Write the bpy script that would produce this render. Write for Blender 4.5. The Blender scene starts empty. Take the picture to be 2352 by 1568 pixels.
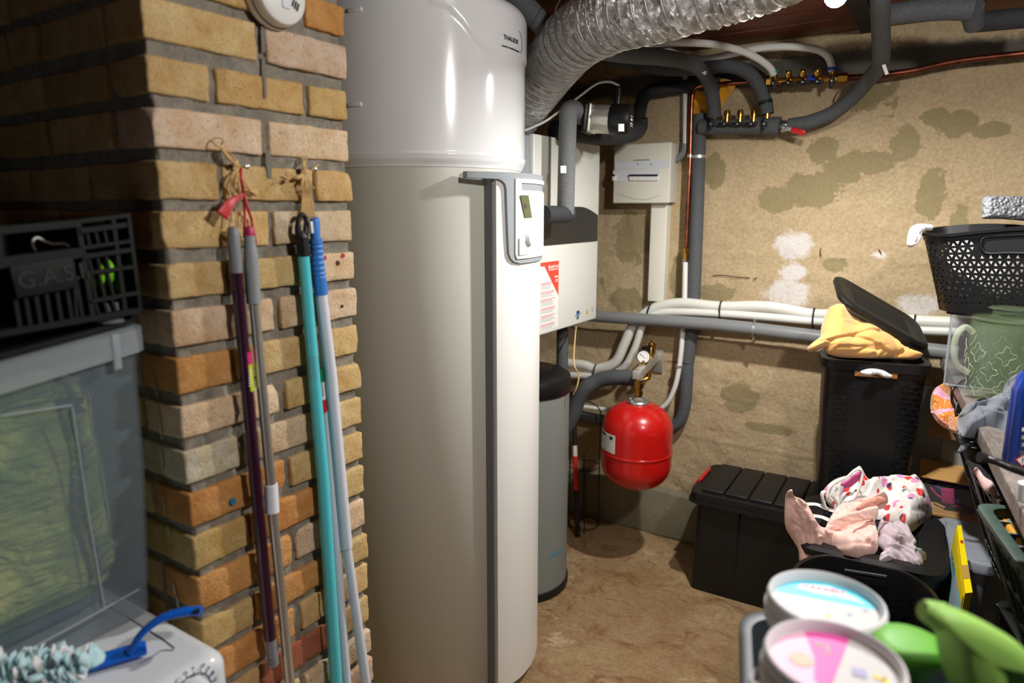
import bpy, bmesh, math, random
import numpy as np
from math import sin, cos, pi, radians, sqrt, atan2, exp
from mathutils import Vector, Matrix, noise
from mathutils.geometry import delaunay_2d_cdt
random.seed(7)
S = bpy.context.scene
COL = S.collection
# ------------------------------------------------------------------ camera
FPX = 1560.0; PITCH = radians(11.0); YAW = radians(32.6); EYE = 1.55
cd = bpy.data.cameras.new('camera'); cam = bpy.data.objects.new('camera', cd); COL.objects.link(cam)
cam.location = (0, 0, EYE); cam.rotation_euler = (pi/2-PITCH, 0, YAW)
cd.sensor_width = 36; cd.lens = FPX/2352*36; cd.clip_start = .05; cd.clip_end = 30
cd.dof.use_dof = True; cd.dof.focus_distance = 1.95; cd.dof.aperture_fstop = 2.4
S.camera = cam
# ------------------------------------------------------------------ world, lights, exposure
w = bpy.data.worlds.new('world'); S.world = w; w.use_nodes = True
w.node_tree.nodes['Background'].inputs[0].default_value = (.6, .7, .9, 1)
w.node_tree.nodes['Background'].inputs[1].default_value = .3
S.view_settings.view_transform = 'Standard'; S.view_settings.look = 'None'
S.view_settings.gamma = 1; S.view_settings.use_curve_mapping = False
S.view_settings.exposure = 1.18
BULB = 34.0       # emission of the bulb hanging in view
BULB2 = 25.0       # weaker ceiling lamp behind the camera (watts)
DOOR = 0.5        # daylight through the glazed door behind the camera (watts)
def area(name, loc, target, size, sizey, power, color):
    l = bpy.data.lights.new(name, 'AREA'); l.shape = 'RECTANGLE'; l.size = size; l.size_y = sizey
    l.energy = power; l.color = color
    o = bpy.data.objects.new(name, l); COL.objects.link(o); o.location = loc
    o.rotation_euler = (Vector(target)-Vector(loc)).to_track_quat('-Z', 'Y').to_euler(); return o
area('daylight_door_light', (-.45, -1.46, .72), (-.45, 0, .45), .6, .9, DOOR, (.72, .85, 1.0))
pl = bpy.data.lights.new('ceiling_lamp_light', 'POINT'); pl.energy = BULB2; pl.shadow_soft_size = .05; pl.color = (1, .98, .95)
po = bpy.data.objects.new('ceiling_lamp_light', pl); COL.objects.link(po); po.location = (.46, .96, 2.12)

# the globe in view is an LED bulb: nearly all of its light leaves downwards
bl_ = bpy.data.lights.new('bulb_light', 'SPOT'); bl_.energy = 40.0; bl_.spot_size = radians(177); bl_.spot_blend = .75; bl_.shadow_soft_size = .027; bl_.color = (1, .985, .955)
bo_ = bpy.data.objects.new('bulb_light', bl_); COL.objects.link(bo_)
# ------------------------------------------------------------------ measuring helpers: a line of sight cut by a real plane
_f = Vector((-sin(YAW)*cos(PITCH), cos(YAW)*cos(PITCH), -sin(PITCH)))
_r = Vector((cos(YAW), sin(YAW), 0)); _u = _r.cross(_f); EYEV = Vector((0, 0, EYE))
def ray(x, y): return _f + _r*((x-1176)/FPX) - _u*((y-784)/FPX)
def AX(x, y, v): d = ray(x, y); return EYEV + d*(v/d.x)
def AY(x, y, v): d = ray(x, y); return EYEV + d*(v/d.y)
def AZ(x, y, v): d = ray(x, y); return EYEV + d*((v-EYE)/d.z)
def AD(x, y, v): return EYEV + ray(x, y)*v
def AP(x, y, p, n): d = ray(x, y); return EYEV + d*((Vector(p)-EYEV).dot(n)/d.dot(n))
def depth(p): return (Vector(p)-EYEV).dot(_f)
def rpx(w, p): return .5*w*depth(p)/FPX          # half of a width seen as w pixels at p

# ------------------------------------------------------------------ materials
def lin(c):
    return tuple(((v/255)/12.92 if v/255 <= .04045 else ((v/255+.055)/1.055)**2.4) for v in c)
MATS = {}
class NT:
    def __init__(s, m): s.t = m.node_tree; s.n = s.t.nodes; s.l = s.t.links; s.b = s.n['Principled BSDF']
    def new(s, typ, **k):
        n = s.n.new(typ)
        for a, v in k.items(): setattr(n, a, v)
        return n
    def link(s, a, b): s.l.new(a, b)
    def coord(s, kind='Object', scale=(1, 1, 1)):
        tc = s.new('ShaderNodeTexCoord'); mp = s.new('ShaderNodeMapping'); mp.inputs['Scale'].default_value = scale
        s.link(tc.outputs[kind], mp.inputs[0]); return mp.outputs[0]
    def noise(s, vec, scale, detail=3, rough=.5, dist=0):
        n = s.new('ShaderNodeTexNoise'); s.link(vec, n.inputs['Vector']); n.inputs['Scale'].default_value = scale
        n.inputs['Detail'].default_value = detail; n.inputs['Roughness'].default_value = rough; n.inputs['Distortion'].default_value = dist
        return n.outputs['Fac']
    def ramp(s, fac, stops):
        r = s.new('ShaderNodeValToRGB'); e = r.color_ramp.elements
        while len(e) < len(stops): e.new(.5)
        for i, (p, c) in enumerate(stops):
            e[i].position = p; e[i].color = (*c, 1) if len(c) == 3 else c
        s.link(fac, r.inputs[0]); return r.outputs[0]
    def gray(s, fac, a, b): return s.ramp(fac, [(a, (0, 0, 0)), (b, (1, 1, 1))])
    def mix(s, f, a, b, typ='MIX'):
        m = s.new('ShaderNodeMix', data_type='RGBA', blend_type=typ)
        for i, v in ((0, f), (6, a), (7, b)):
            if isinstance(v, (int, float)): m.inputs[i].default_value = v if i == 0 else (v, v, v, 1)
            elif isinstance(v, tuple): m.inputs[i].default_value = (*v, 1)
            else: s.link(v, m.inputs[i])
        return m.outputs[2]
    def math(s, op, a, b=0., c=0.):
        m = s.new('ShaderNodeMath', operation=op)
        for i, v in enumerate((a, b, c)):
            if isinstance(v, (int, float)): m.inputs[i].default_value = v
            else: s.link(v, m.inputs[i])
        return m.outputs[0]
    def bump(s, h, strength, dist=.01, nrm=None):
        b = s.new('ShaderNodeBump'); b.inputs['Strength'].default_value = strength; b.inputs['Distance'].default_value = dist
        s.link(h, b.inputs['Height'])
        if nrm is not None: s.link(nrm, b.inputs['Normal'])
        return b.outputs[0]
    def set(s, k, v):
        i = s.b.inputs[k]
        if isinstance(v, (int, float)): i.default_value = v
        elif isinstance(v, tuple): i.default_value = (*v, 1) if len(v) == 3 else v
        else: s.link(v, i)
def mat0(name):
    m = bpy.data.materials.new(name); m.use_nodes = True; MATS[name] = m; return m, NT(m)
def mat(name, c, rough=.5, metal=0., var=0., vscale=8., bump=0., bscale=150., bdist=.002, coat=0., trans=0., ior=1.45, c2=None, spec=.5, sheen=0., alpha=1., emis=0., aniso=(1, 1, 1)):
    if name in MATS: return MATS[name]
    m, t = mat0(name); col = lin(c)
    v = t.coord('Object', aniso)
    if c2 is not None: t.set('Base Color', t.mix(t.gray(t.noise(v, vscale, 4, .6), .35, .65), col, lin(c2)))
    elif var:
        t.set('Base Color', t.mix(t.noise(v, vscale, 4, .6), tuple(x*(1-var) for x in col), tuple(min(1, x*(1+var)) for x in col)))
    else: t.set('Base Color', col)
    t.set('Roughness', rough); t.set('Metallic', metal); t.set('Coat Weight', coat); t.set('Coat Roughness', .08)
    t.set('Transmission Weight', trans); t.set('IOR', ior); t.set('Specular IOR Level', spec)
    if sheen: t.set('Sheen Weight', sheen); t.set('Sheen Roughness', .5)
    if alpha < 1: t.set('Alpha', alpha)
    if emis: t.set('Emission Color', col); t.set('Emission Strength', emis)
    if bump: t.set('Normal', t.bump(t.noise(v, bscale, 4, .6), bump, bdist))
    return m

# ------------------------------------------------------------------ mesh helpers
ROOT = {}       # object name -> matrix of its thing
class MB:
    def __init__(s): s.bm = bmesh.new()
    def add(s, other, m=None):
        if m is not None: other.transform(m)
        me = bpy.data.meshes.new('t'); other.to_mesh(me); s.bm.from_mesh(me); bpy.data.meshes.remove(me); other.free(); return s
def join(*bms):
    a = MB()
    for b in bms: a.add(b)
    return a.bm
def rbox(c, s, r=.0, cuts=0, m=None, jit=0., seed=0, jf=30.):
    """rounded box centred at c, sizes s"""
    bm = bmesh.new(); bmesh.ops.create_cube(bm, size=1)
    if r > 0 and cuts == 0:
        for v in bm.verts: v.co = Vector((v.co.x*s[0], v.co.y*s[1], v.co.z*s[2]))
        bmesh.ops.bevel(bm, geom=bm.edges[:], offset=min(r, min(s)*.49), segments=3, profile=.5, affect='EDGES')
    elif cuts:
        bmesh.ops.subdivide_edges(bm, edges=bm.edges[:], cuts=cuts, use_grid_fill=True)
        r = min(r, min(s)*.49)
        for v in bm.verts:
            p = Vector((v.co.x*s[0], v.co.y*s[1], v.co.z*s[2]))
            # pull the outer ring in so that edges are round
            for k in range(3):
                if .5-abs(v.co[k]) < 1.0/(cuts+1)+1e-4 and .5-abs(v.co[k]) > 1e-4: p[k] = math.copysign(s[k]/2-r, p[k])
            q = Vector([max(-s[k]/2+r, min(s[k]/2-r, p[k])) for k in range(3)])
            d = p-q
            if d.length > 1e-6: p = q + d.normalized()*r
            if jit:
                n = noise.noise_vector((p+Vector((seed*3.1, seed*1.7, seed*.7)))*jf); p += n*jit
            v.co = p
    else:
        for v in bm.verts: v.co = Vector((v.co.x*s[0], v.co.y*s[1], v.co.z*s[2]))
    bm.transform(Matrix.Translation(Vector(c)))
    if m is not None: bm.transform(m)
    return bm
def frames(pts):
    n = len(pts); T = []
    for i in range(n):
        a = pts[max(0, i-1)]; b = pts[min(n-1, i+1)]; T.append((b-a).normalized())
    u = T[0].orthogonal().normalized(); F = []
    for i in range(n):
        if i:
            ax = T[i-1].cross(T[i])
            if ax.length > 1e-8: u = Matrix.Rotation(T[i-1].angle(T[i]), 3, ax.normalized()) @ u
        u = (u-T[i]*u.dot(T[i])).normalized(); F.append((T[i], u, T[i].cross(u)))
    return F
def smooth(pts, k=6, closed=False):
    P = [Vector(p) for p in pts]; n = len(P); out = []
    for i in range(n if closed else n-1):
        g = (lambda j: P[j % n]) if closed else (lambda j: P[max(0, min(n-1, j))])
        p0, p1, p2, p3 = g(i-1), g(i), g(i+1), g(i+2)
        for s in range(k):
            t = s/k
            out.append(.5*((2*p1)+(-p0+p2)*t+(2*p0-5*p1+4*p2-p3)*t*t+(-p0+3*p1-3*p2+p3)*t**3))
    if not closed: out.append(P[-1])
    return out
def tube(pts, r, seg=12, k=6, cap=True, rad=None, closed=False, flat=1.0, up=None):
    """tube through pts; r float or list per given point; rad(i, phi) scales the radius"""
    n0 = len(pts); P = smooth(pts, k, closed) if k > 1 else [Vector(p) for p in pts]
    n = len(P)
    if isinstance(r, (int, float)): R = [r]*n
    else:
        R = []
        for i in range(n):
            x = i/(n-1)*(n0-1); j = min(int(x), n0-2); R.append(r[j]*(1-(x-j))+r[j+1]*(x-j))
    F = frames(P); bm = bmesh.new(); rings = []
    if up is not None:
        F = [(T, (Vector(up)-T*T.dot(Vector(up))).normalized(), T.cross((Vector(up)-T*T.dot(Vector(up))).normalized())) for T, _, _ in F]
    for i, p in enumerate(P):
        T, u, v = F[i]; ring = []
        for j in range(seg):
            a = 2*pi*j/seg; q = R[i]*(rad(i/(n-1), a) if rad else 1)
            ring.append(bm.verts.new(p+u*cos(a)*q*flat+v*sin(a)*q))
        rings.append(ring)
    m = len(rings)
    for i in range(m if closed else m-1):
        A = rings[i]; B = rings[(i+1) % m]
        for j in range(seg): bm.faces.new((A[j], A[(j+1) % seg], B[(j+1) % seg], B[j]))
    if cap and not closed:
        bm.faces.new(rings[0][::-1]); bm.faces.new(rings[-1])
    return bm
def cyl(p0, p1, r0, r1=None, seg=20):
    return tube([p0, p1], [r0, r1 if r1 is not None else r0], seg, 1)
def lathe(prof, c=(0, 0, 0), axis=(0, 0, 1), seg=32, a0=0., a1=2*pi, cap=False):
    """prof: (radius, height) pairs"""
    z = Vector(axis).normalized(); x = Vector((1, 0, 0)) if abs(z.x) < .9 else Vector((0, 1, 0))
    x = (x-z*x.dot(z)).normalized(); y = z.cross(x); c = Vector(c); bm = bmesh.new(); full = abs(a1-a0-2*pi) < 1e-6
    n = seg if full else seg+1; rows = []
    for r, h in prof:
        if r < 1e-6: rows.append([bm.verts.new(c+z*h)]*n); continue
        rows.append([bm.verts.new(c+z*h+(x*cos(a0+(a1-a0)*j/seg)+y*sin(a0+(a1-a0)*j/seg))*r) for j in range(n)])
    for i in range(len(rows)-1):
        for j in range(seg):
            k = (j+1) % n
            q = [rows[i][j], rows[i][k], rows[i+1][k], rows[i+1][j]]; u = []
            for v in q:
                if v not in u: u.append(v)
            if len(u) > 2:
                try: bm.faces.new(u)
                except ValueError: pass
    return bm
def prism(pts, n, d):
    """polygon pts (3D, planar) pushed along n by d"""
    bm = bmesh.new(); n = Vector(n)*d; a = [bm.verts.new(Vector(p)) for p in pts]; b = [bm.verts.new(Vector(p)+n) for p in pts]
    bm.faces.new(a[::-1]); bm.faces.new(b)
    for i in range(len(a)): bm.faces.new((a[i], a[(i+1) % len(a)], b[(i+1) % len(a)], b[i]))
    bmesh.ops.recalc_face_normals(bm, faces=bm.faces[:])
    return bm
def basis(o, x, y):
    """matrix with origin o, x axis, y axis hint"""
    x = Vector(x).normalized(); z = x.cross(Vector(y)).normalized(); y = z.cross(x)
    return Matrix(((x.x, y.x, z.x, o[0]), (x.y, y.y, z.y, o[1]), (x.z, y.z, z.z, o[2]), (0, 0, 0, 1)))
_fc = [0]
def text(s, size, m=None, bold=0., ext=.0003, space=1., align='LEFT', shear=0.):
    c = bpy.data.curves.new('t', 'FONT'); c.body = s; c.size = size; c.extrude = ext; c.offset = bold*size; c.space_character = space
    c.align_x = align; c.shear = shear; c.resolution_u = 3
    o = bpy.data.objects.new('t', c); COL.objects.link(o)
    bpy.context.view_layer.update()
    me = bpy.data.meshes.new_from_object(o.evaluated_get(bpy.context.evaluated_depsgraph_get()))
    bm = bmesh.new(); bm.from_mesh(me); bpy.data.objects.remove(o); bpy.data.curves.remove(c); bpy.data.meshes.remove(me)
    if m is not None: bm.transform(m)
    return bm
def flat(pts2, m, ext=.0004):
    """thin print: polygon in the xy of matrix m"""
    bm = prism([(p[0], p[1], 0) for p in pts2], (0, 0, 1), ext); bm.transform(m); return bm
def rect(x0, y0, x1, y1): return [(x0, y0), (x1, y0), (x1, y1), (x0, y1)]
def circ(cx, cy, r, n=24, ry=None): return [(cx+r*cos(2*pi*i/n), cy+(ry or r)*sin(2*pi*i/n)) for i in range(n)]
def smoothing(me, ang):
    me.polygons.foreach_set('use_smooth', [True]*len(me.polygons))
    if ang < 179: me.set_sharp_from_angle(angle=radians(ang))
def ob(name, bm, m, parent=None, ang=35, label=None, kind=None, world=True):
    if parent is not None and world: bm.transform(ROOT[parent.name].inverted())
    me = bpy.data.meshes.new(name); bm.to_mesh(me); bm.free(); smoothing(me, ang); me.update()
    if m is not None: me.materials.append(MATS[m] if isinstance(m, str) else m)
    o = bpy.data.objects.new(name, me); COL.objects.link(o)
    if parent is not None: o.parent = parent; ROOT[o.name] = ROOT[parent.name]
    else: ROOT[o.name] = Matrix.Identity(4)
    if label: o['label'] = label
    if kind: o['kind'] = kind
    return o
def thing(name, label, cat, loc=(0, 0, 0), group=None, rot=0.):
    o = bpy.data.objects.new(name, None); COL.objects.link(o); o.location = loc; o.rotation_euler = (0, 0, rot); o.empty_display_size = .05
    o['label'] = label; o['category'] = cat
    if group: o['group'] = group
    ROOT[o.name] = Matrix.Translation(Vector(loc)) @ Matrix.Rotation(rot, 4, 'Z'); return o
def single(name, bm, m, label, cat, group=None, ang=35, loc=None):
    """a thing that is one mesh; its origin is moved to loc"""
    if loc is not None: bm.transform(Matrix.Translation(-Vector(loc)))
    o = ob(name, bm, m, None, ang)
    if loc is not None: o.location = loc; ROOT[o.name] = Matrix.Translation(Vector(loc))
    o['label'] = label; o['category'] = cat
    if group: o['group'] = group
    return o
def interp(ctrl):
    """ctrl: (px, py, depth) samples -> depth anywhere between them (inverse distance)"""
    def f(x, y):
        a = b = 0
        for cx, cy, d in ctrl:
            wgt = 1/((x-cx)**2+(y-cy)**2+60.)**1.3; a += wgt*d; b += wgt
        return a/b
    return f
def inside(x, y, poly):
    c = False; n = len(poly); j = n-1
    for i in range(n):
        xi, yi = poly[i]; xj, yj = poly[j]
        if (yi > y) != (yj > y) and x < (xj-xi)*(y-yi)/(yj-yi)+xi: c = not c
        j = i
    return c
def dseg(x, y, a, b):
    vx, vy = b[0]-a[0], b[1]-a[1]; L = vx*vx+vy*vy; t = max(0, min(1, ((x-a[0])*vx+(y-a[1])*vy)/L)) if L else 0
    return sqrt((x-a[0]-t*vx)**2+(y-a[1]-t*vy)**2)
def cloth(outline, ctrl, up, h, edge, res=6, fold=.004, fscale=.02, fdir=(1, .3), seed=0, creases=(), back=.25, rnd=True):
    """soft heap of cloth: outline seen at measured depths, swollen towards up, creased, closed at the back"""
    P = [Vector((x, y, 0)) for x, y in outline]
    O = [(p.x, p.y) for p in (smooth(P, 4, True) if rnd else P)]
    dep = interp(ctrl); xs = [p[0] for p in O]; ys = [p[1] for p in O]
    pts = [Vector(p) for p in O]; n = len(O)
    y = min(ys)+res*.5; row = 0
    while y < max(ys):
        x = min(xs)+(res*.5 if row % 2 else 0)
        while x < max(xs):
            if inside(x, y, O) and min(dseg(x, y, O[i-1], O[i]) for i in range(n)) > res*.45: pts.append(Vector((x, y)))
            x += res
        y += res*.87; row += 1
    vs, _, fs, ov, _, _ = delaunay_2d_cdt(pts, [(i, (i+1) % n) for i in range(n)], [], 1, 1e-4)
    bm = bmesh.new(); up = Vector(up).normalized(); top = []; bot = []
    L = sqrt(fdir[0]**2+fdir[1]**2); fx, fy = fdir[0]/L, fdir[1]/L
    for v in vs:
        d = min(dseg(v.x, v.y, O[i-1], O[i]) for i in range(n)); q = min(d/edge, 1); dome = sqrt(max(0, 1-(1-q)**2))
        sc = fscale
        a = (v.x*fx+v.y*fy)*sc*.35; b = (-v.x*fy+v.y*fx)*sc
        wv = noise.noise(Vector((a*1.7+seed, b*.9, seed)))*1.2
        f = 1-2*abs(noise.noise(Vector((a+wv*.6, b+wv, seed*1.3)))) ; f2 = noise.noise(Vector((a*3+wv, b*2.4, seed+5.)))
        f = max(0, f)**2*1.3-.5+f2*.5
        hh = h*dome + fold*f*min(1, d/(edge*.35))
        for c in creases:
            pl_, dp, wd = c; dd, i0 = min((dseg(v.x, v.y, pl_[i], pl_[i+1]), i) for i in range(len(pl_)-1))
            sg = (pl_[i0+1][0]-pl_[i0][0])*(v.y-pl_[i0][1])-(pl_[i0+1][1]-pl_[i0][1])*(v.x-pl_[i0][0])
            hh -= dp*(exp(-(dd/wd)**2) if sg < 0 else exp(-dd/(2.6*wd)))*min(1, d/6+.2)     # an overlapping fold: steep on one side
        base = AD(v.x, v.y, dep(v.x, v.y)); top.append(bm.verts.new(base+up*hh))
        bot.append(top[-1] if d < 1e-3 else bm.verts.new(base-up*(h*back*dome+.002)))
    for f in fs:
        try:
            bm.faces.new([top[i] for i in f]); bm.faces.new([bot[i] for i in f][::-1])
        except ValueError: pass
    bmesh.ops.recalc_face_normals(bm, faces=bm.faces[:])
    return bm
def catmat(*a, **k): return mat(*a, **k)
# ================================================================== MATERIALS
# old concrete wall: tan render, olive damp patches, pale salts, dark grey band at the top; patch shapes come from vertex fields on the wall
m, t = mat0('wall_concrete'); v = t.coord('Object')
big = t.noise(v, 1.7, 5, .6); mid = t.noise(v, 9, 6, .65); fine = t.noise(v, 70, 5, .7)
base = t.mix(t.gray(big, .3, .7), lin((164, 141, 106)), lin((190, 166, 128)))
base = t.mix(t.math('MULTIPLY', t.gray(mid, .35, .75), .38), base, lin((146, 126, 92)))
base = t.mix(t.math('MULTIPLY', t.gray(fine, .4, .65), .4), base, lin((206, 192, 164)))
base = t.mix(t.math('MULTIPLY', t.gray(t.noise(v, 130, 4, .7), .56, .7), .45), base, lin((120, 102, 74)))
at = t.new('ShaderNodeAttribute', attribute_name='stain_band'); sep = t.new('ShaderNodeSeparateColor'); t.link(at.outputs['Color'], sep.inputs[0])
edge = t.math('MULTIPLY', t.math('SUBTRACT', t.noise(v, 14, 6, .7), .5), 1.0)
ol = t.gray(t.math('ADD', sep.outputs[0], edge), .5, .54)
ol2 = t.gray(t.math('ADD', t.noise(v, 3.1, 6, .7, .3), t.math('MULTIPLY', edge, .14)), .625, .64)
olm = t.math('MAXIMUM', ol, ol2)
base = t.mix(t.math('MULTIPLY', olm, .62), base, t.mix(mid, lin((104, 97, 62)), lin((134, 124, 86))))
wh = t.gray(t.math('ADD', sep.outputs[1], edge), .44, .62)
base = t.mix(t.math('MULTIPLY', wh, t.gray(t.math('ADD', fine, t.math('MULTIPLY', mid, .6)), .45, .78)), base, lin((206, 200, 194)))
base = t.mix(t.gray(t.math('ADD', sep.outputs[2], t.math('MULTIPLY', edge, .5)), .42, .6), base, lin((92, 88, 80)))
t.set('Base Color', base); t.set('Roughness', .9); t.set('Specular IOR Level', .2)
h = t.math('ADD', t.math('MULTIPLY', mid, .8), t.math('MULTIPLY', fine, .35))
pit = t.new('ShaderNodeTexVoronoi'); t.link(v, pit.inputs['Vector']); pit.inputs['Scale'].default_value = 38
pitm = t.math('MULTIPLY', t.gray(pit.outputs['Distance'], .0, .16), t.gray(mid, .42, .6))
h = t.math('ADD', h, t.math('MULTIPLY', pitm, .5)); t.set('Normal', t.bump(h, .42, .009))
# plinth / footing concrete
m, t = mat0('footing'); v = t.coord('Object')
t.set('Base Color', t.mix(t.gray(t.noise(v, 4, 6, .6), .35, .65), lin((116, 112, 92)), lin((142, 134, 108)))); t.set('Roughness', .9)
t.set('Normal', t.bump(t.noise(v, 40, 6, .7), .5, .006))
# floor
m, t = mat0('floor_concrete'); v = t.coord('Object')
a = t.noise(v, 2.2, 7, .62, .6); b = t.noise(v, 7, 7, .7, 1.2); c = t.noise(v, 60, 5, .7)
base = t.mix(t.gray(a, .35, .65), lin((140, 110, 72)), lin((176, 150, 112)))
base = t.mix(t.gray(b, .52, .68), base, lin((126, 84, 42)))
base = t.mix(t.math('MULTIPLY', t.gray(t.noise(v, 4.3, 6, .7, .8), .56, .66), .7), base, lin((200, 178, 138)))
base = t.mix(t.math('MULTIPLY', t.gray(c, .45, .75), .5), base, lin((96, 66, 38)))
wv = t.noise(t.coord('Object', (2.2, 9, 1)), 3.2, 8, .75, 2.6)
base = t.mix(t.math('MULTIPLY', t.gray(wv, .55, .6), .35), base, lin((92, 56, 26)))
t.set('Base Color', base); t.set('Roughness', t.mix(b, .45, .75)); t.set('Normal', t.bump(t.math('ADD', b, t.math('MULTIPLY', c, .3)), .35, .006))
# planks
m, t = mat0('dark_planks'); v = t.coord('Object', (1.2, 14, 14))
oi = t.new('ShaderNodeObjectInfo')
g = t.noise(v, 3.0, 7, .7, .4); g2 = t.noise(t.coord('Object', (.6, 40, 40)), 2, 5, .7)
base = t.mix(t.gray(g, .3, .7), lin((78, 34, 20)), lin((142, 74, 44)))
base = t.mix(t.math('MULTIPLY', t.gray(g2, .5, .7), .6), base, lin((48, 22, 15)))
base = t.mix(t.math('MULTIPLY', oi.outputs['Random'], .35), base, lin((62, 30, 22)))
t.set('Base Color', base); t.set('Roughness', .5); t.set('Normal', t.bump(g2, .35, .003))
mat('rust', (120, 58, 40), .9); mat('dirty_line', (150, 132, 110), .9)
mat('joist_wood', (44, 36, 30), .8, var=.3, vscale=20)
# mortar
m, t = mat0('mortar'); v = t.coord('Object')
n1 = t.noise(v, 30, 6, .7); n2 = t.noise(v, 160, 4, .7)
base = t.mix(t.gray(n1, .3, .7), lin((116, 112, 102)), lin((160, 153, 138))); base = t.mix(t.math('MULTIPLY', t.gray(n2, .45, .75), .5), base, lin((86, 80, 70)))
t.set('Base Color', base); t.set('Roughness', .95); t.set('Specular IOR Level', .15)
t.set('Normal', t.bump(t.math('ADD', n1, t.math('MULTIPLY', n2, .4)), .8, .006))
# bricks: object colour carries the firing colour of each brick; mortar is smeared over the edges
m, t = mat0('brick_face'); v = t.coord('Object'); oi = t.new('ShaderNodeObjectInfo')
col = oi.outputs['Color']
off = t.new('ShaderNodeVectorMath', operation='ADD'); t.link(v, off.inputs[0])
cx = t.new('ShaderNodeCombineXYZ'); t.link(t.math('MULTIPLY', oi.outputs['Random'], 37.), cx.inputs[0]); t.link(cx.outputs[0], off.inputs[1]); v2 = off.outputs[0]
n1 = t.noise(v2, 22, 5, .6); n2 = t.noise(v2, 300, 3, .7); n3 = t.noise(v2, 70, 5, .7)
base = t.mix(t.gray(n1, .35, .7), col, t.mix(1., col, lin((232, 214, 190)), 'MULTIPLY'))
base = t.mix(t.math('MULTIPLY', t.gray(n3, .55, .7), .45), base, lin((160, 130, 86)))
base = t.mix(t.math('MULTIPLY', t.gray(n2, .58, .66), .7), base, lin((100, 78, 52)))
gen = t.new('ShaderNodeTexCoord'); sp = t.new('ShaderNodeSeparateXYZ'); t.link(gen.outputs['Generated'], sp.inputs[0])
ez = t.math('MULTIPLY', t.math('ABSOLUTE', t.math('SUBTRACT', sp.outputs[2], .5)), 2.)
smear = t.gray(t.math('ADD', ez, t.math('MULTIPLY', t.math('SUBTRACT', t.noise(v2, 45, 6, .75), .5), 1.5)), 1.02, 1.2)
base = t.mix(t.math('MULTIPLY', smear, .8), base, lin((140, 130, 112)))
t.set('Base Color', base); t.set('Roughness', .92); t.set('Specular IOR Level', .15)
t.set('Normal', t.bump(t.math('ADD', n3, t.math('MULTIPLY', n2, .6)), .9, .004))
# foil duct
m, t = mat0('foil'); v = t.coord('Object')
vo = t.new('ShaderNodeTexVoronoi', feature='F1'); t.link(v, vo.inputs['Vector']); vo.inputs['Scale'].default_value = 95
vo2 = t.noise(v, 46, 7, .75, 2.2)
t.set('Base Color', t.mix(t.gray(vo2, .3, .75), lin((246, 246, 246)), lin((222, 220, 218)))); t.set('Metallic', .93); t.set('Roughness', .28)
t.set('Normal', t.bump(t.math('ADD', vo.outputs['Distance'], t.math('MULTIPLY', vo2, 1.6)), 1., .012))
mat('wire_pale', (176, 170, 160), .35, metal=.7)
# insulation foam
def foam(name, c, sp=.8):
    m, t = mat0(name); v = t.coord('Object'); n = t.noise(v, 420, 3, .8); n2 = t.noise(v, 16, 3, .5); k = lin(c)
    b = t.mix(t.gray(n, .4, .68), tuple(x*.62 for x in k), tuple(min(1, x*1.75) for x in k)); b = t.mix(t.math('MULTIPLY', n2, .25), b, tuple(x*.7 for x in k))
    t.set('Base Color', b); t.set('Roughness', .75); t.set('Specular IOR Level', .35); t.set('Normal', t.bump(n, sp, .0012)); return m
foam('foam_gray', (84, 86, 88)); foam('foam_dark', (52, 53, 55)); foam('foam_pale', (112, 113, 114))
mat('pvc_gray', (122, 124, 124), .4, var=.06); mat('pipe_white', (226, 226, 218), .35); mat('pipe_pex', (214, 213, 204), .4, var=.05)
mat('copper', (186, 116, 84), .3, metal=1, c2=(120, 62, 42), vscale=20); mat('copper_old', (136, 78, 56), .4, metal=.9, c2=(78, 42, 34), vscale=12)
mat('brass', (214, 164, 74), .25, metal=1, var=.15, vscale=60); mat('steel', (190, 190, 186), .25, metal=1); mat('steel_brushed', (212, 209, 198), .42, metal=.8, var=.1)
mat('zinc', (186, 188, 186), .35, metal=.9); mat('black_plastic', (17, 17, 18), .42, bump=.15, bscale=500, bdist=.0006); mat('black_matte', (20, 20, 21), .6)
mat('black_lid', (19, 19, 19), .5, bump=.2, bscale=400, bdist=.0006)
mat('red_lever', (186, 26, 34), .3, coat=.3); mat('red_tank', (192, 22, 18), .28, coat=.35); mat('white_gloss', (236, 236, 236), .16, coat=.4)
mat('tank_body', (206, 207, 196), .33, spec=.5, coat=.15); mat('panel_white', (238, 238, 232), .35); mat('panel_gray', (150, 156, 160), .4)
mat('seam_dark', (60, 60, 60), .7); mat('lcd', (98, 102, 72), .2); mat('print_dark', (46, 48, 52), .6); mat('print_blue', (70, 150, 215), .6)
mat('boiler_white', (222, 223, 215), .35); mat('boiler_band', (44, 43, 40), .35); mat('sticker_red', (222, 74, 52), .45); mat('sticker_white', (232, 232, 228), .5)
mat('print_red', (212, 84, 92), .6); mat('print_gray', (160, 160, 158), .6); mat('warn_yellow', (236, 172, 30), .5)
mat('box_cream', (226, 222, 206), .45); mat('box_window', (220, 222, 226), .3); mat('cyl_gray', (128, 132, 126), .5, var=.06, vscale=5)
mat('detector_white', (232, 232, 228), .4); mat('dark_wall', (32, 29, 24), .95, bump=.5, bscale=20, bdist=.01)
mat('washer_white', (214, 220, 224), .28, coat=.3)
mat('purple_paint', (52, 20, 40), .22, coat=.4); mat('turquoise', (88, 204, 216), .25, coat=.3); mat('cap_gray', (128, 132, 136), .45)
mat('grip_gray', (142, 148, 150), .5); mat('tube_steel', (206, 200, 190), .26, metal=.75); mat('magenta', (176, 30, 84), .4); mat('white_plastic', (226, 230, 236), .35)
mat('blue_grip', (60, 128, 210), .42); mat('tube_white', (216, 222, 232), .3); mat('tube_silver', (172, 176, 180), .3, metal=.2)
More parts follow.
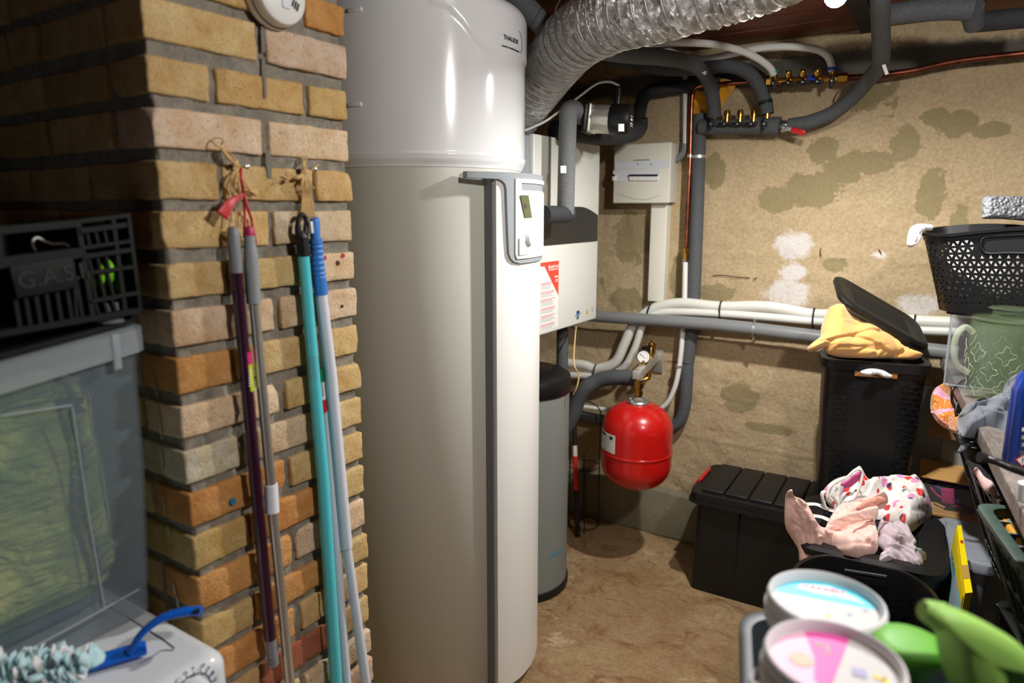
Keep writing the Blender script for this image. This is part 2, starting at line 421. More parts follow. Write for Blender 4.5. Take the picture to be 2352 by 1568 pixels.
mat('st_pink', (206, 44, 120), .5); mat('st_lime', (186, 200, 40), .5); mat('st_green', (20, 120, 60), .5); mat('st_red', (214, 30, 44), .5)
mat('twine', (206, 172, 118), .9, var=.2, vscale=200); mat('ribbon_red', (190, 18, 32), .4, sheen=.3)
mat('brush_blue', (14, 96, 206), .35); mat('fluff_cyan', (186, 222, 228), .95, sheen=.4); mat('fluff_white', (226, 228, 228), .95, sheen=.4)
mat('dots_navy', (40, 48, 84), .5)
# ================================================================== THE ROOM
PY_ = .62; YW = 3.0; XL = -1.80; XR = 1.35; YB = -1.55; ZC = 2.215
def stains_and_band():
    ol = [(1130, 0, 0, 0)]
    return [  # px, py, radius x, radius y in pixels, kind
        (1875, 440, 64, 38, 0), (1782, 468, 40, 24, 0), (1940, 385, 44, 40, 0), (2010, 375, 48, 26, 0), (1840, 425, 40, 30, 0), (2140, 450, 36, 60, 0), (2205, 285, 50, 34, 0), (2150, 270, 40, 20, 0), (1780, 460, 46, 32, 0), (1890, 345, 44, 30, 0),
        (1640, 395, 30, 40, 0), (1455, 545, 42, 65, 0), (1440, 690, 46, 26, 0), (1700, 915, 42, 36, 0), (1645, 672, 44, 20, 0), (1770, 985, 60, 12, 0), (1985, 220, 70, 34, 0),
        (2270, 300, 50, 20, 0), (1735, 295, 60, 22, 0), (2080, 330, 34, 40, 0), (2195, 560, 26, 90, 0), (1920, 610, 30, 20, 0), (1560, 640, 20, 60, 0),
        (1825, 565, 44, 34, 1), (1812, 675, 56, 32, 1), (1822, 625, 34, 20, 1), (2110, 700, 60, 26, 1), (2020, 585, 20, 10, 1), (1620, 700, 30, 8, 1),
        (1740, 170, 900, 34, 2)]  # dark grey band running along the top of the wall
st = []
for px, py, rx, ry, k in stains_and_band():
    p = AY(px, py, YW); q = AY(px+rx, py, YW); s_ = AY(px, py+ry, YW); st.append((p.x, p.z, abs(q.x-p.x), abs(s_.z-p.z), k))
def wall_height(x, z):
    n = noise.noise(Vector((x*3, z*3, 1)))*.006+noise.noise(Vector((x*11, z*14, 4)))*.0035
    for zz, a in ((.505, .006), (.50, -.004), (.72, .004), (1.02, -.004), (1.36, .004)):   # marks left by the shuttering boards
        d = abs(z-zz-noise.noise(Vector((x*4, zz*9, 0)))*.012)
        n += a*exp(-(d/.007)**2)*(.4+.6*noise.noise(Vector((x*2.5, zz*5, 7)))+.3)
    r = noise.noise(Vector((x*26, z*30, 2)))
    if r > .25: n -= (r-.25)*.02*max(0, noise.noise(Vector((x*3, z*4, 12)))+.25)
    return n
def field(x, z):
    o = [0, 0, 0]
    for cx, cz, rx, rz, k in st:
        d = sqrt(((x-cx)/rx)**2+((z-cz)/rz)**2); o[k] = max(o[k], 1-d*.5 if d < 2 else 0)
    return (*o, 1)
NX, NZ = 300, 200
bm = bmesh.new(); lay = bm.verts.layers.float_color.new('stain_band'); G = []; F = []
for j in range(NZ+1):
    row = []
    for i in range(NX+1):
        x = XL+(XR-XL)*i/NX; z = ZC*j/NZ
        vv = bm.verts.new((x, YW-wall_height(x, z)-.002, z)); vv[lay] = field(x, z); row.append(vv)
    G.append(row)
for j in range(NZ):
    for i in range(NX):
        bm.faces.new((G[j][i], G[j][i+1], G[j+1][i+1], G[j+1][i]))
bmesh.ops.recalc_face_normals(bm, faces=bm.faces[:])
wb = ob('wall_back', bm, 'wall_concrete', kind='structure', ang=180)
# thickness behind the rough face
ob('wall_back_core', rbox(((XL+XR)/2, YW+.12, ZC/2), (XR-XL+.6, .2, ZC)), 'wall_concrete', wb)
# footing along the back wall
p = [AY(1380, 1110, YW-.03), AY(1560, 1095, YW-.03)]
bm = rbox(((XL+XR)/2, YW-.02, .115), (XR-XL, .06, .235), .012, 0)
bmesh.ops.subdivide_edges(bm, edges=[e for e in bm.edges if e.calc_length() > 1], cuts=60)
for q in bm.verts: q.co += noise.noise_vector(q.co*9)*.006
ob('footing', bm, 'footing', wb)
for pts_ in (((1636, 633), (1660, 632), (1690, 636), (1722, 638)), ((1730, 642), (1738, 638)), ((1886, 568), (1884, 578), (1885, 588)), ((2018, 572), (2024, 582)), ((1925, 210), (1918, 222), (1914, 236)), ((1528, 828), (1560, 832), (1575, 828))):
    ob('rust_mark', tube([AY(x, y, YW-.012) for x, y in pts_], .0035, 6, 4, flat=.3, rad=lambda s_, a: .6+.5*abs(math.sin(s_*23))), 'rust', wb)
def plane_wall(name, c, s, m='wall_concrete'):
    return ob(name, rbox(c, s), m, kind='structure')
plane_wall('wall_side_left', (XL-.06, (YW+1.0)/2, ZC/2), (.12, YW-1.0, ZC))
plane_wall('wall_right', (XR+.06, (YW+YB)/2, ZC/2), (.12, YW-YB, ZC), 'dark_wall')
# wall behind the camera, with a glazed door
r_ = MB(); r_.add(rbox((-1.75, YB-.06, ZC/2), (1.8, .12, ZC))); r_.add(rbox((.75, YB-.06, ZC/2), (1.5, .12, ZC))); r_.add(rbox((-.42, YB-.06, 2.12), (.9, .12, .2)))
ob('wall_rear', r_.bm, 'dark_wall', kind='structure')
plane_wall('wall_far_left', (XL-.86, (PY_+YB)/2, ZC/2), (.12, PY_-YB, ZC), 'dark_wall')
mat('door_paint', (150, 140, 120), .5); mat('glass_day', (196, 214, 240), .3)
d = ob('door_1', join(rbox((-.79, YB-.05, 1.0), (.1, .05, 2.0), .005), rbox((-.08, YB-.05, 1.0), (.1, .05, 2.0), .005), rbox((-.43, YB-.05, .15), (.66, .05, .3), .005), rbox((-.43, YB-.05, 1.78), (.66, .05, .5), .005)), 'door_paint', kind='structure')
ob('door_pane', rbox((-.43, YB-.055, .92), (.64, .012, 1.3)), 'glass_day', d)
# floor
bm = bmesh.new(); bmesh.ops.create_grid(bm, x_segments=120, y_segments=120, size=1)
for q in bm.verts:
    q.co.x = (XL-.8+XR)/2+q.co.x*(XR-XL+.8)/2; q.co.y = (YW+YB)/2+q.co.y*(YW-YB)/2; q.co.z = noise.noise(q.co*3)*.003+noise.noise(q.co*14)*.0012-.002
ob('floor', bm, 'floor_concrete', kind='structure', ang=180)
# ceiling: dark boards running along the back wall
ce = ob('ceiling', rbox(((XL-.8+XR)/2, (YW+YB)/2, ZC+.09), (XR-XL+.9, YW-YB+.3, .12)), 'joist_wood', kind='structure')
y = YW+.02; k = 0
ws = [.22, .17, .24, .2, .22, .19, .23, .2, .22, .2, .22, .21, .2, .2, .2, .2, .2, .2, .2, .2, .2, .2]
XJ = -.335      # joint between the two runs of boards
for wd in ws:
    if y < YB: break
    for (x0, x1) in ((XL-.8, XJ-.03), (XJ+.03, XR+.02)):
        bm = rbox(((x0+x1)/2, y-wd/2, ZC+.012+random.uniform(-.004, .004)), (x1-x0, wd-.007, .03), .003, 0)
        ob('plank', bm, 'dark_planks', ce)
    if k % 2 == 0 and k < 6: ob('dirt_line', tube([(XL+.3, y-wd, ZC+.004), (XL+1.2, y-wd+.004, ZC+.001), (XJ-.05, y-wd, ZC+.003)], .0022, 5, 4), 'dirty_line', ce)
    y -= wd; k += 1
ob('joist', rbox((XJ, (YW+YB)/2, ZC+.005), (.056, YW-YB, .05), .004), 'joist_wood', ce)

# ------------------------------------------------------------------ the yellow brick wall end
PX = -1.033; PY0 = .609; PY1 = 1.012
core = MB()
def rough_box(c, s, cuts=70, a=.004):
    bm = rbox(c, s); bmesh.ops.subdivide_edges(bm, edges=bm.edges[:], cuts=cuts, use_grid_fill=True)
    for q in bm.verts: q.co += noise.noise_vector(q.co*28)*a + noise.noise_vector(q.co*90)*a*.35
    return bm
bm = rough_box((PX-.009-.95, (PY0+PY1)/2, ZC/2), (1.9, PY1-PY0-.016, ZC), 110, .005)
bw = ob('wall_left', bm, 'mortar', kind='structure', ang=180)
C_Y = (218, 192, 138); C_Y2 = (206, 178, 122); C_P = (226, 204, 176); C_O = (212, 158, 98); C_W = (212, 202, 182); C_R = (170, 104, 80)
crs = {}   # per course: kind, colours of the front bricks
cols = {13: [C_Y, C_Y2, C_O], 12: [C_Y, C_P], 11: [C_Y, C_Y2, C_Y2], 10: [C_P, C_P], 9: [C_Y, C_Y, C_Y], 8: [C_Y, C_P], 7: [C_Y, C_Y, C_P], 6: [C_P, C_P], 5: [C_O, C_Y, C_Y], 4: [C_P, C_Y],
        3: [C_W, C_P, C_Y], 2: [C_O, C_Y], 1: [C_Y2, C_O, C_Y], 0: [C_O, C_P], -1: [C_Y2, C_O, C_Y], -2: [C_O, C_Y], -3: [C_Y2, C_R, C_Y]}
def brick(c, s, col, seed):
    bm = rbox((0, 0, 0), s, .0035, 7, jit=.0024, seed=seed, jf=46.)
    if random.random() < .35:      # a chipped corner
        k = Vector((random.choice((-.5, .5))*s[0], random.choice((-.5, .5))*s[1], random.choice((-.5, .5))*s[2]))
        for q in bm.verts:
            d = (q.co-k).length
            if d < .02: q.co += (-k).normalized()*(.02-d)*.4
    bm.transform(Matrix.Translation(Vector(c))); o = ob('brick', bm, 'brick_face', bw, ang=180)
    u = random.uniform(.92, 1.05); o.color = (*[min(1, x*u*random.uniform(.97, 1.03)) for x in lin(col)], 1); return o
zb = lambda k: .862+.0782*k
FR = []
for k in range(-11, 18):
    z0 = zb(k); hh = .0575+random.uniform(-.003, .003); zc = z0+hh/2
    A = (k % 2 == 0)
    cc = cols.get(k, None)
    if A: sp = [(PY0, .806), (.822, PY1)]
    else: sp = [(PY0, .714), (.722, .900), (.917, PY1)]
    xd0 = .104 if A else random.choice((.104, .2))
    for i, (a, b) in enumerate(sp):
        a += random.uniform(-.004, .004)*(i > 0); b += random.uniform(-.004, .004)
        col = cc[i % len(cc)] if cc else random.choice((C_Y, C_P, C_Y, C_Y2, C_O if k < 3 else C_Y))
        dx = xd0 if i == 0 else .1; pr_ = random.uniform(-.002, .003)
        if z0+hh < .02: continue
        FR.append(brick((PX+pr_-dx/2, (a+b)/2, zc), (dx, b-a, hh), col, k*5+i))
    # left face
    x = PX-xd0-.014
    n = 0
    while x > -1.9 and k >= -3:
        L = random.choice((.2, .2, .1)) if n else .2
        brick((x-L/2, PY0+.05+random.uniform(-.003, .003), zc+random.uniform(-.002, .002)), (L, .1, hh), random.choice((C_Y, C_Y2, C_P, C_Y)), k*7+n+99)
        x -= L+.015; n += 1
mat('plug_red', (206, 40, 50), .4); mat('hole_dark', (70, 48, 28), .9); mat('paint_drip', (196, 196, 190), .8); mat('paint_blue', (40, 120, 160), .6); mat('smear', (120, 116, 108), .95)
for px, py, r, mm in ((788, 587, .0045, 'plug_red'), (746, 592, .0045, 'plug_red'), (776, 604, .005, 'hole_dark'), (787, 703, .0028, 'hole_dark'), (532, 382, .004, 'hole_dark'), (688, 393, .0045, 'hole_dark')):
    p = AX(px, py, PX+.004)
    bm = lathe([(r*.45, -.004), (r*.45, .001), (r*.9, .001), (r, -.001), (r, -.004)], p, (1, 0, 0), 14) if mm == 'plug_red' else lathe([(0, .0005), (r, .0005), (r, -.003)], p, (1, 0, 0), 12)
    ob('wall_plug' if mm == 'plug_red' else 'drill_hole', bm, mm, bw)
# white paint runs on the side of the brick wall, blue fleck
for px, py, px2, py2, r in ((352, 870, 360, 912, .0012), (362, 932, 372, 1010, .0016), (369, 1030, 374, 1075, .002), (374, 1140, 381, 1190, .0012), (385, 1208, 388, 1232, .0016), (398, 1340, 402, 1365, .0025), (405, 1368, 410, 1400, .0022)):
    a = AY(px, py, PY0-.003); b = AY(px2, py2, PY0-.003)
    ob('paint_run', tube([a, (a+b)/2+Vector((.001, 0, 0)), b], [r*.7, r, r*.6], 6, 3, flat=1), 'paint_drip', bw)
a = AX(536, 1152, PX+.003); ob('paint_fleck', lathe([(0, .001), (.006, .0008), (.007, -.002)], a, (1, 0, 0), 9), 'paint_blue', bw)
# blue-gray smear of mortar down the face
for (x0, y0, x1, y1, wd) in ((603, 60, 607, 120, .004), (606, 130, 610, 225, .0035), (615, 345, 620, 410, .006)):
    a = AX(x0, y0, PX+.002); b = AX(x1, y1, PX+.002); ob('mortar_smear', tube([a, (a+b)/2, b], [wd*.7, wd, wd*.6], 8, 4, flat=.06, up=(1, 0, 0)), 'smear', bw)

# ------------------------------------------------------------------ bulb
BP = AD(1920, -4, 1.75)
m, t = mat0('bulb_glow'); t.set('Base Color', (1., 1., 1.)); t.set('Emission Color', (1., .985, .95)); t.set('Emission Strength', BULB)
m, t = mat0('bulb_frost'); t.set('Base Color', lin((240, 240, 238))); t.set('Roughness', .3); t.set('Subsurface Weight', .3)
bo_.location = BP-Vector((0, 0, .052))
th = thing('light_bulb', 'bare white globe light bulb glowing under the dark plank ceiling', 'lamp', BP)
ob('glass_globe', lathe([(0, -.022), (.010, -.0205), (.019, -.015), (.0255, -.006), (.0275, .0)], BP, seg=40), 'bulb_glow', th)
ob('bulb_shell', lathe([(.0276, -.0005), (.0286, .003), (.0278, .012), (.024, .024), (.0165, .036), (.014, .042)], BP, seg=40), 'bulb_frost', th)
ob('bulb_base', lathe([(.0145, .042), (.016, .05), (.016, .06), (.0135, .066)], BP, seg=24), 'bulb_frost', th)
ob('socket', lathe([(.018, .066), (.02, .07), (.022, .10), (.03, ZC-BP.z-.004), (.0, ZC-BP.z-.003)], BP, seg=24), 'black_plastic', th)
# ------------------------------------------------------------------ smoke detector
p = AX(622, -8, PX+.004); th = thing('smoke_detector', 'round white smoke detector fixed high on the yellow brick wall', 'smoke detector', p)
ob('base', lathe([(0, -.002), (.053, -.002), (.055, .006), (.054, .012)], p, (1, 0, 0), 40), 'detector_white', th)
ob('cover', lathe([(.051, .012), (.052, .02), (.048, .031), (.040, .036), (0, .038)], p, (1, 0, 0), 40), 'detector_white', th)
B = basis(p+Vector((.0372, 0, 0)), (0, 1, 0), (0, 0, 1))
ob('test_button', rbox((0, -.012, .001), (.016, .026, .004), .003, m=B), 'white_plastic', th)
for i in range(3): ob('vent_slot', rbox((.018+i*.0055, -.006-.001*i, .0008), (.0025, .013, .003), m=B @ Matrix.Rotation(-.35, 4, 'Z')), 'print_dark', th)
ob('vent_slot', rbox((-.004, .012, .0008), (.014, .002, .003), m=B), 'print_dark', th)
# ================================================================== WATER HEATER
TC = Vector((-1.419, 1.694, 0)); RC = .323; RB = .310
def AC(px, py, c, r):
    d = ray(px, py); ox, oy = -c[0], -c[1]
    a = d.x*d.x+d.y*d.y; b = 2*(ox*d.x+oy*d.y); cc = ox*ox+oy*oy-r*r; D = b*b-4*a*cc
    tt = (-b-sqrt(max(D, 0)))/(2*a); return EYEV+d*tt
def ACa(px, py, c, r):
    p = AC(px, py, c, r); return atan2(p.y-c[1], p.x-c[0]), p.z
def pol(c, r, a, z): return Vector((c[0]+r*cos(a), c[1]+r*sin(a), z))
def shell(c, rows, rf, n=40, thick=.01, closed=True):
    """rows: (z, a_left, a_right) bottom to top, rf(a, z) outer radius; closed slab of given thickness"""
    bm = bmesh.new(); O = []; I = []
    for z, a0, a1 in rows:
        O.append([bm.verts.new(pol(c, rf(a0+(a1-a0)*i/n, z), a0+(a1-a0)*i/n, z)) for i in range(n+1)])
        I.append([bm.verts.new(pol(c, rf(a0+(a1-a0)*i/n, z)-thick, a0+(a1-a0)*i/n, z)) for i in range(n+1)])
    m = len(rows)
    for j in range(m-1):
        for i in range(n):
            bm.faces.new((O[j][i], O[j][i+1], O[j+1][i+1], O[j+1][i])); bm.faces.new((I[j][i], I[j+1][i], I[j+1][i+1], I[j][i+1]))
        bm.faces.new((O[j][0], O[j+1][0], I[j+1][0], I[j][0])); bm.faces.new((O[j][n], I[j][n], I[j+1][n], O[j+1][n]))
    for i in range(n):
        bm.faces.new((O[0][i], I[0][i], I[0][i+1], O[0][i+1])); bm.faces.new((O[-1][i], O[-1][i+1], I[-1][i+1], I[-1][i]))
    return bm
def wrap(bm, c, r, a, z):
    """bend a flat print (x right, y up, z out) onto the cylinder"""
    for v in bm.verts:
        x, y, q = v.co; v.co = pol(c, r+q, a+x/r, z+y)
    return bm
ZS = 1.662
heater = thing('water_heater', 'tall white cylindrical heat pump water heater beside the yellow brick wall', 'water heater', (TC.x, TC.y, 0))
ob('body', lathe([(0, .03), (RB-.01, .03), (RB, .04), (RB, ZS+.004), (0, ZS+.006)], TC, seg=160), 'tank_body', heater, ang=50)
ob('foot_ring', lathe([(RB-.02, 0), (RB-.006, .0), (RB-.006, .031), (RB-.02, .031)], TC, seg=96), 'cap_gray', heater)
swo = [ACa(x, y, TC, RC) for x, y in ((985, 8), (1030, 25), (1060, 55), (1085, 90), (1110, 118), (1140, 130), (1170, 134), (1198, 137))]
def zsw(a):
    if a < swo[0][0]: return 2.2+ (swo[0][0]-a)
    for i in range(len(swo)-1):
        if swo[i][0] <= a <= swo[i+1][0]:
            f = (a-swo[i][0])/(swo[i+1][0]-swo[i][0]); f = f*f*(3-2*f) if False else f
            return swo[i][1]*(1-f)+swo[i+1][1]*f
    return swo[-1][1]-.02*(a-swo[-1][0])
def sst(x): x = max(0, min(1, x)); return x*x*(3-2*x)
ZT = 2.128
def rcap(a, z):
    r = RC
    if z < ZS+.028: r = RC+.0-.011*(1-sst((z-ZS-.002)/.026))
    if z > ZS+.03 and z < ZS+.04: r = RC+.002
    if z > ZS+.04: r -= .0015*(1-(z-ZS)/.5)
    r += .0055*sst((z-zsw(a))/.014)
    if z > ZT-.045: r -= .045-sqrt(max(0, .045**2-(z-ZT+.045)**2))
    return r
bm = bmesh.new(); zs = sorted(set([ZS+.002+i*.0035 for i in range(14)]+[ZS+.05+i*.0065 for i in range(57)]+[ZT-.045+.045*sin(i/8*pi/2) for i in range(9)])); NA = 360; R = []
for z in zs: R.append([bm.verts.new(pol(TC, rcap(-pi+2*pi*i/NA, z), -pi+2*pi*i/NA, z)) for i in range(NA)])
for j in range(len(zs)-1):
    for i in range(NA): bm.faces.new((R[j][i], R[j][(i+1) % NA], R[j+1][(i+1) % NA], R[j+1][i]))
bm.faces.new(R[-1]); bm.faces.new(R[0][::-1])
ob('top_cover', bm, 'white_gloss', heater, ang=60)
for px, py in ((822, 240), (822, 22)):     # moulded grips on the side of the cover
    a, z = ACa(px-8, py, TC, RC+.002)
    bm = rbox((0, 0, 0), (.045, .012, .008), .0039); ob('side_grip', wrap(bm, TC, RC+.0005, a, z), 'white_gloss', heater)
A0 = radians(-15.5); A1 = radians(55.5); AM = radians(20)
def rcov(a, z): return .3735-.016*abs((a-AM)/radians(35.5))**3.2
rows = [(.035, A0, A1), (.05, A0, A1)]+[(.05+(1.640-.05)*i/20, A0, A1) for i in range(1, 21)]
ob('front_cover', shell(TC, rows, rcov, 48, .06), 'panel_white', heater, ang=50)
ob('cover_edge', shell(TC, [(.04, A0-.014, A0+.006), (1.636, A0-.014, A0+.006)], lambda a, z: .345, 4, .036), 'cap_gray', heater)
a, z = ACa(1103, 421, TC, .352); ob('screw', lathe([(0, .003), (.003, .002), (.004, 0)], pol(TC, .3455, A0-.004, z), (cos(A0), sin(A0), 0), 10), 'zinc', heater)
# grey frame around the controls
pts = [(397, 1083), (411.5, 1083), (413, 1152), (417, 1160), (424, 1166), (436, 1168.5), (470, 1169.5), (540, 1172), (580, 1174), (592, 1178), (600, 1185), (605, 1197)]
RF = .381; rows = []
for y, x in pts:
    al, z = ACa(x, y, TC, RF); zz = ACa(1200, y, TC, RF)[1]
    rows.append((zz, al, 2*AM-al if y > 412 else radians(60)))
rows = rows[::-1]
def fine(rows, k=4):
    o = []
    for i in range(len(rows)-1):
        for s_ in range(k): f = s_/k; o.append(tuple(rows[i][q]*(1-f)+rows[i+1][q]*f for q in range(3)))
    return o+[rows[-1]]
def rfr(a, z): return .3795-.012*abs((a-AM)/radians(38))**3
ob('control_frame', shell(TC, fine(rows), rfr, 60, .03), 'panel_gray', heater, ang=40)
# white control face with a scooped top
aL = ACa(1187, 480, TC, .383)[0]; zt = ACa(1195, 410, TC, .383)[1]; zb_ = ACa(1200, 594, TC, .383)[1]; hw = AM-aL
rows = []
for i in range(61):
    z = zb_+(zt-zb_)*i/60; e = 0
    if i < 5: e = .02*(1-i/5)**2
    rows.append((z, AM-hw+e, AM+hw-e))
zr1 = ACa(1200, 421, TC, .383)[1]; zr0 = ACa(1200, 440, TC, .383)[1]
def rpan(a, z):
    q = (a-AM)/hw; r = .3835-.004*abs(q)**3
    if zr0 < z < zr1 and abs(q) < .82: r -= .022*((z-zr0)/(zr1-zr0))
    arc = .012*q*q
    return r
ob('control_face', shell(TC, rows, rpan, 40, .012), 'panel_white', heater, ang=35)
def pol_patch(px0, py0, px1, py1, r, name, m, parent, th=.0008, sk=0):
    a0, z1 = ACa(px0, py0, TC, r); a1, z0 = ACa(px1, py1, TC, r); a1 = ACa(px1, py0, TC, r)[0]
    return ob(name, shell(TC, [(z0, a0+sk, a1+sk), (z1, a0, a1)], lambda a, z: r, 8, th), m, parent)
pol_patch(1195.5, 448, 1214, 499.5, .3846, 'display', 'lcd', heater, sk=.06)
a, z = ACa(1206, 472, TC, .385)
ob('display_digits', wrap(text('55', .018, Matrix.Translation((0, -.008, 0)), ext=.0001), TC, .3849, a-.02, z), 'print_dark', heater)
a, z = ACa(1215, 548, TC, .384); P_ = pol(TC, .383, a, z)
ob('dial', lathe([(0, .012), (.017, .012), (.019, .009), (.0195, 0)], P_, (cos(a), sin(a), 0), 32), 'white_gloss', heater)
a, z = ACa(1200, 575, TC, .384); ob('flap', wrap(rbox((.012, .012, .0005), (.055, .05, .0014), .0004), TC, .3838, a, z), 'white_gloss', heater)
# maker's lettering on the cover
a, z = ACa(1157, 88, TC, RC+.006); rl = RC+.0062
ob('printed_name', wrap(text('THALEOS', .0165, bold=.022, space=1.12), TC, rl, a, z-.001), 'print_dark', heater)
a2, z2 = ACa(1152, 106, TC, RC+.006)
ob('printed_line', wrap(text('CHAUFFE-EAU THERMODYNAMIQUE', .0058, bold=.01), TC, rl, a2, z2), 'print_dark', heater)
arc = [(.079+.032*cos(x), .004+.034*sin(x)) for x in [radians(-50+i*8) for i in range(17)]]; arc2 = [(.0785+.029*cos(x), .005+.031*sin(x)) for x in [radians(78-i*8) for i in range(17)]]
ob('blue_arc', wrap(flat(arc+arc2, Matrix.Identity(4)), TC, rl, a, z), 'print_blue', heater)

# ================================================================== GREY BUFFER CYLINDER
GC = Vector((-1.402, 2.262, 0)); GR = .198
gt = AC(1300, 870, GC, GR).z
gz = .915
cyl_ = thing('buffer_tank', 'grey cylindrical buffer tank with black lid, standing behind the tall white water heater', 'tank', (GC.x, GC.y, 0))
ob('body', lathe([(0, .035), (GR-.004, .035), (GR-.004, gz-.06), (0, gz-.058)], GC, seg=96), 'cyl_gray', cyl_)
ob('lid', lathe([(GR+.001, gz-.075), (GR+.004, gz-.07), (GR+.004, gz-.03), (GR-.002, gz-.012), (GR-.02, gz), (0, gz+.006)], GC, seg=96), 'black_plastic', cyl_)
ob('base_ring', lathe([(0, 0), (GR-.008, 0), (GR+.002, .006), (GR+.002, .034), (GR-.004, .037)], GC, seg=96), 'black_plastic', cyl_)
a, z = ACa(1262, 1284, GC, GR)
mat('print_cyan', (90, 150, 180), .5)
ob('printed_name', wrap(text('STIEBEL', .026, bold=.02), GC, GR-.003, a, z), 'print_cyan', cyl_)

# ================================================================== WALL-HUNG BOILER (faces into the room)
BX = -1.27; by0 = AX(1226, 305, BX).y-.04; by1 = 2.66; bz1 = AX(1226, 305, BX).z+.0; bz0 = AX(1243, 770, BX).z
bz1 = (AX(1380, 335, BX).z+AX(1226, 305, BX).z)/2; by1 = AX(1375, 500, BX).y; by0 = AX(1213, 500, BX).y-.0
boiler = thing('wall_boiler', 'white wall hung gas boiler with a dark band across its front', 'boiler', (BX-.16, (by0+by1)/2, bz0))
BL = AX(1226, 400, BX).y
ob('casing', rbox((BX-.19, (by0+by1)/2-.004, (bz0+bz1)/2), (.34, by1-by0+.004, bz1-bz0-.01), .006), 'panel_gray', boiler)
ob('front_panel', rbox((BX-.012, (BL+by1)/2, (bz0+bz1)/2), (.024, by1-BL, bz1-bz0), .006), 'boiler_white', boiler)
BM = Matrix(((0, 0, 1, BX+.0002), (1, 0, 0, 0), (0, 1, 0, 0), (0, 0, 0, 1)))     # print space: x -> world Y, y -> world Z
def by(px, py): p = AX(px, py, BX); return (p.y, p.z)
bt = by(1245, 474)[1]; bb = by(1370, 553)[1]; ye = by(1371.5, 500)[0]
band = [(BL+.0, bb), (ye, bb)]+[(ye-.0-.001*0, bt-.035)]+[(ye-.17*(i/10), bt-.035+.035*sin(i/10*pi/2)) for i in range(1, 11)]+[(BL, bt)]
ob('dark_band', flat(band, BM, .004), 'boiler_band', boiler)
x1, zt_ = by(1283, 598); zb2 = by(1243, 768)[1]+.012; x0 = x1-.14
ob('paper_label', flat(rect(x0, zb2, x1, zt_), BM, .0005), 'sticker_white', boiler)
B2 = BM @ Matrix.Translation((0, 0, .0006))
ob('red_corner', flat([(x0, zt_), (x1, zt_), (x1, by(1282, 678)[1]), (by(1250, 612)[0], by(1245, 612)[1]), (x0, by(1245, 612)[1])], B2), 'sticker_red', boiler)
B3 = BM @ Matrix.Translation((0, 0, .0011))
tx, tz = by(1261, 615)
ob('printed_name', text('ARISTON', .0155, B3 @ Matrix.Translation((tx+.006, tz-.003, 0)), bold=.02), 'sticker_white', boiler)
ob('flame_mark', flat([(tx-.004, tz-.004), (tx+.002, tz-.004), (tx+.004, tz+.004), (tx-.001, tz+.014), (tx-.006, tz+.004)], B3), 'sticker_white', boiler)
ob('printed_subtitle', flat(rect(tx-.003, tz-.01, x1-.006, tz-.007), B3), 'sticker_white', boiler)
rl_ = MB(); gl = MB()
rl_.add(flat(rect(x1-.032, tz-.04, x1-.006, tz-.034), B3))
for i in range(2): rl_.add(flat(rect(x1-.026, tz-.05-i*.007, x1-.006, tz-.047-i*.007), B3))
ob('printed_note', rl_.bm, 'sticker_white', boiler)
rl_ = MB(); random.seed(3); z = zt_-.08; k = 0
while z > zb2+.01:
    for q in range(2):
        rl_.add(flat(rect(x0+.004, z, x0+.05+min(.075, .02+(zt_-z)*.35)-random.uniform(0, .02)-.012*q, z+.0022), B2)); z -= .0058
    for q in range(2 if k % 2 else 3):
        gl.add(flat(rect(x0+.004, z, x0+.04+min(.08, .02+(zt_-z)*.35)-random.uniform(0, .03), z+.0016), B2)); z -= .005
    z -= .007; k += 1
ob('red_text_lines', rl_.bm, 'print_red', boiler); ob('gray_text_lines', gl.bm, 'print_gray', boiler)
qx, qz = by(1327, 722)
ob('energy_label', join(flat(rect(qx-.012, qz-.004, qx+.012, qz+.016), B2), flat(rect(qx-.01, qz-.02, qx-.003, qz-.006), B2), flat(rect(qx+.001, qz-.02, qx+.008, qz-.006), B2)), 'print_dark', boiler)
ob('blue_strip', flat([(qx-.026, qz-.004), (qx+.026, qz+.001), (qx+.026, qz+.006), (qx-.026, qz+.001)], B3), 'print_blue', boiler)
qx, qz = by(1348, 716)
ob('warning_triangle', flat([(qx-.011, qz-.012), (qx+.011, qz-.012), (qx, qz+.018)], B2), 'warn_yellow', boiler)
ob('warning_bolt', flat([(qx-.002, qz-.008), (qx+.001, qz), (qx+.003, qz), (qx, qz+.009), (qx+.001, qz+.002), (qx-.002, qz+.002)], B3), 'print_dark', boiler)
qx, qz = by(1360, 711); ob('recycling_mark', join(flat(rect(qx-.005, qz-.01, qx-.003, qz+.012), B2), flat(rect(qx+.003, qz-.01, qx+.005, qz+.012), B2)), 'print_gray', boiler)

# ================================================================== DISTRIBUTION BOX
FY = YW-.10
a = AY(1405, 469, FY); b = AY(1541, 332, FY); c_ = AY(1541, 469, FY)
X0 = AY(1409, 400, FY).x; X1 = AY(1540, 400, FY).x; Z1 = AY(1410, 333, FY).z; Z0 = AY(1406, 467, FY).z
db = thing('distribution_box', 'cream electrical distribution box with a row of breakers on the concrete wall', 'fuse box', ((X0+X1)/2, YW-.05, Z0))
ob('housing', rbox(((X0+X1)/2, YW-.045, (Z0+Z1)/2), (X1-X0-.002, .09, Z1-Z0-.002), .006), 'box_cream', db)
ob('cover', rbox(((X0+X1)/2, FY+.006, (Z0+Z1)/2), (X1-X0, .016, Z1-Z0), .006), 'box_cream', db)
DM = Matrix(((1, 0, 0, 0), (0, 0, -1, FY-.0025), (0, 1, 0, 0), (0, 0, 0, 1)))
def dd(px, py): p = AY(px, py, FY); return (p.x, p.z)
w0 = dd(1408, 372); w1 = dd(1538, 385)
ob('label_strip', flat(rect(w0[0]+.012, w1[1], w1[0], w0[1]), DM, .0015), 'box_window', db)
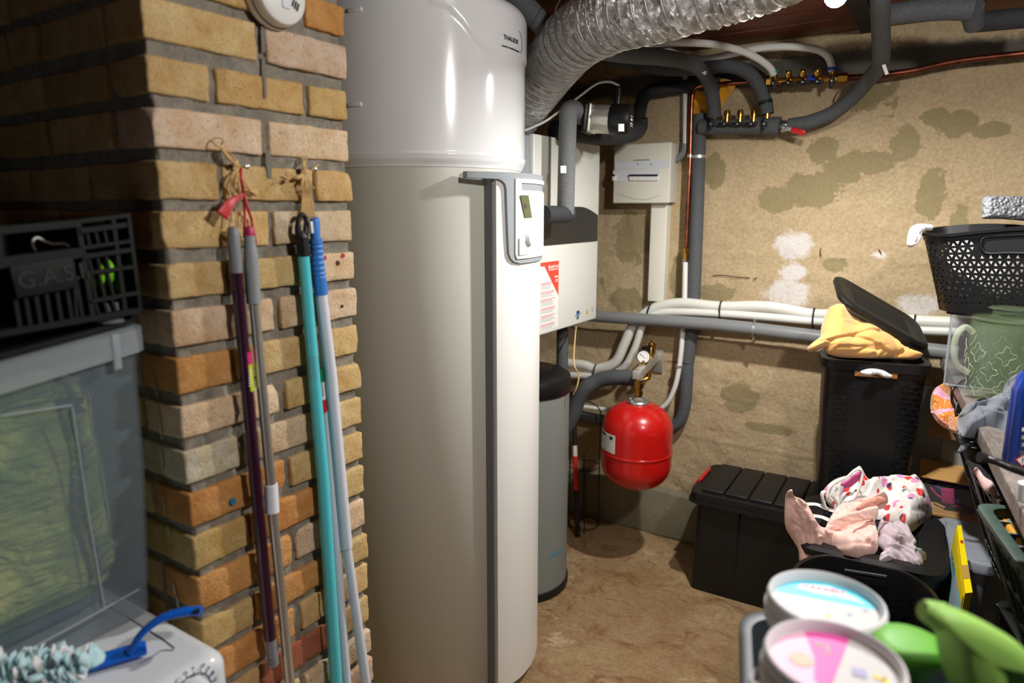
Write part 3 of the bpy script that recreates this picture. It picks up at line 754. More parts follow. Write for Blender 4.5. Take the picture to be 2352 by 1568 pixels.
for px in (1466, 1496): q = dd(px, 377); ob('snow_mark', flat([(q[0]+(.006 if i % 2 else .0025)*cos(i*pi/6), q[1]+(.006 if i % 2 else .0025)*sin(i*pi/6)) for i in range(12)], DM @ Matrix.Translation((0, 0, .0016))), 'print_blue', db)
w0 = dd(1409, 392); w1 = dd(1516, 414)
ob('breaker_window', flat(rect(w0[0], w1[1], w1[0], w0[1]), DM, .0012), 'pvc_gray' if False else 'box_window', db)
q0 = dd(1410, 402); q1 = dd(1415, 412)
def breaker(px):
    q = dd(px, 408); b_ = ob('breaker', rbox((q[0], FY-.006, q[1]), (.0155, .01, .026), .0015), 'sticker_white', db)
    ob('toggle', rbox((q[0], FY-.013, q[1]+.010), (.0145, .008, .0075), .001), 'black_matte', b_)
breaker(1412)
for i in range(9): breaker(1451+i*7.3)
ob('top_line', flat(rect(dd(1455, 368)[0], dd(1455, 369)[1], dd(1492, 369)[0], dd(1455, 368)[1]+.001), DM), 'print_dark', db)
sm = smooth([Vector((*dd(x, y), 0)) for x, y in ((1420, 444), (1440, 452), (1465, 458), (1492, 457), (1515, 448))], 4)
ob('curved_seam', tube([(p.x, FY-.0022, p.y) for p in sm], .0009, 6, 1), 'cap_gray', db)
for px, py in ((1413, 340), (1534, 340), (1411, 460), (1532, 461)): q = dd(px, py); ob('cover_screw', lathe([(0, .002), (.003, .002), (.0035, 0)], (q[0], FY-.002, q[1]), (0, -1, 0), 10), 'box_cream', db)
# cable trunking below it
TY = YW-.055; x0 = AY(1491, 600, TY).x; x1 = AY(1528, 600, TY).x; z0 = AY(1490, 691, TY).z
tk = thing('cable_trunking', 'cream vertical cable trunking below the distribution box', 'trunking', ((x0+x1)/2, YW-.02, z0))
ob('base_channel', rbox(((x0+x1)/2, YW-.026, (z0+Z0)/2), (x1-x0-.004, .05, Z0-z0-.004), .002), 'box_cream', tk)
ob('trunking_cover', rbox(((x0+x1)/2, TY+.006, (z0+Z0)/2), (x1-x0, .018, Z0-z0), .003), 'box_cream', tk)
# ================================================================== PIPES
def pipe(name, pts, r, m, label, cat='pipe', group=None, k=7, seg=14, rad=None, loc=None):
    """each of pts is a point; r metres"""
    P = [Vector(p) for p in pts]; th = thing(name, label, cat, loc or P[0], group)
    ob('tube', tube(P, r, seg, k, rad=rad), m, th, ang=50); return th
def WY(pts, y): return [AY(px, py, y) for px, py in pts]
def ring(p, d, r, w_, m, name, parent, seg=20):
    d = Vector(d).normalized(); return ob(name, tube([Vector(p)-d*w_/2, Vector(p)+d*w_/2], r, seg, 1), m, parent)
# thick grey lagged riser on the wall
yv = YW-.047
up_ = WY([(1607, 262), (1606, 300), (1602, 450), (1596, 620), (1591, 730), (1584, 800), (1579, 832)], yv)
lo = WY([(1579, 834), (1577, 880), (1573, 930), (1560, 968), (1530, 983), (1480, 980), (1400, 968), (1320, 952), (1290, 945)], yv)
r_ = rpx(31, up_[2])
th = thing('lagged_pipe', 'long grey foam lagged pipe running down the wall and bending left behind the red vessel', 'pipe', up_[-1])
ob('upper_lagging', tube(up_, r_, 18, 6), 'foam_gray', th, ang=50); ob('lower_lagging', tube(lo, r_*.96, 18, 8), 'foam_gray', th, ang=50)
# copper riser that turns into a white pipe
yc = YW-.06
rc = rpx(10, AY(1580, 400, yc))
c1 = WY([(1760, 186), (1700, 189), (1640, 194), (1604, 198), (1592, 212), (1588, 250), (1585, 360), (1580, 470), (1576, 570)], yc)
th = thing('copper_riser', 'bright copper pipe running down beside the grey lagged riser into a brass joint', 'pipe', c1[-1])
ob('tube', tube(c1, rc, 12, 6), 'copper', th); 
J = AY(1575, 582, yc); ring(J+Vector((0, 0, .012)), (0, 0, 1), rc*1.7, .022, 'brass', 'brass_nut', th, 6); ring(J-Vector((0, 0, .012)), (0, 0, 1), rc*1.45, .03, 'brass', 'brass_body', th)
ring(J-Vector((0, 0, .038)), (0, 0, 1), rc*1.5, .022, 'steel', 'crimp_sleeve', th)
w1 = WY([(1574, 602), (1572, 700), (1566, 790), (1559, 850), (1548, 895), (1528, 930), (1495, 945), (1440, 942), (1390, 940), (1322, 932)], yc-.01)
pipe('white_pipe', w1, rpx(12, w1[0]), 'pipe_white', 'thin white pipe below the brass joint, curving left behind the red vessel')
cl = thing('pipe_clamp', 'small metal double clamp holding the copper and lagged pipes', 'clamp', AY(1590, 360, yv))
p = AY(1604, 360, yv); ob('band', lathe([(r_+.001, -.006), (r_+.004, -.006), (r_+.004, .006), (r_+.001, .006)], p, (0, 0, 1), 28), 'steel_brushed', cl)
p = AY(1585, 358, yc); ob('band', lathe([(rc+.001, -.006), (rc+.003, -.006), (rc+.003, .006), (rc+.001, .006)], p, (0, 0, 1), 20), 'steel_brushed', cl)
ob('screw', cyl(AY(1596, 361, yc+.01), AY(1596, 361, yc+.01)+Vector((0, -.02, 0)), .003), 'brass', cl)
cl = thing('pipe_clamp', 'small clamp on the white and grey pipes right of the pressure gauge', 'clamp', AY(1566, 828, yv))
ob('band', lathe([(.013, -.005), (.0165, -.005), (.0165, .005), (.013, .005)], w1[3]+Vector((0, 0, .02)), (0, 0, 1), 20), 'steel_brushed', cl)
# conduit into the distribution box
w2 = WY([(1574, 176), (1574, 230), (1574, 336)], YW-.03)
th = pipe('cable_conduit', w2, rpx(12, w2[0]), 'pipe_white', 'narrow white cable conduit dropping to the distribution box', k=2)
w3 = WY([(1574, 330), (1573, 345), (1568, 354), (1558, 364), (1552, 369)], YW-.03)
ob('elbow', tube(w3, rpx(15, w3[0]), 12, 4), 'pvc_gray', th)
# bundle of two white conduits, each a pipe
yb = YW-.078
A_ = WY([(2215, 742), (2100, 737), (1950, 722), (1868, 722), (1760, 704), (1655, 704), (1570, 696), (1520, 702), (1488, 716), (1455, 745), (1434, 790), (1412, 832), (1370, 846), (1340, 838), (1290, 832)], yb)
B_ = WY([(2215, 762), (2080, 757), (1950, 742), (1868, 737), (1740, 726), (1655, 720), (1560, 716), (1510, 720), (1478, 744), (1458, 800), (1432, 845), (1395, 862), (1368, 864), (1330, 862), (1290, 862)], yb-.012)
pa = pipe('white_conduit', A_, rpx(25, A_[5]), 'pipe_pex', 'upper white corrugated conduit of the tied pair crossing the wall', group=None, k=7)
pb = pipe('white_conduit', B_, rpx(18, B_[5]), 'pipe_pex', 'lower, thinner white conduit of the tied pair crossing the wall', k=7)
for px, py, tl in ((1492, 713, .35), (1656, 712, 0), (1869, 730, 0), (1368, 854, .1), (2100, 747, 0)):
    p = AY(px, py, yb-.006)
    th = single('cable_tie', tube([p+Vector((cos(a)*.004+tl*sin(a)*.03, sin(a)*.032 , sin(a)*0)) for a in (0,)], .002) if False else
        tube([p+Vector((tl*.03*sin(a), .024*cos(a), .039*sin(a))) for a in [2*pi*i/16 for i in range(16)]], .0035, 6, 2, closed=True), 'black_matte',
        {1492: 'black cable tie at the bend below the trunking', 1656: 'black cable tie in the middle of the white conduits', 1869: 'black cable tie on the white conduits near the towel', 1368: 'black cable tie low on the white conduits left of the red vessel', 2100: 'black cable tie on the white conduits behind the hamper lid'}[px], 'cable tie', loc=p)
# grey plastic waste pipe with bracket
yp = YW-.112
g = WY([(1340, 722), (1380, 727), (1640, 745), (1900, 776), (2200, 812)], yp)
wp = pipe('waste_pipe', g, rpx(27, g[1]), 'pvc_gray', 'straight grey plastic waste pipe sloping along the back wall', k=3, seg=24)
p = AY(1733, 757, yp); R_ = rpx(27, g[1])
br = thing('pipe_bracket', 'zinc bracket around the grey waste pipe', 'bracket', p)
ob('band', lathe([(R_+.001, -.005), (R_+.004, -.005), (R_+.004, .005), (R_+.001, .005)], p, (1, .0, -.07), 28), 'zinc', br)
ob('stud', cyl(p+Vector((0, .02, 0)), (p.x, YW-.004, p.z), .004), 'zinc', br); ob('clamp_screw', cyl(p+Vector((0, -.008, .028)), p+Vector((0, -.008, .045)), .0055), 'zinc', br); ob('clamp_screw', cyl(p+Vector((0, -.008, -.028)), p+Vector((0, -.008, -.043)), .005), 'zinc', br)
# lower insulated manifold
ym = YW-.07
m0 = AY(1608, 292, ym); m1 = AY(1792, 289, ym); mr = rpx(34, m0)
mf = thing('lagged_manifold', 'foam lagged horizontal manifold carrying black valves and brass caps', 'manifold', m0)
ob('lagging', tube([m0, AY(1700, 291, ym), AY(1735, 290, ym)], mr, 18, 3), 'foam_gray', mf); ob('lagging', tube([AY(1736, 289, ym), m1], mr*1.12, 18, 2), 'foam_gray', mf)
def valve(px, py, y, parent, turned):
    p = AY(px, py, y); v_ = ob('valve', join(lathe([(.011, 0), (.011, .018), (.007, .02), (.007, .03)], p, (0, -1, 0), 14)), 'black_plastic', parent)
    q = p+Vector((0, -.026, 0))
    h = rbox((0, 0, 0), (.012, .008, .05), .003) if turned else rbox((0, 0, 0), (.05, .008, .012), .003)
    h.transform(Matrix.Translation(q)); ob('valve_handle', h, 'black_plastic', v_)
    ob('handle_screw', lathe([(0, .004), (.004, .003), (.005, 0)], q+Vector((0, -.004, 0)), (0, -1, 0), 8), 'zinc', v_); return p
yf = ym-mr-.0
for i, px in enumerate((1637, 1668, 1698, 1729)): valve(px, 286, yf, mf, i == 0)
valve(1758, 286, yf, mf, True)
for px in (1669, 1699, 1730):
    p = AY(px, 283, ym-.02); b_ = ob('brass_cap', lathe([(.009, 0), (.009, .02), (.0135, .022), (.0135, .036), (.011, .046), (.004, .05), (0, .05)], p+Vector((0, 0, .004)), (0, 0, 1), 12), 'brass', mf)
p = AY(1762, 262, ym-.01); ob('brass_stub', cyl(p-Vector((0, 0, .04)), p+Vector((0, 0, .01)), .012), 'brass', mf)
# ball valve with red lever
p = AY(1800, 290, ym)
bv = thing('ball_valve', 'steel ball valve with a red lever at the right end of the lagged manifold', 'valve', p)
ob('valve_body', tube([m1-Vector((.004, 0, 0)), AY(1798, 290, ym), AY(1806, 289, ym), AY(1812, 288, ym)], [.02, .024, .022, .019], 12, 2), 'steel', bv)
q = AY(1800, 293, ym-.04); ob('stem_nut', lathe([(.012, 0), (.012, .012), (.006, .02), (0, .02)], q+Vector((0, .012, 0)), (0, -1, 0), 6), 'zinc', bv)
B = basis(q, AY(1850, 306, ym-.045)-q, (0, 0, 1)); L = (AY(1850, 306, ym-.045)-q).length
le = ob('lever', rbox((L*.2, 0, 0), (L*.4, .014, .003), .001, m=B), 'zinc', bv); ob('lever_grip', rbox((L*.66, 0, 0), (L*.66, .021, .009), .004, m=B), 'red_lever', le)
# pipe from the valve sweeping up to the ceiling
def PY(px, py, y): return AY(px, py, y)
sw = [AY(1812, 288, ym), AY(1860, 280, ym-.01), AY(1915, 258, ym-.02), AY(1960, 222, ym-.06), AY(1996, 182, ym-.14)]
d0 = depth(sw[-1])
sw += [AD(2020, 150, d0-.09), AD(2024, 120, d0-.18), AD(2023, 60, d0-.3), AD(2022, 0, d0-.42), AD(2021, -60, d0-.5)]
sp_ = pipe('swept_lagged_pipe', sw, .027, 'foam_gray', 'thick grey lagged pipe curving from the red lever valve up to the ceiling', k=8, seg=20)
p = AD(2029, 163, d0-.16); B = basis(p, (_r*.7+_u*.6), _u); ob('paper_tag', rbox((0, 0, 0), (.012, .034, .0012), .0004, m=basis(p-_f*.012, _r+_u*.35, _u+_r*.5)), 'sticker_white', sp_)
# upper brass manifold
yu = YW-.09
u0 = AY(1768, 187, yu); u1 = AY(1940, 179, yu)
um = thing('brass_manifold', 'brass manifold with black taps high on the wall, fed by two white pipes', 'manifold', u0)
ob('manifold_bar', tube([u0, u1], .0125, 14, 1), 'brass', um)
ax_ = (u1-u0).normalized()
for px, py, rr, ww in ((1767, 187, .019, .016), (1934, 179.5, .02, .016), (1943, 179, .018, .014), (1926, 180, .015, .02)): ring(AY(px, py, yu), ax_, rr, ww, 'brass', 'union_nut', um, 6)
mat('ring_blue', (36, 70, 190), .4); mat('ring_green', (30, 170, 120), .4)
ring(AY(1864, 182.5, yu), ax_, .0155, .026, 'ring_blue', 'blue_sleeve', um)
for i, (px, py) in enumerate(((1779, 186), (1813, 185), (1846, 183), (1879, 182), (1912, 180))):
    valve(px, py+8, yu-.012, um, i in (0, 4))
    p = AY(px, py, yu)
    if i in (0, 4): ob('outlet', cyl(p, AY(px-1, py-14, yu), .012), 'brass', um); ob('colour_ring', lathe([(.011, 0), (.0165, .001), (.0175, .006), (.0165, .012), (.011, .013)], AY(px-(3 if i == 0 else 1), py-17, yu), (0, 0, 1), 18), 'ring_green' if i == 0 else 'ring_blue', um)
    else: ob('brass_cap', lathe([(.008, -.02), (.009, .0), (.013, .003), (.0135, .018), (.009, .026), (0, .028)], p+Vector((0, -.02, .008)), (0, -.6, .8), 12), 'brass', um)
# copper feeding it from the right
c2 = [AY(1944, 179, yu), AY(1975, 177, yu), AY(2030, 172, yu), AY(2100, 162, yu+.01), AY(2160, 148, yu+.01), AY(2230, 136, yu+.01), AY(2360, 122, yu+.01), AY(2440, 112, yu+.01)]
pipe('copper_feed', c2, .0115, 'copper_old', 'dull copper pipe running right from the brass manifold along the top of the wall', k=5)
# two white pipes looping down to it
q = AY(1777, 172, yu); w4 = [q, AY(1768, 155, yu-.02), AY(1740, 134, yu-.05), AY(1700, 116, yu-.1), AY(1640, 102, yu-.2), AD(1570, 98, 2.45), AD(1490, 99, 2.35), AD(1430, 104, 2.3), AD(1380, 110, 2.28)]
pipe('white_pipe', w4, .0135, 'pipe_white', 'white pipe with green ring curving from behind the foil duct to the brass manifold', k=6)
q = AY(1911, 165, yu); w5 = [q, AY(1909, 148, yu), AY(1898, 126, yu-.01), AY(1868, 112, yu-.03), AY(1800, 107, yu-.05), AY(1740, 111, yu-.06), AY(1680, 124, yu-.05), AY(1612, 136, yu), AY(1560, 126, yu+.0), AY(1500, 104, yu-.0), AY(1440, 84, yu)]
pipe('white_pipe', w5, .0135, 'pipe_white', 'white pipe with blue ring arching over the brass manifold', k=6)
# lagged pipes from behind the duct down to the manifold
q = AY(1641, 268, yf+.01); f1 = [q, AY(1639, 235, yf-.01), AY(1632, 200, yf-.05), AY(1614, 165, yf-.13), AY(1580, 143, yf-.26), AD(1520, 132, 2.35), AD(1450, 126, 2.2), AD(1395, 118, 2.1), AD(1340, 108, 2.1)]
fp = pipe('lagged_pipe', f1, .0275, 'foam_gray', 'front grey lagged pipe leaving the foil duct and dropping to the first black valve', k=7, seg=20)
p = AY(1613, 166, yf-.165); ob('paper_tag', rbox((0, 0, 0), (.03, .014, .001), .0003, m=basis(p-_f*.006, _r-_u*.5, _u)), 'sticker_white', fp)
q = AY(1762, 262, ym-.01); f2 = [q, AY(1758, 235, ym-.01), AY(1742, 195, ym-.02), AY(1715, 165, ym-.03), AY(1670, 152, ym-.04), AY(1600, 158, ym-.05), AY(1520, 158, ym-.1), AY(1430, 140, ym-.15), AY(1370, 130, ym-.2)]
fp = pipe('lagged_pipe', f2, .0265, 'foam_gray', 'rear grey lagged pipe with black tape, dropping to the last valve of the manifold', k=7, seg=20)
d_ = (f2[1]-f2[0]).normalized(); ring(f2[0]+d_*.045, d_, .0275, .014, 'black_matte', 'tape', fp)
# dark lagged pipe from the wall to the pump outlet
f3 = [AY(1655, 192, YW-.03), AY(1600, 196, YW-.04), AY(1540, 203, YW-.05), AY(1500, 208, YW-.08), AY(1478, 226, YW-.12), AY(1468, 262, YW-.2), AY(1464, 300, YW-.26)]
pipe('lagged_pipe', f3, .0275, 'foam_dark', 'dark grey lagged pipe bending down behind the circulation pump', k=7, seg=20)
e0 = AY(1466, 290, YW-.26); f4 = [e0+Vector((.0, 0, .03)), e0, AY(1452, 304, YW-.34), AY(1400, 310, YW-.45), AY(1330, 305, YW-.6), AY(1270, 300, YW-.7)]
pipe('lagged_pipe', f4, .038, 'foam_dark', 'thick dark lagged pipe lying above the wall boiler', k=6, seg=22)
# lagged pipe in front of the boiler
FPY = 2.2
a_ = AY(1305, 262, FPY); b_ = AY(1301, 400, FPY-.0); c_ = AY(1299, 492, FPY)
lp = thing('lagged_pipe', 'speckled grey lagged pipe hanging in front of the boiler, with a mitred elbow', 'pipe', c_)
rr = rpx(40, b_)
ob('vertical_lagging', tube([a_, b_, c_-Vector((0, 0, .0))], rr, 22, 1), 'foam_pale', lp, ang=50)
e_ = c_+Vector((-.0, -.16, -.0)); ob('lower_elbow', tube([c_+Vector((0, .024, .004)), c_, e_], rr*.98, 22, 1), 'foam_dark', lp, ang=50)
pc = AY(1337, 268, 2.3); ob('upper_elbow', tube([a_-Vector((0, 0, .02)), a_+Vector((0, .004, .012)), a_*.6+pc*.4+Vector((0, 0, .02)), pc], rr, 22, 4), 'foam_pale', lp, ang=50)
ob('paper_tag', rbox((0, 0, 0), (.02, .026, .001), .0003, m=basis(AY(1294, 389, FPY-.012-rr), _r, _u)), 'sticker_white', lp)
# circulation pump
p0 = AY(1336, 272, 2.3); px1 = AY(1450, 276, 2.3+.035); dirp = (px1-p0).normalized(); Lp = (px1-p0).length
pu = thing('circulation_pump', 'silver circulation pump with black head above the boiler', 'pump', p0)
rp = rpx(66, (p0+px1)/2)
def at(f): return p0+dirp*Lp*f
ob('pump_housing', tube([at(-.06), at(.0), at(.06), at(.1)], [.018, .026, .034, .036], 20, 2), 'black_plastic', pu)
B = basis(at(.13), dirp, (0, 0, 1))
ob('flange', rbox((0, 0, 0), (Lp*.12, rp*2.05, rp*2.05), .012, m=B), 'black_plastic', pu)
m_ = MB()
bm = tube([at(.2), at(.23), at(.6)], [rp*.9, rp*.95, rp*.95], 48, 1, rad=lambda s_, a: 1+.02*math.copysign(1, sin(a*12)) if s_ > .01 else 1)
ob('motor_body', bm, 'steel_brushed', pu); ob('end_plate', rbox((-0, 0, 0), (.012, rp*1.95, rp*1.95), .006, m=basis(at(.22), dirp, (0, 0, 1))), 'steel_brushed', pu)
for s1 in (-1, 1):
    for s2 in (-1, 1): ob('bolt', cyl(at(.24)+Vector((0, 0, s1*rp*.8))+dirp.cross(Vector((0, 0, 1)))*s2*rp*.8, at(.29)+Vector((0, 0, s1*rp*.8))+dirp.cross(Vector((0, 0, 1)))*s2*rp*.8, .005, seg=8), 'zinc', pu)
ob('pump_head', tube([at(.6), at(.63), at(.93), at(.99), at(1.0)], [rp*.98, rp*1.05, rp*1.05, rp*.96, rp*.7], 36, 1), 'black_plastic', pu)
Bh = basis(at(1.0)+dirp*.001, dirp.cross(Vector((0, 0, 1)))*-1, (0, 0, 1))
prn = MB()
for i, yy in enumerate((.022, .013, -.012, -.02)):
    for j in range(4): prn.add(rbox(((j-1.5)*.011, yy, 0), (.007, .003 if i % 2 else .005, .0006), m=Bh))
prn.add(rbox((0, .002, 0), (.03, .008, .0006), m=Bh)); ob('printed_marks', prn.bm, 'box_window', pu)
q = AD(1427, 293, depth(at(.8))-rp-.006); ob('rating_label', rbox((0, 0, 0), (.02, .026, .001), .0003, m=basis(q, _r, _u+_r*.2)), 'sticker_white', pu)
cp = at(.72)+Vector((0, 0, rp))
ob('cable_gland', tube([cp-Vector((0, 0, .01)), cp+Vector((0, 0, .03)), cp+Vector((0, 0, .032)), cp+Vector((0, 0, .055)), cp+Vector((0, 0, .062))], [.011, .011, .013, .013, .006], 14, 1), 'black_plastic', pu)
ct = cp+Vector((0, 0, .06)); dc = depth(ct)
ob('cable', tube([ct, AD(1420, 196, dc), AD(1400, 188, dc), AD(1370, 193, dc), AD(1330, 222, dc), AD(1290, 252, dc+.0), AD(1250, 280, dc), AD(1205, 300, dc+.0)], .0042, 8, 6), 'pvc_gray' if False else 'pipe_pex', pu)
# lagged pipes top left and top right
t1 = [AD(1130, -40, 2.0), AD(1190, 2, 2.02), AD(1232, 42, 2.06), AD(1275, 92, 2.14), AD(1310, 140, 2.3)]
pipe('lagged_pipe', t1, .033, 'foam_gray', 'dark lagged pipe passing over the water heater and behind the foil duct', k=6, seg=20)
d1 = 1.98
t2 = [AD(2030, 36, d1+.08), AD(2100, 26, d1+.05), AD(2180, 20, d1), AD(2232, 22, d1-.02)]
th = thing('lagged_pipe', 'grey lagged pipe with a mitred elbow under the planks in the top right corner', 'pipe', t2[0])
ob('left_run', tube(t2, .0315, 20, 4), 'foam_gray', th, ang=50); ob('elbow', tube([AD(2232, 18, d1-.02), AD(2238, 60, d1+.03)], [.0315, .026], 20, 1), 'foam_gray', th)
ob('right_run', tube([AD(2234, 52, d1+.06), AD(2300, 46, d1+.02), AD(2400, 36, d1-.04)], .0285, 20, 3), 'foam_dark', th, ang=50)
# pipe under the boiler to the cylinder
q0 = AX(1292, 765, -1.37); q1 = AX(1291, 850, -1.37)
pipe('lagged_pipe', [AX(1292, 742, -1.37), q0, q1, AX(1290, 880, -1.37)], rpx(27, q0), 'foam_gray', 'short lagged pipe between the boiler and the grey buffer tank', k=2, seg=18)
# ================================================================== FOIL DUCT
D0 = [AD(1160, 285, 2.5), AD(1205, 226, 2.42), AD(1262, 152, 2.26), AD(1318, 90, 2.05), AD(1400, 43, 1.88), AD(1500, 15, 1.76), AD(1600, -15, 1.68), AD(1700, -45, 1.62), AD(1800, -84, 1.55), AD(1900, -138, 1.45), AD(2000, -200, 1.36)]
DP = smooth(D0, 46); n = len(DP); LEN = [0]
for i in range(1, n): LEN.append(LEN[-1]+(DP[i]-DP[i-1]).length)
FRM = frames(DP); PIT = .036
def drad(i): return .1-.011*sst(i/(n-1)*2.2)
bm = bmesh.new(); SG = 84; RG = []
for i in range(n):
    T, u, v_ = FRM[i]; row = []
    for j in range(SG):
        a = 2*pi*j/SG; ph = (LEN[i]/PIT-a/(2*pi)) % 1.0
        s_ = 1-abs(2*ph-1)          # 0 at the wire, 1 half way
        q = u*cos(a)+v_*sin(a); p = DP[i]+q*drad(i)
        nn = noise.noise(p*38)*.5+noise.noise(p*85)*.35
        rg = max(0, 1-4*abs(noise.noise(p*24+Vector((3, 1, 7)))))
        r = drad(i)+.0008-.003*min(1, s_*1.6)+.0075*nn*min(1, s_*2.2)+.005*rg*min(1, s_*2)
        row.append(bm.verts.new(DP[i]+q*r))
    RG.append(row)
for i in range(n-1):
    for j in range(SG): bm.faces.new((RG[i][j], RG[i][(j+1) % SG], RG[i+1][(j+1) % SG], RG[i+1][j]))
du = thing('foil_duct', 'crinkled silver foil flexible duct with spiral wire bending over the water heater', 'duct', D0[1])
ob('foil_sleeve', bm, 'foil', du, ang=180)
hp = []; s_ = 0; 
def at_len(L_):
    import bisect
    k = min(max(bisect.bisect(LEN, L_), 1), n-1); f = (L_-LEN[k-1])/max(1e-9, LEN[k]-LEN[k-1]); return k-1, f
tot = LEN[-1]; turns = int(tot/PIT); NS = 30
for q in range(turns*NS):
    L_ = q/NS*PIT; k, f = at_len(L_); a = 2*pi*(q/NS)
    T, u, v_ = FRM[k]; c = DP[k].lerp(DP[k+1], f); hp.append(c+(u*cos(a)+v_*sin(a))*(drad(k)+.0025))
ob('spiral_wire', tube(hp, .0012, 5, 1), 'wire_pale', du, ang=180)
sw_ = [AD(1385, 128, 1.82), AD(1400, 131, 1.82), AD(1418, 120, 1.82), AD(1430, 98, 1.82)]
ob('loose_wire', tube(sw_, .0014, 5, 5), 'wire_pale', du)
ob('loose_wire', tube([AD(1283, 40, 1.92), AD(1276, 24, 1.92), AD(1284, 4, 1.92), AD(1300, -14, 1.92)], .0012, 5, 5), 'wire_pale', du)
# ================================================================== RED EXPANSION VESSEL
za = .863; wpt = AY(1508, 822, YW); fr = AZ(1468, 864, za)
VX = fr.x-.0; VY = fr.y
VC = Vector((VX, VY, 0)); dV = depth((VX, VY, .6)); VR = rpx(160, (VX, VY, .62))
zt = AD(1460, 918, dV).z; zb0 = AD(1460, 1133, dV-.03).z; zt -= .0
prof = []; rr_ = VR
def cap_(f): return VR*(1-(1-f)**2.6)**(1/2.2) if f < 1 else VR
hgt = zt-zb0; cap_h = hgt*.30
prof = [(0, zb0)]
for i in range(1, 15): f = i/14; prof.append((VR*sin(f*pi/2)**.85, zb0+cap_h*(1-cos(f*pi/2))))
mid_ = zb0+hgt*.44
prof += [(VR, mid_-.02), (VR, mid_-.0075), (VR, mid_-.006), (VR+.003, mid_-.004), (VR+.003, mid_+.004), (VR, mid_+.006), (VR, mid_+.0075), (VR, mid_+.02)]
for i in range(14, 2, -1): f = i/14; prof.append((VR*sin(f*pi/2)**.85, zt-cap_h*(1-cos(f*pi/2))))
prof.append((.0, zt-.003))
ev = thing('expansion_vessel', 'glossy red expansion vessel hanging below a pressure gauge on the back wall', 'expansion vessel', (VX, VY, zb0))
ob('tank_shell', lathe(prof, VC, seg=72), 'red_tank', ev, ang=60)
ob('flange', lathe([(.038, zt-.012), (.047, zt-.008), (.047, zt+.002), (.043, zt+.007), (.03, zt+.01), (.016, zt+.022)], VC, seg=40), 'zinc', ev)
for i in range(6): a = i*pi/3; c = VC+Vector((.036*cos(a), .036*sin(a), zt+.005)); ob('flange_bolt', cyl(c, c+Vector((0, 0, .007)), .006, seg=6), 'zinc', ev)
a, z = ACa(1390, 1010, VC, VR)
a1_, z1_ = ACa(1413, 1008, VC, VR); z0_ = ACa(1411, 1043, VC, VR)[1]
ob('rating_label', shell(VC, [(z0_, a1_-radians(62), a1_), (z1_+.012, a1_-radians(62), a1_)], lambda a, z: VR+.0012, 12, .001), 'sticker_white', ev)
ob('label_print', join(shell(VC, [(z1_-.001, a1_-radians(40), a1_-radians(22)), (z1_+.007, a1_-radians(40), a1_-radians(22))], lambda a, z: VR+.0018, 6, .001), shell(VC, [(z1_-.009, a1_-radians(12), a1_-radians(5)), (z1_+.005, a1_-radians(12), a1_-radians(5))], lambda a, z: VR+.0018, 4, .001)), 'print_dark', ev)
sg = thing('safety_group', 'steel and brass safety group with round gauge above the red vessel', 'valve group', wpt)
q = Vector((VX, VY, 0))
ob('neck', lathe([(.013, zt+.018), (.013, zt+.03), (.019, zt+.03), (.019, zt+.05), (.014, zt+.052), (.014, zt+.062), (.021, zt+.062), (.021, zt+.082), (.015, zt+.084), (.015, zt+.1)], q, seg=6), 'brass', sg)
ob('lower_stub', cyl(q+Vector((0, 0, zt+.095)), q+Vector((0, 0, za+.0)), .017), 'steel_brushed', sg)
A_ = Vector((VX, VY-.03, za+.01)); Bw = Vector((wpt.x, YW-.012, za+.01)); L = (Bw-A_).length
ob('steel_arm', rbox((L/2, 0, 0), (L, .036, .036), .003, m=basis(A_, Bw-A_, (0, 0, 1))), 'steel_brushed', sg)
ob('wall_plate', rbox((wpt.x+.014, YW-.012, za-.01), (.045, .006, .11), .004), 'steel_brushed', sg)
g_ = A_.lerp(Bw, .32)+Vector((0, 0, .038)); ob('gauge_stem', cyl(g_-Vector((0, 0, .03)), g_, .008), 'brass', sg)
gn = (EYEV-g_).normalized(); gn.z *= .4; gn.normalize()
ga = ob('pressure_gauge', lathe([(0, -.022), (.026, -.022), (.0285, -.018), (.0285, .004), (.026, .005)], g_+Vector((0, 0, .016)), gn, 32), 'black_matte', sg)
ob('gauge_dial', lathe([(0, .0035), (.0262, .0035), (.0262, .002)], g_+Vector((0, 0, .016)), gn, 32), 'sticker_white', ga)
Gd = basis(g_+Vector((0, 0, .016))+gn*.0042, Vector((0, 0, 1)).cross(gn), (0, 0, 1))
ob('needle', join(flat([(-.017, .012), (-.015, .013), (.009, -.007), (.008, -.008)], Gd, .0006), *[flat(circ(.019*cos(radians(a)), .019*sin(radians(a)), .0012, 6), Gd) for a in range(-40, 230, 27)]), 'print_dark', ga)
v_ = A_.lerp(Bw, .72)+Vector((0, 0, .018)); ob('air_vent', lathe([(.012, 0), (.012, .014), (.019, .016), (.02, .05), (.0215, .052), (.0215, .06), (.016, .066), (.006, .068), (.006, .078), (0, .078)], v_, seg=24), 'brass', sg)
v_ = A_.lerp(Bw, .55)+Vector((-.01, 0, .018)); ob('relief_cap', lathe([(.01, 0), (.01, .03), (.02, .032), (.02, .062), (0, .066)], v_, seg=24), 'black_plastic', sg)
v_ = A_.lerp(Bw, .62)-Vector((0, 0, .018)); ob('drain_valve', tube([v_, v_-Vector((0, 0, .03)), v_-Vector((.0, .0, .05)), v_+Vector((-.02, -.02, -.058))], [.01, .013, .012, .009], 12, 2), 'brass', sg)
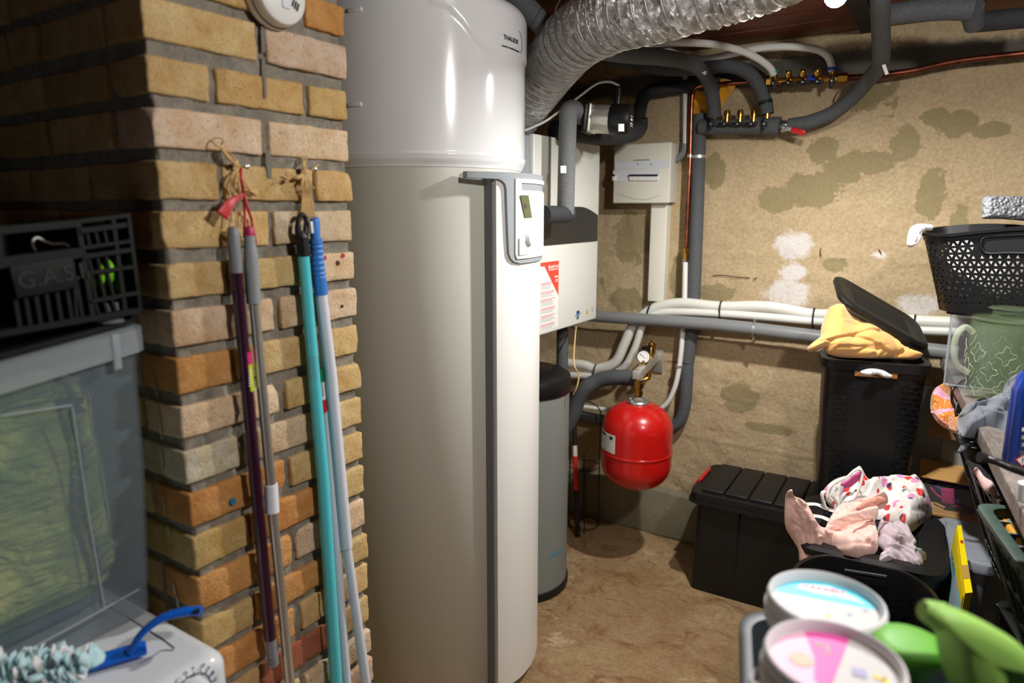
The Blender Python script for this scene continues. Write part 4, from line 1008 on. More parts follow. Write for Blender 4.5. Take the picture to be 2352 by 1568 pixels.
# lagged pipe into the safety group
pp = [AY(1462, 870, VY+.12), AY(1420, 866, VY+.12), AY(1378, 872, VY+.12), AY(1346, 890, VY+.1), AY(1328, 918, VY+.1), AY(1316, 950, VY+.1), AY(1296, 985, VY+.1), AY(1270, 1000, VY+.1)]
pipe('lagged_pipe', pp, rpx(36, pp[1]), 'foam_gray', 'grey lagged pipe curving from the safety group down behind the wire stand', k=7, seg=20)
pipe('thin_cable', [Vector((-1.31, 2.56, bz0+.004)), AD(1318, 828, 2.6), AD(1329, 860, 2.6), AD(1325, 888, 2.6), AD(1316, 905, 2.62)], .0028, 'twine', 'thin beige cable hanging below the boiler', 'cable', k=6, seg=8)
# ================================================================== WIRE STAND AND STRIPED STICK
rk = AZ(1340, 1208, 0.0); rk = Vector((rk.x, rk.y, 0)); dk = depth(rk)
RK = .072
ws_ = thing('wire_stand', 'tall black wire plant stand with hoops, left of the red vessel', 'wire stand', rk)
for z in (AD(1340, 1200, dk).z+.0, AD(1340, 1058, dk).z): ob('hoop', tube([rk+Vector((RK*cos(a), RK*sin(a), z)) for a in [2*pi*i/20 for i in range(20)]], .0022, 6, 2, closed=True), 'black_matte', ws_)
def vz(y): return AD(1345, y, dk).z
e1 = Vector((.886, .0, 0)); 
for i, a in enumerate((radians(-60), radians(30), radians(120), radians(210))):
    c = rk+Vector((RK*cos(a), RK*sin(a), 0))
    if i in (1, 3): 
        continue
    ob('rod', tube([c+Vector((0, 0, 0.002)), c+Vector((0, 0, vz(1060) if i == 0 else vz(1040)))], .003, 8, 1), 'black_matte', ws_)
L_ = rk+Vector((-.84*RK, -.54*RK, 0)); R_ = rk+Vector((.84*RK, .54*RK, 0)); hz = vz(905)
ob('arched_rod', tube([L_+Vector((0, 0, .002)), L_+Vector((0, 0, .4)), L_+Vector((0, 0, hz-.06)), L_.lerp(R_, .08)+Vector((0, 0, hz-.02)), L_.lerp(R_, .3)+Vector((0, 0, hz)), L_.lerp(R_, .7)+Vector((0, 0, hz-.01)), L_.lerp(R_, .95)+Vector((0, 0, hz-.04)), R_+Vector((0, 0, hz-.08)), R_+Vector((0, 0, .4)), R_+Vector((0, 0, .002))], .003, 8, 6), 'black_matte', ws_)
for c in (L_, R_): ob('foot', lathe([(0, 0), (.005, .002), (.006, .006), (.004, .012), (0, .013)], c, seg=12), 'black_matte', ws_)
s0 = AZ(1327, 1232, 0.0); s1 = AD(1316, 900, depth(s0)-.02)
stk_ = thing('striped_stick', 'black stick with red and white bands leaning behind the grey buffer tank', 'stick', s0)
mat('tape_red', (214, 40, 40), .3, coat=.3); mat('tape_white', (220, 212, 205), .4)
dk2 = depth(s0)
def sk(f): return s0.lerp(s1, f)+Vector((0, 0, .003))
for f0, f1, m_, nm in ((0, .32, 'black_matte', 'lower_grip'), (.32, .50, 'tape_red', 'red_band'), (.50, .555, 'tape_red', 'red_band'), (.555, .63, 'tape_white', 'white_band'), (.63, 1, 'black_matte', 'upper_grip')):
    ob(nm, cyl(sk(f0), sk(f1), .0125 if 'band' not in nm else .0115, seg=16), m_, stk_)
# ================================================================== YELLOW CLOTH ON THE PIPES
mat('cloth_yellow', (226, 158, 30), .95, sheen=.3, bump=.5, bscale=260, bdist=.002, var=.12, vscale=30)
yo = [(1583, 262), (1586, 215), (1600, 188), (1640, 178), (1690, 190), (1672, 225), (1648, 262), (1630, 276), (1612, 262), (1594, 268)]
dyc = interp([(1583, 262, depth(AY(1583, 262, YW-.03))), (1690, 190, depth(AY(1690, 190, YW-.03))), (1640, 178, depth(AY(1640, 178, YW-.035))), (1630, 276, depth(AY(1630, 276, YW-.03)))])
yc_ = thing('cleaning_cloth', 'yellow cleaning cloth with red hem tucked behind the lagged pipes', 'cloth', AY(1640, 200, YW-.03))
ctrl = [(x, y, depth(AY(x, y, YW-.035))) for x, y in ((1583, 262), (1600, 190), (1640, 178), (1690, 190), (1650, 260), (1625, 276), (1630, 225))]
ob('cloth', cloth(yo, ctrl, (0, -1, 0), .008, 14, 4, .006, .05, (.2, 1), 3), 'cloth_yellow', yc_, ang=180)
he = [(1582, 240), (1583, 262), (1594, 268), (1612, 262), (1622, 270), (1631, 278)]
mat('hem_red', (190, 30, 50), .9); ob('red_hem', tube([AY(x, y, YW-.04) for x, y in he], .0035, 6, 4), 'hem_red', yc_)

# ================================================================== BLACK STORAGE BOX
SB0 = AZ(1590, 1346, 0.0); SR = radians(1.2); ex = Vector((cos(SR), sin(SR), 0)); ey = Vector((-sin(SR), cos(SR), 0)); LB = .86; DB = .335; HB = .40
sb = thing('storage_box', 'long black lidded storage box with a red latch, against the back wall', 'storage box', SB0+ex*LB/2+ey*DB/2)
def taper_box(o, x0, x1, y0, y1, z0, z1, t, r, th=None):
    bm = bmesh.new(); rows = []
    for z, g in ((z0, -t), (z1, 0)):
        ring_ = []
        for cx, cy, a0 in ((x1-r, y1-r, 0), (x0+r, y1-r, pi/2), (x0+r, y0+r, pi), (x1-r, y0+r, 1.5*pi)):
            for i in range(6):
                a = a0+i/5*pi/2; X_ = cx+r*cos(a); Y_ = cy+r*sin(a)
                mx, my = (x0+x1)/2, (y0+y1)/2; X_ += math.copysign(g, X_-mx); Y_ += math.copysign(g, Y_-my)
                ring_.append(bm.verts.new(o+ex*X_+ey*Y_+Vector((0, 0, z))))
        rows.append(ring_)
    n_ = len(rows[0])
    for i in range(n_): bm.faces.new((rows[0][i], rows[0][(i+1) % n_], rows[1][(i+1) % n_], rows[1][i]))
    bm.faces.new(rows[0][::-1]); bm.faces.new(rows[1]); return bm
ob('body', taper_box(SB0, 0, LB, 0, DB, 0.002, HB, .012, .03), 'black_plastic', sb, ang=50)
ob('body_ribs', join(*[rbox((x, -.004, .0), (.006, .012, HB-.06), .002, m=basis(SB0+Vector((0, 0, HB/2+.0)), ex, ey)) for x in (.17, .66)]), 'black_plastic', sb)
lid = ob('lid', taper_box(SB0, -.028, LB+.028, -.028, DB+.008, HB-.012, HB+.026, -.0, .045), 'black_lid', sb, ang=50)
ob('lid_rim', taper_box(SB0, -.036, LB+.036, -.036, DB+.010, HB-.016, HB-.004, 0, .05), 'black_lid', sb, ang=50)
for i in range(9):
    w_ = .087; x = .016+i*.093
    for q in bmesh.ops.create_cube.__doc__[:0]: pass
    B = basis(SB0+ex*(x+w_/2)+ey*(DB/2-.002)+Vector((0, 0, HB+.031)), ex, ey)
    ob('lid_panel', rbox((0, 0, 0), (w_, DB-.012, .016), .005, m=B), 'black_lid', lid)
B = basis(SB0+ex*.055+ey*.09+Vector((0, 0, HB+.0385)), ex, ey); ob('grip_recess', rbox((0, 0, 0), (.06, .012, .002), .001, m=B), 'black_matte', lid)
B = basis(SB0+ex*(-.034)+ey*(DB*.52)+Vector((0, 0, HB+.0)), ex, ey); ob('latch', rbox((-.004, 0, .012), (.016, .15, .062), .006, m=B @ Matrix.Rotation(.5, 4, 'Y')), 'red_lever', sb, label='red latch')

# ================================================================== LAUNDRY HAMPER WITH TOWELS
HR = radians(13); hx = Vector((cos(HR), sin(HR), 0)); hy = Vector((-sin(HR), cos(HR), 0))
ZH_ = 1.03; H0 = AZ(1897, 826, ZH_); H1 = AZ(2140, 842, ZH_); HW = (H1-H0).length; hx = (H1-H0).normalized(); hy = Vector((-hx.y, hx.x, 0)); HD = .20
HZ0 = HB+.041
def rr_ring(o, ax_, ay_, w_, d_, r, n_=8):
    P = []
    for cx, cy, a0 in ((w_-r, d_-r, 0), (r, d_-r, pi/2), (r, r, pi), (w_-r, r, 1.5*pi)):
        for i in range(n_): a = a0+i/(n_-1)*pi/2; P.append(o+ax_*(cx+r*cos(a))+ay_*(cy+r*sin(a)))
    return P
def loft(rings, cap0=True, cap1=True):
    bm = bmesh.new(); R = [[bm.verts.new(p) for p in rg] for rg in rings]; n_ = len(R[0])
    for j in range(len(R)-1):
        for i in range(n_): bm.faces.new((R[j][i], R[j][(i+1) % n_], R[j+1][(i+1) % n_], R[j+1][i]))
    if cap0: bm.faces.new(R[0][::-1])
    if cap1: bm.faces.new(R[-1])
    return bm
def Zv(z): return Vector((0, 0, z))
hp_ = thing('laundry_hamper', 'tall black laundry hamper overflowing with yellow towels, its lid propped open', 'laundry hamper', H0+hx*HW/2+hy*HD/2-Zv(H0.z-HZ0))
o = Vector((H0.x, H0.y, 0)); t_ = .022
body = [rr_ring(o+hx*(t_*f)+hy*(t_*f)+Zv(z), hx, hy, HW-2*t_*f, HD-2*t_*f, .05) for z, f in ((HZ0, 1), (HZ0+.15, .75), (.83, .3), (ZH_-.02, .1))]
inn = [rr_ring(o+hx*(.006+t_*.2)+hy*(.006+t_*.2)+Zv(z), hx, hy, HW-2*(.006+t_*.2), HD-2*(.006+t_*.2), .045) for z in (ZH_-.02, ZH_-.12)]
hb_ = ob('body', loft(body+inn), 'black_plastic', hp_, ang=50)
ob('rim', loft([rr_ring(o-hx*q-hy*q+Zv(z), hx, hy, HW+2*q, HD+2*q, .06) for z, q in ((ZH_-.032, .002), (ZH_-.03, .01), (ZH_, .01), (ZH_+.003, .006), (ZH_+.003, -.008), (ZH_-.025, -.008))], False, False), 'black_plastic', hp_, ang=50)
# woven relief on the front corners
rel = MB()
for side, x0_, x1_ in ((0, .022, .085), (1, HW-.085, HW-.022)):
    for i in range(4):
        for j in range(26):
            x = x0_+(x1_-x0_)*(i+.5)/4; z = HZ0+.03+j*.0195
            if z > ZH_-.05: continue
            f = 1-(z-HZ0)/.53; c = o+hx*x+hy*(t_*f*.85-.001)+Zv(z)
            s_ = 1 if (i+j) % 2 else -1
            rel.add(rbox((0, 0, 0), (.015, .0016, .0018), 0, m=basis(c, hx+Zv(.9*s_), hy.cross(hx+Zv(.9*s_)))))
            if (i+j) % 2: rel.add(rbox((0, 0, 0), (.004, .003, .004), 0, m=basis(c+hx*.009, hx, Zv(1))))
ob('woven_relief', rel.bm, 'black_lid', hp_, kind='stuff')
sl = o+hx*(HW*.47)+hy*.0+Zv(ZH_-.05)
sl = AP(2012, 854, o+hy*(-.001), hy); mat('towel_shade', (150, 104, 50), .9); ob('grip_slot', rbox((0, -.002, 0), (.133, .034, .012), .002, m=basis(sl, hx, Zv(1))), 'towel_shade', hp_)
mat('towel', (228, 174, 98), .95, sheen=.5, bump=.35, bscale=500, bdist=.0012); mat('linen_white', (226, 222, 222), .9, sheen=.3, bump=.2, bscale=300, bdist=.001)
dh = depth(H0+hx*HW*.5)
dt = [(1860, 805, dh-.03), (1900, 720, dh+.04), (1960, 735, dh+.08), (2050, 785, dh+.03), (2110, 820, dh-.02), (1990, 822, dh-.0), (1900, 815, dh-.01), (1990, 780, dh+.02)]
to = [(1855, 798), (1868, 785), (1884, 772), (1886, 752), (1895, 725), (1906, 705), (1930, 700), (1950, 722), (1985, 740), (2030, 765), (2075, 795), (2110, 812), (2113, 820), (2100, 825), (2040, 824), (1980, 822), (1930, 820), (1900, 812), (1893, 800), (1872, 806), (1858, 808)]
cr = [([(1868, 790), (1900, 786), (1945, 778), (1985, 765), (2020, 764)], .012, 2.6), ([(1900, 812), (1895, 798), (1900, 788)], .006, 3), ([(1948, 780), (1985, 792), (2015, 806), (2022, 815)], .014, 3), ([(1912, 803), (1960, 804), (2010, 800)], .008, 3),
      ([(2012, 764), (2040, 785), (2050, 812)], .012, 4), ([(2055, 818), (2070, 808), (2062, 800)], .02, 6), ([(1945, 818), (1975, 806), (2005, 806)], .009, 2.5), ([(2060, 790), (2095, 810)], .008, 2.5), ([(2008, 806), (2006, 820)], .01, 2.5), ([(1985, 745), (2000, 756)], .0, 3)]
towel = single('towel', cloth(to, dt, -_f*.92+Zv(.3), .055, 30, 2.2, .0035, .03, (1, .35), 11, cr), 'towel', 'yellow towel spilling over the rim of the tall black hamper', 'towel', ang=180, loc=AD(1990, 800, dh))
sb2 = [(1977, 852), (1998, 846), (2025, 849), (2044, 858), (2050, 864), (2041, 869), (2028, 866), (2013, 860), (1992, 863), (1979, 859)]
single('white_laundry', cloth(sb2, [(1975, 850, dh-.012), (2050, 860, dh-.012)], (-_f), .012, 8, 3, .003, .06, (.3, 1), 2, [([(2000, 845), (2005, 857)], .004, 2), ([(2020, 848), (2032, 862)], .005, 2)]), 'linen_white', 'white laundry bulging through the grip slot of the tall hamper', 'laundry', ang=180, loc=AD(2010, 853, dh))
sb3 = [(2030, 842), (2051, 843), (2053, 858), (2040, 857)]
# propped lid
Lc = [AD(1929, 672, dh+.02), AD(1985, 690, dh+.26), AD(2137, 790, dh+.28), AD(2138, 826, dh+.02)]
lx = (AD(2138, 822, dh-.0)-AD(1938, 706, dh-.0)); LW = lx.length; lx.normalize()
ly = (hy*.97+Zv(.30)); ly = (ly-lx*ly.dot(lx)).normalized(); lz = lx.cross(ly).normalized()
lo_ = AD(1934, 690, dh-.0)
Bl = Matrix(((lx.x, ly.x, lz.x, lo_.x), (lx.y, ly.y, lz.y, lo_.y), (lx.z, ly.z, lz.z, lo_.z), (0, 0, 0, 1)))
def lrg(q, z, r=.05): return rr_ring(Bl @ Vector((-q, -q, z)), lx, ly, LW+2*q, HD+.02+2*q, r)
ob('lid', loft([lrg(-.012, -.016), lrg(-.004, -.014), lrg(.004, -.012), lrg(.006, .0), lrg(0, .008), lrg(-.012, .010), lrg(-.028, .004), lrg(-.05, .004)]), 'black_lid', hp_, ang=40)
rel = MB()
for i in range(24):
    for j in range(16):
        x = .06+i*(LW-.12)/24; y = .05+j*(HD-.08)/16
        rel.add(rbox((0, 0, 0), (.009, .0022, .0018), 0, m=Bl @ Matrix.Translation((x, y, .0045)) @ Matrix.Rotation(.8 if (i+j) % 2 else -.8, 4, 'Z')))
ob('lid_relief', rel.bm, 'black_lid', hp_, kind='stuff')

# ================================================================== LIDDED HAMPER UNDER THE CLOTHES, OPEN BASKET BEFORE IT
def hamper2(o, ax_, ay_, w_, d_, h, t_, label, name, lidded):
    th = thing(name, label, 'laundry basket', o+ax_*w_/2+ay_*d_/2)
    rings = [rr_ring(o+(ax_+ay_)*(t_*f)+Zv(z), ax_, ay_, w_-2*t_*f, d_-2*t_*f, .07) for z, f in ((0.002, 1), (h*.5, .5), (h, 0))]
    if lidded:
        ob('body', loft(rings), 'black_plastic', th, ang=50)
        L_ = ob('lid', loft([rr_ring(o-(ax_+ay_)*q+Zv(z), ax_, ay_, w_+2*q, d_+2*q, .08) for z, q in ((h-.01, .008), (h+.012, .012), (h+.022, .004), (h+.022, -.03), (h+.014, -.04))]), 'black_lid', th, ang=40)
        rel = MB()
        for i in range(26):
            for j in range(20):
                x = .06+i*(w_-.12)/26; y = .06+j*(d_-.12)/20; a = .8 if (i+j) % 2 else -.8
                rel.add(rbox((0, 0, 0), (.011, .003, .003), 0, m=basis(o+ax_*x+ay_*y+Zv(h+.0155), ax_*cos(a)+ay_*sin(a), ay_*cos(a)-ax_*sin(a))))
        ob('lid_relief', rel.bm, 'black_plastic', L_, kind='stuff')
    return th
gx = Vector((cos(radians(3)), sin(radians(3)), 0)); gy = Vector((-gx.y, gx.x, 0))
o2 = Vector((-.31, 2.10, 0)); hamper2(o2, gx, gy, .398, .43, .525, .03, 'black laundry hamper with embossed lid, clothes piled on top', 'lidded_hamper', True)
# open basket with arched rims and a grip slot
o3 = Vector((-.262, 1.60, 0)); W3 = .352; D3 = .44
bk = thing('open_basket', 'empty black open laundry basket with arched rim, in front of the clothes pile', 'laundry basket', o3+gx*W3/2+gy*D3/2)
def rimz(x): q = (x-W3/2)/(W3/2); return .562-.03*abs(q)**2.5
def arch_ring(o, q, zf, ins=0.):
    P = rr_ring(o+(gx+gy)*q, gx, gy, W3-2*q, D3-2*q, .09, 10); out = []
    for p in P: x = (p-o).dot(gx); out.append(Vector((p.x, p.y, zf(x))))
    return out
ob('body', loft([arch_ring(o3, .045, lambda x: .003), arch_ring(o3, .0, lambda x: rimz(x)-.01), arch_ring(o3, -.006, lambda x: rimz(x)-.006), arch_ring(o3, -.006, lambda x: rimz(x)+.002), arch_ring(o3, .006, lambda x: rimz(x)+.002), arch_ring(o3, .008, lambda x: rimz(x)-.012), arch_ring(o3, .05, lambda x: .01)]), 'black_plastic', bk, ang=50)
# slot seen from inside in the far wall
yb_ = D3-.012
sp = AP(2070, 1375, o3+gy*(D3-.02), gy); c = o3+gx*((AP(2000, 1335, o3+gy*yb_, gy)-o3).dot(gx)); 
s_a = AP(1940, 1310, o3+gy*yb_, gy); s_b = AP(2037, 1325, o3+gy*yb_, gy); s_c = AP(2030, 1352, o3+gy*yb_, gy)
ob('grip_bar', tube([s_a, s_b], .006, 8, 1), 'black_lid', bk); ob('grip_slot', rbox((0, 0, 0), ((s_b-s_a).length, .026, .004), .001, m=basis((s_a+s_b)/2-Zv(.02), s_b-s_a, Zv(1))), 'black_matte', bk)
rel = MB()
for i in range(5):
    for j in range(7):
        p = AP(2047+i*13, 1376+j*13, o3+gy*(yb_-.012-.004*j), gy); s_ = 1 if (i+j) % 2 else -1
        rel.add(rbox((0, 0, 0), (.013, .0022, .002), 0, m=basis(p, gx+Zv(.8*s_), gy.cross(gx+Zv(.8*s_)))))
ob('woven_relief', rel.bm, 'black_lid', bk, kind='stuff')

# ================================================================== CLOTHES ON THE HAMPER
m, t = mat0('strawberry_print'); v = t.coord('Object')
vo = t.new('ShaderNodeTexVoronoi', feature='F1'); t.link(v, vo.inputs['Vector']); vo.inputs['Scale'].default_value = 24; vo.inputs['Randomness'].default_value = .75
vs = t.new('ShaderNodeVectorMath', operation='SCALE'); t.link(v, vs.inputs[0]); vs.inputs['Scale'].default_value = 24
vd = t.new('ShaderNodeVectorMath', operation='SUBTRACT'); t.link(vs.outputs[0], vd.inputs[0]); 
vp = t.new('ShaderNodeVectorMath', operation='SCALE'); t.link(vo.outputs['Position'], vp.inputs[0]); vp.inputs['Scale'].default_value = 24; t.link(vp.outputs[0], vd.inputs[1])
rot = t.new('ShaderNodeVectorRotate', rotation_type='Z_AXIS'); t.link(vd.outputs[0], rot.inputs['Vector']); sc = t.new('ShaderNodeSeparateColor'); t.link(vo.outputs['Color'], sc.inputs[0])
t.link(t.math('MULTIPLY', sc.outputs[1], 6.28), rot.inputs['Angle']); sx = t.new('ShaderNodeSeparateXYZ'); t.link(rot.outputs[0], sx.inputs[0])
x_, y_, z_ = sx.outputs
# berry: ellipse pointed at one end
wd_ = t.math('SUBTRACT', .25, t.math('MULTIPLY', x_, .28))
r2 = t.math('ADD', t.math('POWER', t.math('DIVIDE', t.math('ABSOLUTE', y_), wd_), 2.), t.math('POWER', t.math('DIVIDE', t.math('ABSOLUTE', x_), .33), 2.))
r2 = t.math('ADD', r2, t.math('POWER', t.math('DIVIDE', t.math('ABSOLUTE', z_), .5), 2.))
berry = t.math('LESS_THAN', r2, 1.)
lx_ = t.math('ADD', x_, .33); lr = t.math('ADD', t.math('POWER', t.math('DIVIDE', t.math('ABSOLUTE', lx_), .1), 2.), t.math('POWER', t.math('DIVIDE', t.math('ABSOLUTE', y_), .2), 2.))
lr = t.math('ADD', lr, t.math('ADD', t.math('MULTIPLY', t.math('SINE', t.math('MULTIPLY', y_, 60.)), .5), t.math('POWER', t.math('DIVIDE', t.math('ABSOLUTE', z_), .4), 2.)))
leaf = t.math('LESS_THAN', lr, 1.)
bc = t.mix(t.math('GREATER_THAN', sc.outputs[0], .66), t.mix(t.math('GREATER_THAN', sc.outputs[2], .6), lin((226, 44, 42)), lin((186, 34, 30))), lin((232, 150, 200)))
seeds = t.new('ShaderNodeTexVoronoi'); t.link(v, seeds.inputs['Vector']); seeds.inputs['Scale'].default_value = 170
bc = t.mix(t.math('MULTIPLY', t.math('LESS_THAN', seeds.outputs['Distance'], .22), .6), bc, lin((250, 214, 200)))
t.set('Base Color', t.mix(leaf, t.mix(berry, lin((236, 232, 226)), bc), lin((30, 40, 76)))); t.set('Roughness', .6); t.set('Sheen Weight', .2)
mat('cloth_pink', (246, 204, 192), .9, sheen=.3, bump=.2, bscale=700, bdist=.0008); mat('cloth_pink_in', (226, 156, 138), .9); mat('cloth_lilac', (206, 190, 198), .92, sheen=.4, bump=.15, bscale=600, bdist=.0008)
mat('cloth_white', (232, 228, 220), .85, sheen=.2); mat('lining_pink', (206, 90, 150), .7); mat('cloth_mint', (160, 196, 176), .9)
Zc = lambda x, y, z: depth(AZ(x, y, z))
upc = Vector((.0, -.35, 1)).normalized()
hs = .545
so = [(1895, 1125), (1915, 1108), (1945, 1095), (1975, 1078), (1995, 1102), (2030, 1100), (2085, 1098), (2105, 1100), (2125, 1125), (2139, 1165), (2139, 1188), (2115, 1205), (2090, 1222), (2060, 1212), (2030, 1205), (1990, 1200), (1950, 1195), (1925, 1190), (1905, 1160), (1888, 1140)]
sc_ = [(1895, 1130, Zc(1895, 1150, hs+.01)), (2139, 1185, Zc(2139, 1185, hs+.01)), (2090, 1222, Zc(2090, 1225, hs)), (1960, 1195, Zc(1960, 1200, hs)), (2060, 1100, Zc(2060, 1150, hs+.03)), (1980, 1085, Zc(1980, 1150, hs+.03)), (2020, 1150, Zc(2020, 1160, hs+.02))]
cr = [([(1995, 1100), (2000, 1130), (1985, 1160)], .018, 4), ([(1950, 1100), (1930, 1120), (1925, 1165)], .014, 4), ([(2040, 1115), (2025, 1150), (2020, 1180)], .01, 5), ([(2060, 1165), (2100, 1150)], .01, 4), ([(2085, 1100), (2110, 1130), (2110, 1160)], .008, 5), ([(2030, 1180), (2090, 1195), (2135, 1185)], .010, 4), ([(1960, 1130), (1955, 1160), (1968, 1185)], .014, 4), ([(2050, 1130), (2090, 1140)], .006, 4)]
bag = thing('swimsuit', 'white child garment printed with red and pink strawberries on the clothes pile', 'clothing', AD(2040, 1160, Zc(2040, 1160, hs)))
ob('printed_fabric', cloth(so, sc_, upc, .055, 42, 2.6, .005, .035, (1, .4), 21, cr), 'strawberry_print', bag, ang=180)
dd_ = Zc(1960, 1120, hs+.09)
ob('pink_lining', cloth([(1930, 1112), (1948, 1100), (1962, 1088), (1976, 1082), (1976, 1098), (1962, 1112), (1948, 1120)], [(1950, 1100, dd_-.045)], (-_f), .004, 6, 3, .001, .05), 'lining_pink', bag, ang=180)
ob('edging', tube([AD(x, y, dd_-.06) for x, y in ((1900, 1140), (1905, 1120), (1925, 1104), (1945, 1096), (1960, 1082), (1974, 1078), (1981, 1086), (1978, 1105), (1972, 1125), (1960, 1145), (1940, 1152))], .0042, 8, 5), 'cloth_white', bag)
ob('edging', tube([AD(x, y, dd_-.055) for x, y in ((1912, 1150), (1903, 1135), (1912, 1112), (1924, 1108))], .0048, 8, 5), 'cloth_white', bag)
ob('strap', tube([AD(x, y, Zc(x, y+10, hs+.02)) for x, y in ((1848, 1158), (1875, 1158), (1905, 1170), (1930, 1178))], .0105, 8, 4, flat=.35, up=(0, 0, 1)), 'cloth_white', bag)
ob('strap', tube([AD(x, y, Zc(x, y+10, hs+.01)) for x, y in ((1868, 1184), (1890, 1188), (1912, 1198), (1935, 1205))], .0105, 8, 4, flat=.35, up=(0, 0, 1)), 'cloth_white', bag)
ob('strap', tube([AD(x, y, dd_-.03) for x, y in ((1895, 1165), (1888, 1135), (1898, 1130), (1920, 1150), (1925, 1165))], .008, 8, 5, flat=.5), 'cloth_white', bag)
# pink shorts: body and the leg hanging over the edge
def pz(x, y, z=hs+.005): return Zc(x, y, z)
po_ = [(1890, 1230), (1905, 1195), (1925, 1168), (1960, 1158), (2000, 1150), (2025, 1138), (2040, 1150), (2030, 1165), (2014, 1172), (2010, 1200), (2018, 1240), (2012, 1268), (1985, 1280), (1950, 1276), (1905, 1262), (1885, 1256)]
pc_ = [(1890, 1240, pz(1890, 1240)), (2015, 1270, pz(2015, 1270)), (1960, 1278, pz(1960, 1278)), (2030, 1150, pz(2030, 1180, hs+.06)), (1925, 1170, pz(1925, 1190, hs+.03)), (1960, 1215, pz(1960, 1220, hs+.01))]
cr = [([(1912, 1188), (1935, 1228), (1990, 1205), (2013, 1195)], .006, 2), ([(1935, 1228), (1955, 1236), (1985, 1262), (1997, 1262)], .013, 3.5), ([(1900, 1245), (1925, 1228), (1940, 1220)], .014, 4), ([(1925, 1190), (1940, 1185), (1948, 1215)], .004, 2), ([(1960, 1165), (1985, 1175), (2012, 1168)], .012, 3.5), ([(1905, 1262), (1950, 1266), (1995, 1264)], .008, 3), ([(1948, 1218), (1990, 1212)], .006, 3), ([(2000, 1215), (2010, 1250)], .006, 4)]
ps = thing('pink_shorts', 'pale pink denim shorts thrown over the edge of the black hamper', 'clothing', AD(1930, 1230, pz(1930, 1230)))
ob('shorts_body', cloth(po_, pc_, upc, .045, 26, 2.2, .004, .05, (1, -.3), 31, cr), 'cloth_pink', ps, ang=180)
lo_ = [(1803, 1150), (1808, 1130), (1818, 1124), (1822, 1138), (1845, 1150), (1862, 1175), (1878, 1205), (1895, 1212), (1912, 1222), (1905, 1235), (1888, 1248), (1886, 1285), (1862, 1288), (1838, 1290), (1834, 1262), (1818, 1235), (1803, 1205)]
lc_ = [(1803, 1150, pz(1835, 1235, hs+.02)), (1820, 1125, pz(1835, 1235, hs+.04)), (1860, 1175, pz(1860, 1225, hs+.03)), (1905, 1225, pz(1905, 1230, hs+.02)), (1860, 1288, pz(1860, 1255, hs-.02)), (1838, 1240, pz(1838, 1240, hs))]
cr = [([(1822, 1140), (1812, 1160), (1830, 1200)], .008, 5), ([(1848, 1205), (1840, 1235), (1850, 1270)], .010, 4), ([(1880, 1215), (1895, 1235)], .008, 3), ([(1862, 1230), (1868, 1280)], .008, 4)]
ob('shorts_leg', cloth(lo_, lc_, (-_f*.8+Vector((0, 0, .4))), .03, 20, 2.4, .005, .05, (.3, 1), 33, cr), 'cloth_pink', ps, ang=180)
d_ = pz(1990, 1190, hs+.07)-.02
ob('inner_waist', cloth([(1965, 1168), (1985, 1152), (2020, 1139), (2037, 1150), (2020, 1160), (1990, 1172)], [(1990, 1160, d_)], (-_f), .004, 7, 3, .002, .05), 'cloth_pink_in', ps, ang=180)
wb_ = [(1907, 1200), (1930, 1188), (1960, 1180), (1990, 1172), (2013, 1165)]
ob('waistband', cloth([(1904, 1198), (1930, 1183), (1972, 1171), (2012, 1161), (2017, 1176), (2010, 1190), (1975, 1198), (1945, 1207), (1916, 1218)], [(1910, 1205, d_+.012), (2012, 1170, d_-.004)], -_f, .006, 5, 2.4, .0015, .05, (1, .3), 3, [([(1945, 1180), (1950, 1204)], .002, 2), ([(1955, 1178), (1960, 1202)], .0015, 2)]), 'cloth_pink', ps, ang=180)
# lilac top
lo2 = [(2016, 1215), (2022, 1205), (2045, 1208), (2065, 1206), (2085, 1215), (2095, 1235), (2105, 1250), (2100, 1262), (2115, 1272), (2128, 1282), (2122, 1295), (2120, 1312), (2108, 1320), (2085, 1308), (2050, 1304), (2022, 1298), (2020, 1280), (2030, 1268), (2016, 1250)]
lc2 = [(2020, 1215, pz(2020, 1230)), (2065, 1208, pz(2065, 1225)), (2128, 1285, pz(2128, 1285, hs)), (2108, 1318, pz(2108, 1295, hs-.0)-.0), (2025, 1298, pz(2025, 1280, hs)-.02), (2060, 1260, pz(2060, 1260, hs+.01))]
cr = [([(2020, 1240), (2060, 1262), (2095, 1285), (2112, 1310)], .012, 3.5), ([(2028, 1268), (2060, 1280), (2085, 1300)], .012, 3), ([(2045, 1212), (2070, 1230), (2090, 1262)], .010, 4), ([(2022, 1290), (2040, 1278), (2062, 1300)], .012, 3.5), ([(2075, 1215), (2080, 1232)], .008, 3), ([(2098, 1250), (2085, 1262)], .007, 3), ([(2080, 1285), (2100, 1300)], .006, 3)]
lt = thing('lilac_top', 'crumpled pale lilac top at the front corner of the clothes pile', 'clothing', AD(2065, 1260, pz(2065, 1260)))
ob('fabric', cloth(lo2, lc2, upc, .045, 24, 2.1, .006, .06, (1, .7), 41, cr), 'cloth_lilac', lt, ang=180)
ob('mint_edge', cloth([(2104, 1255), (2112, 1262), (2124, 1279), (2112, 1274), (2100, 1264)], [(2110, 1268, pz(2110, 1268, hs+.02)-.02)], upc, .004, 5, 2.5, .001, .05), 'cloth_mint', lt, ang=180)
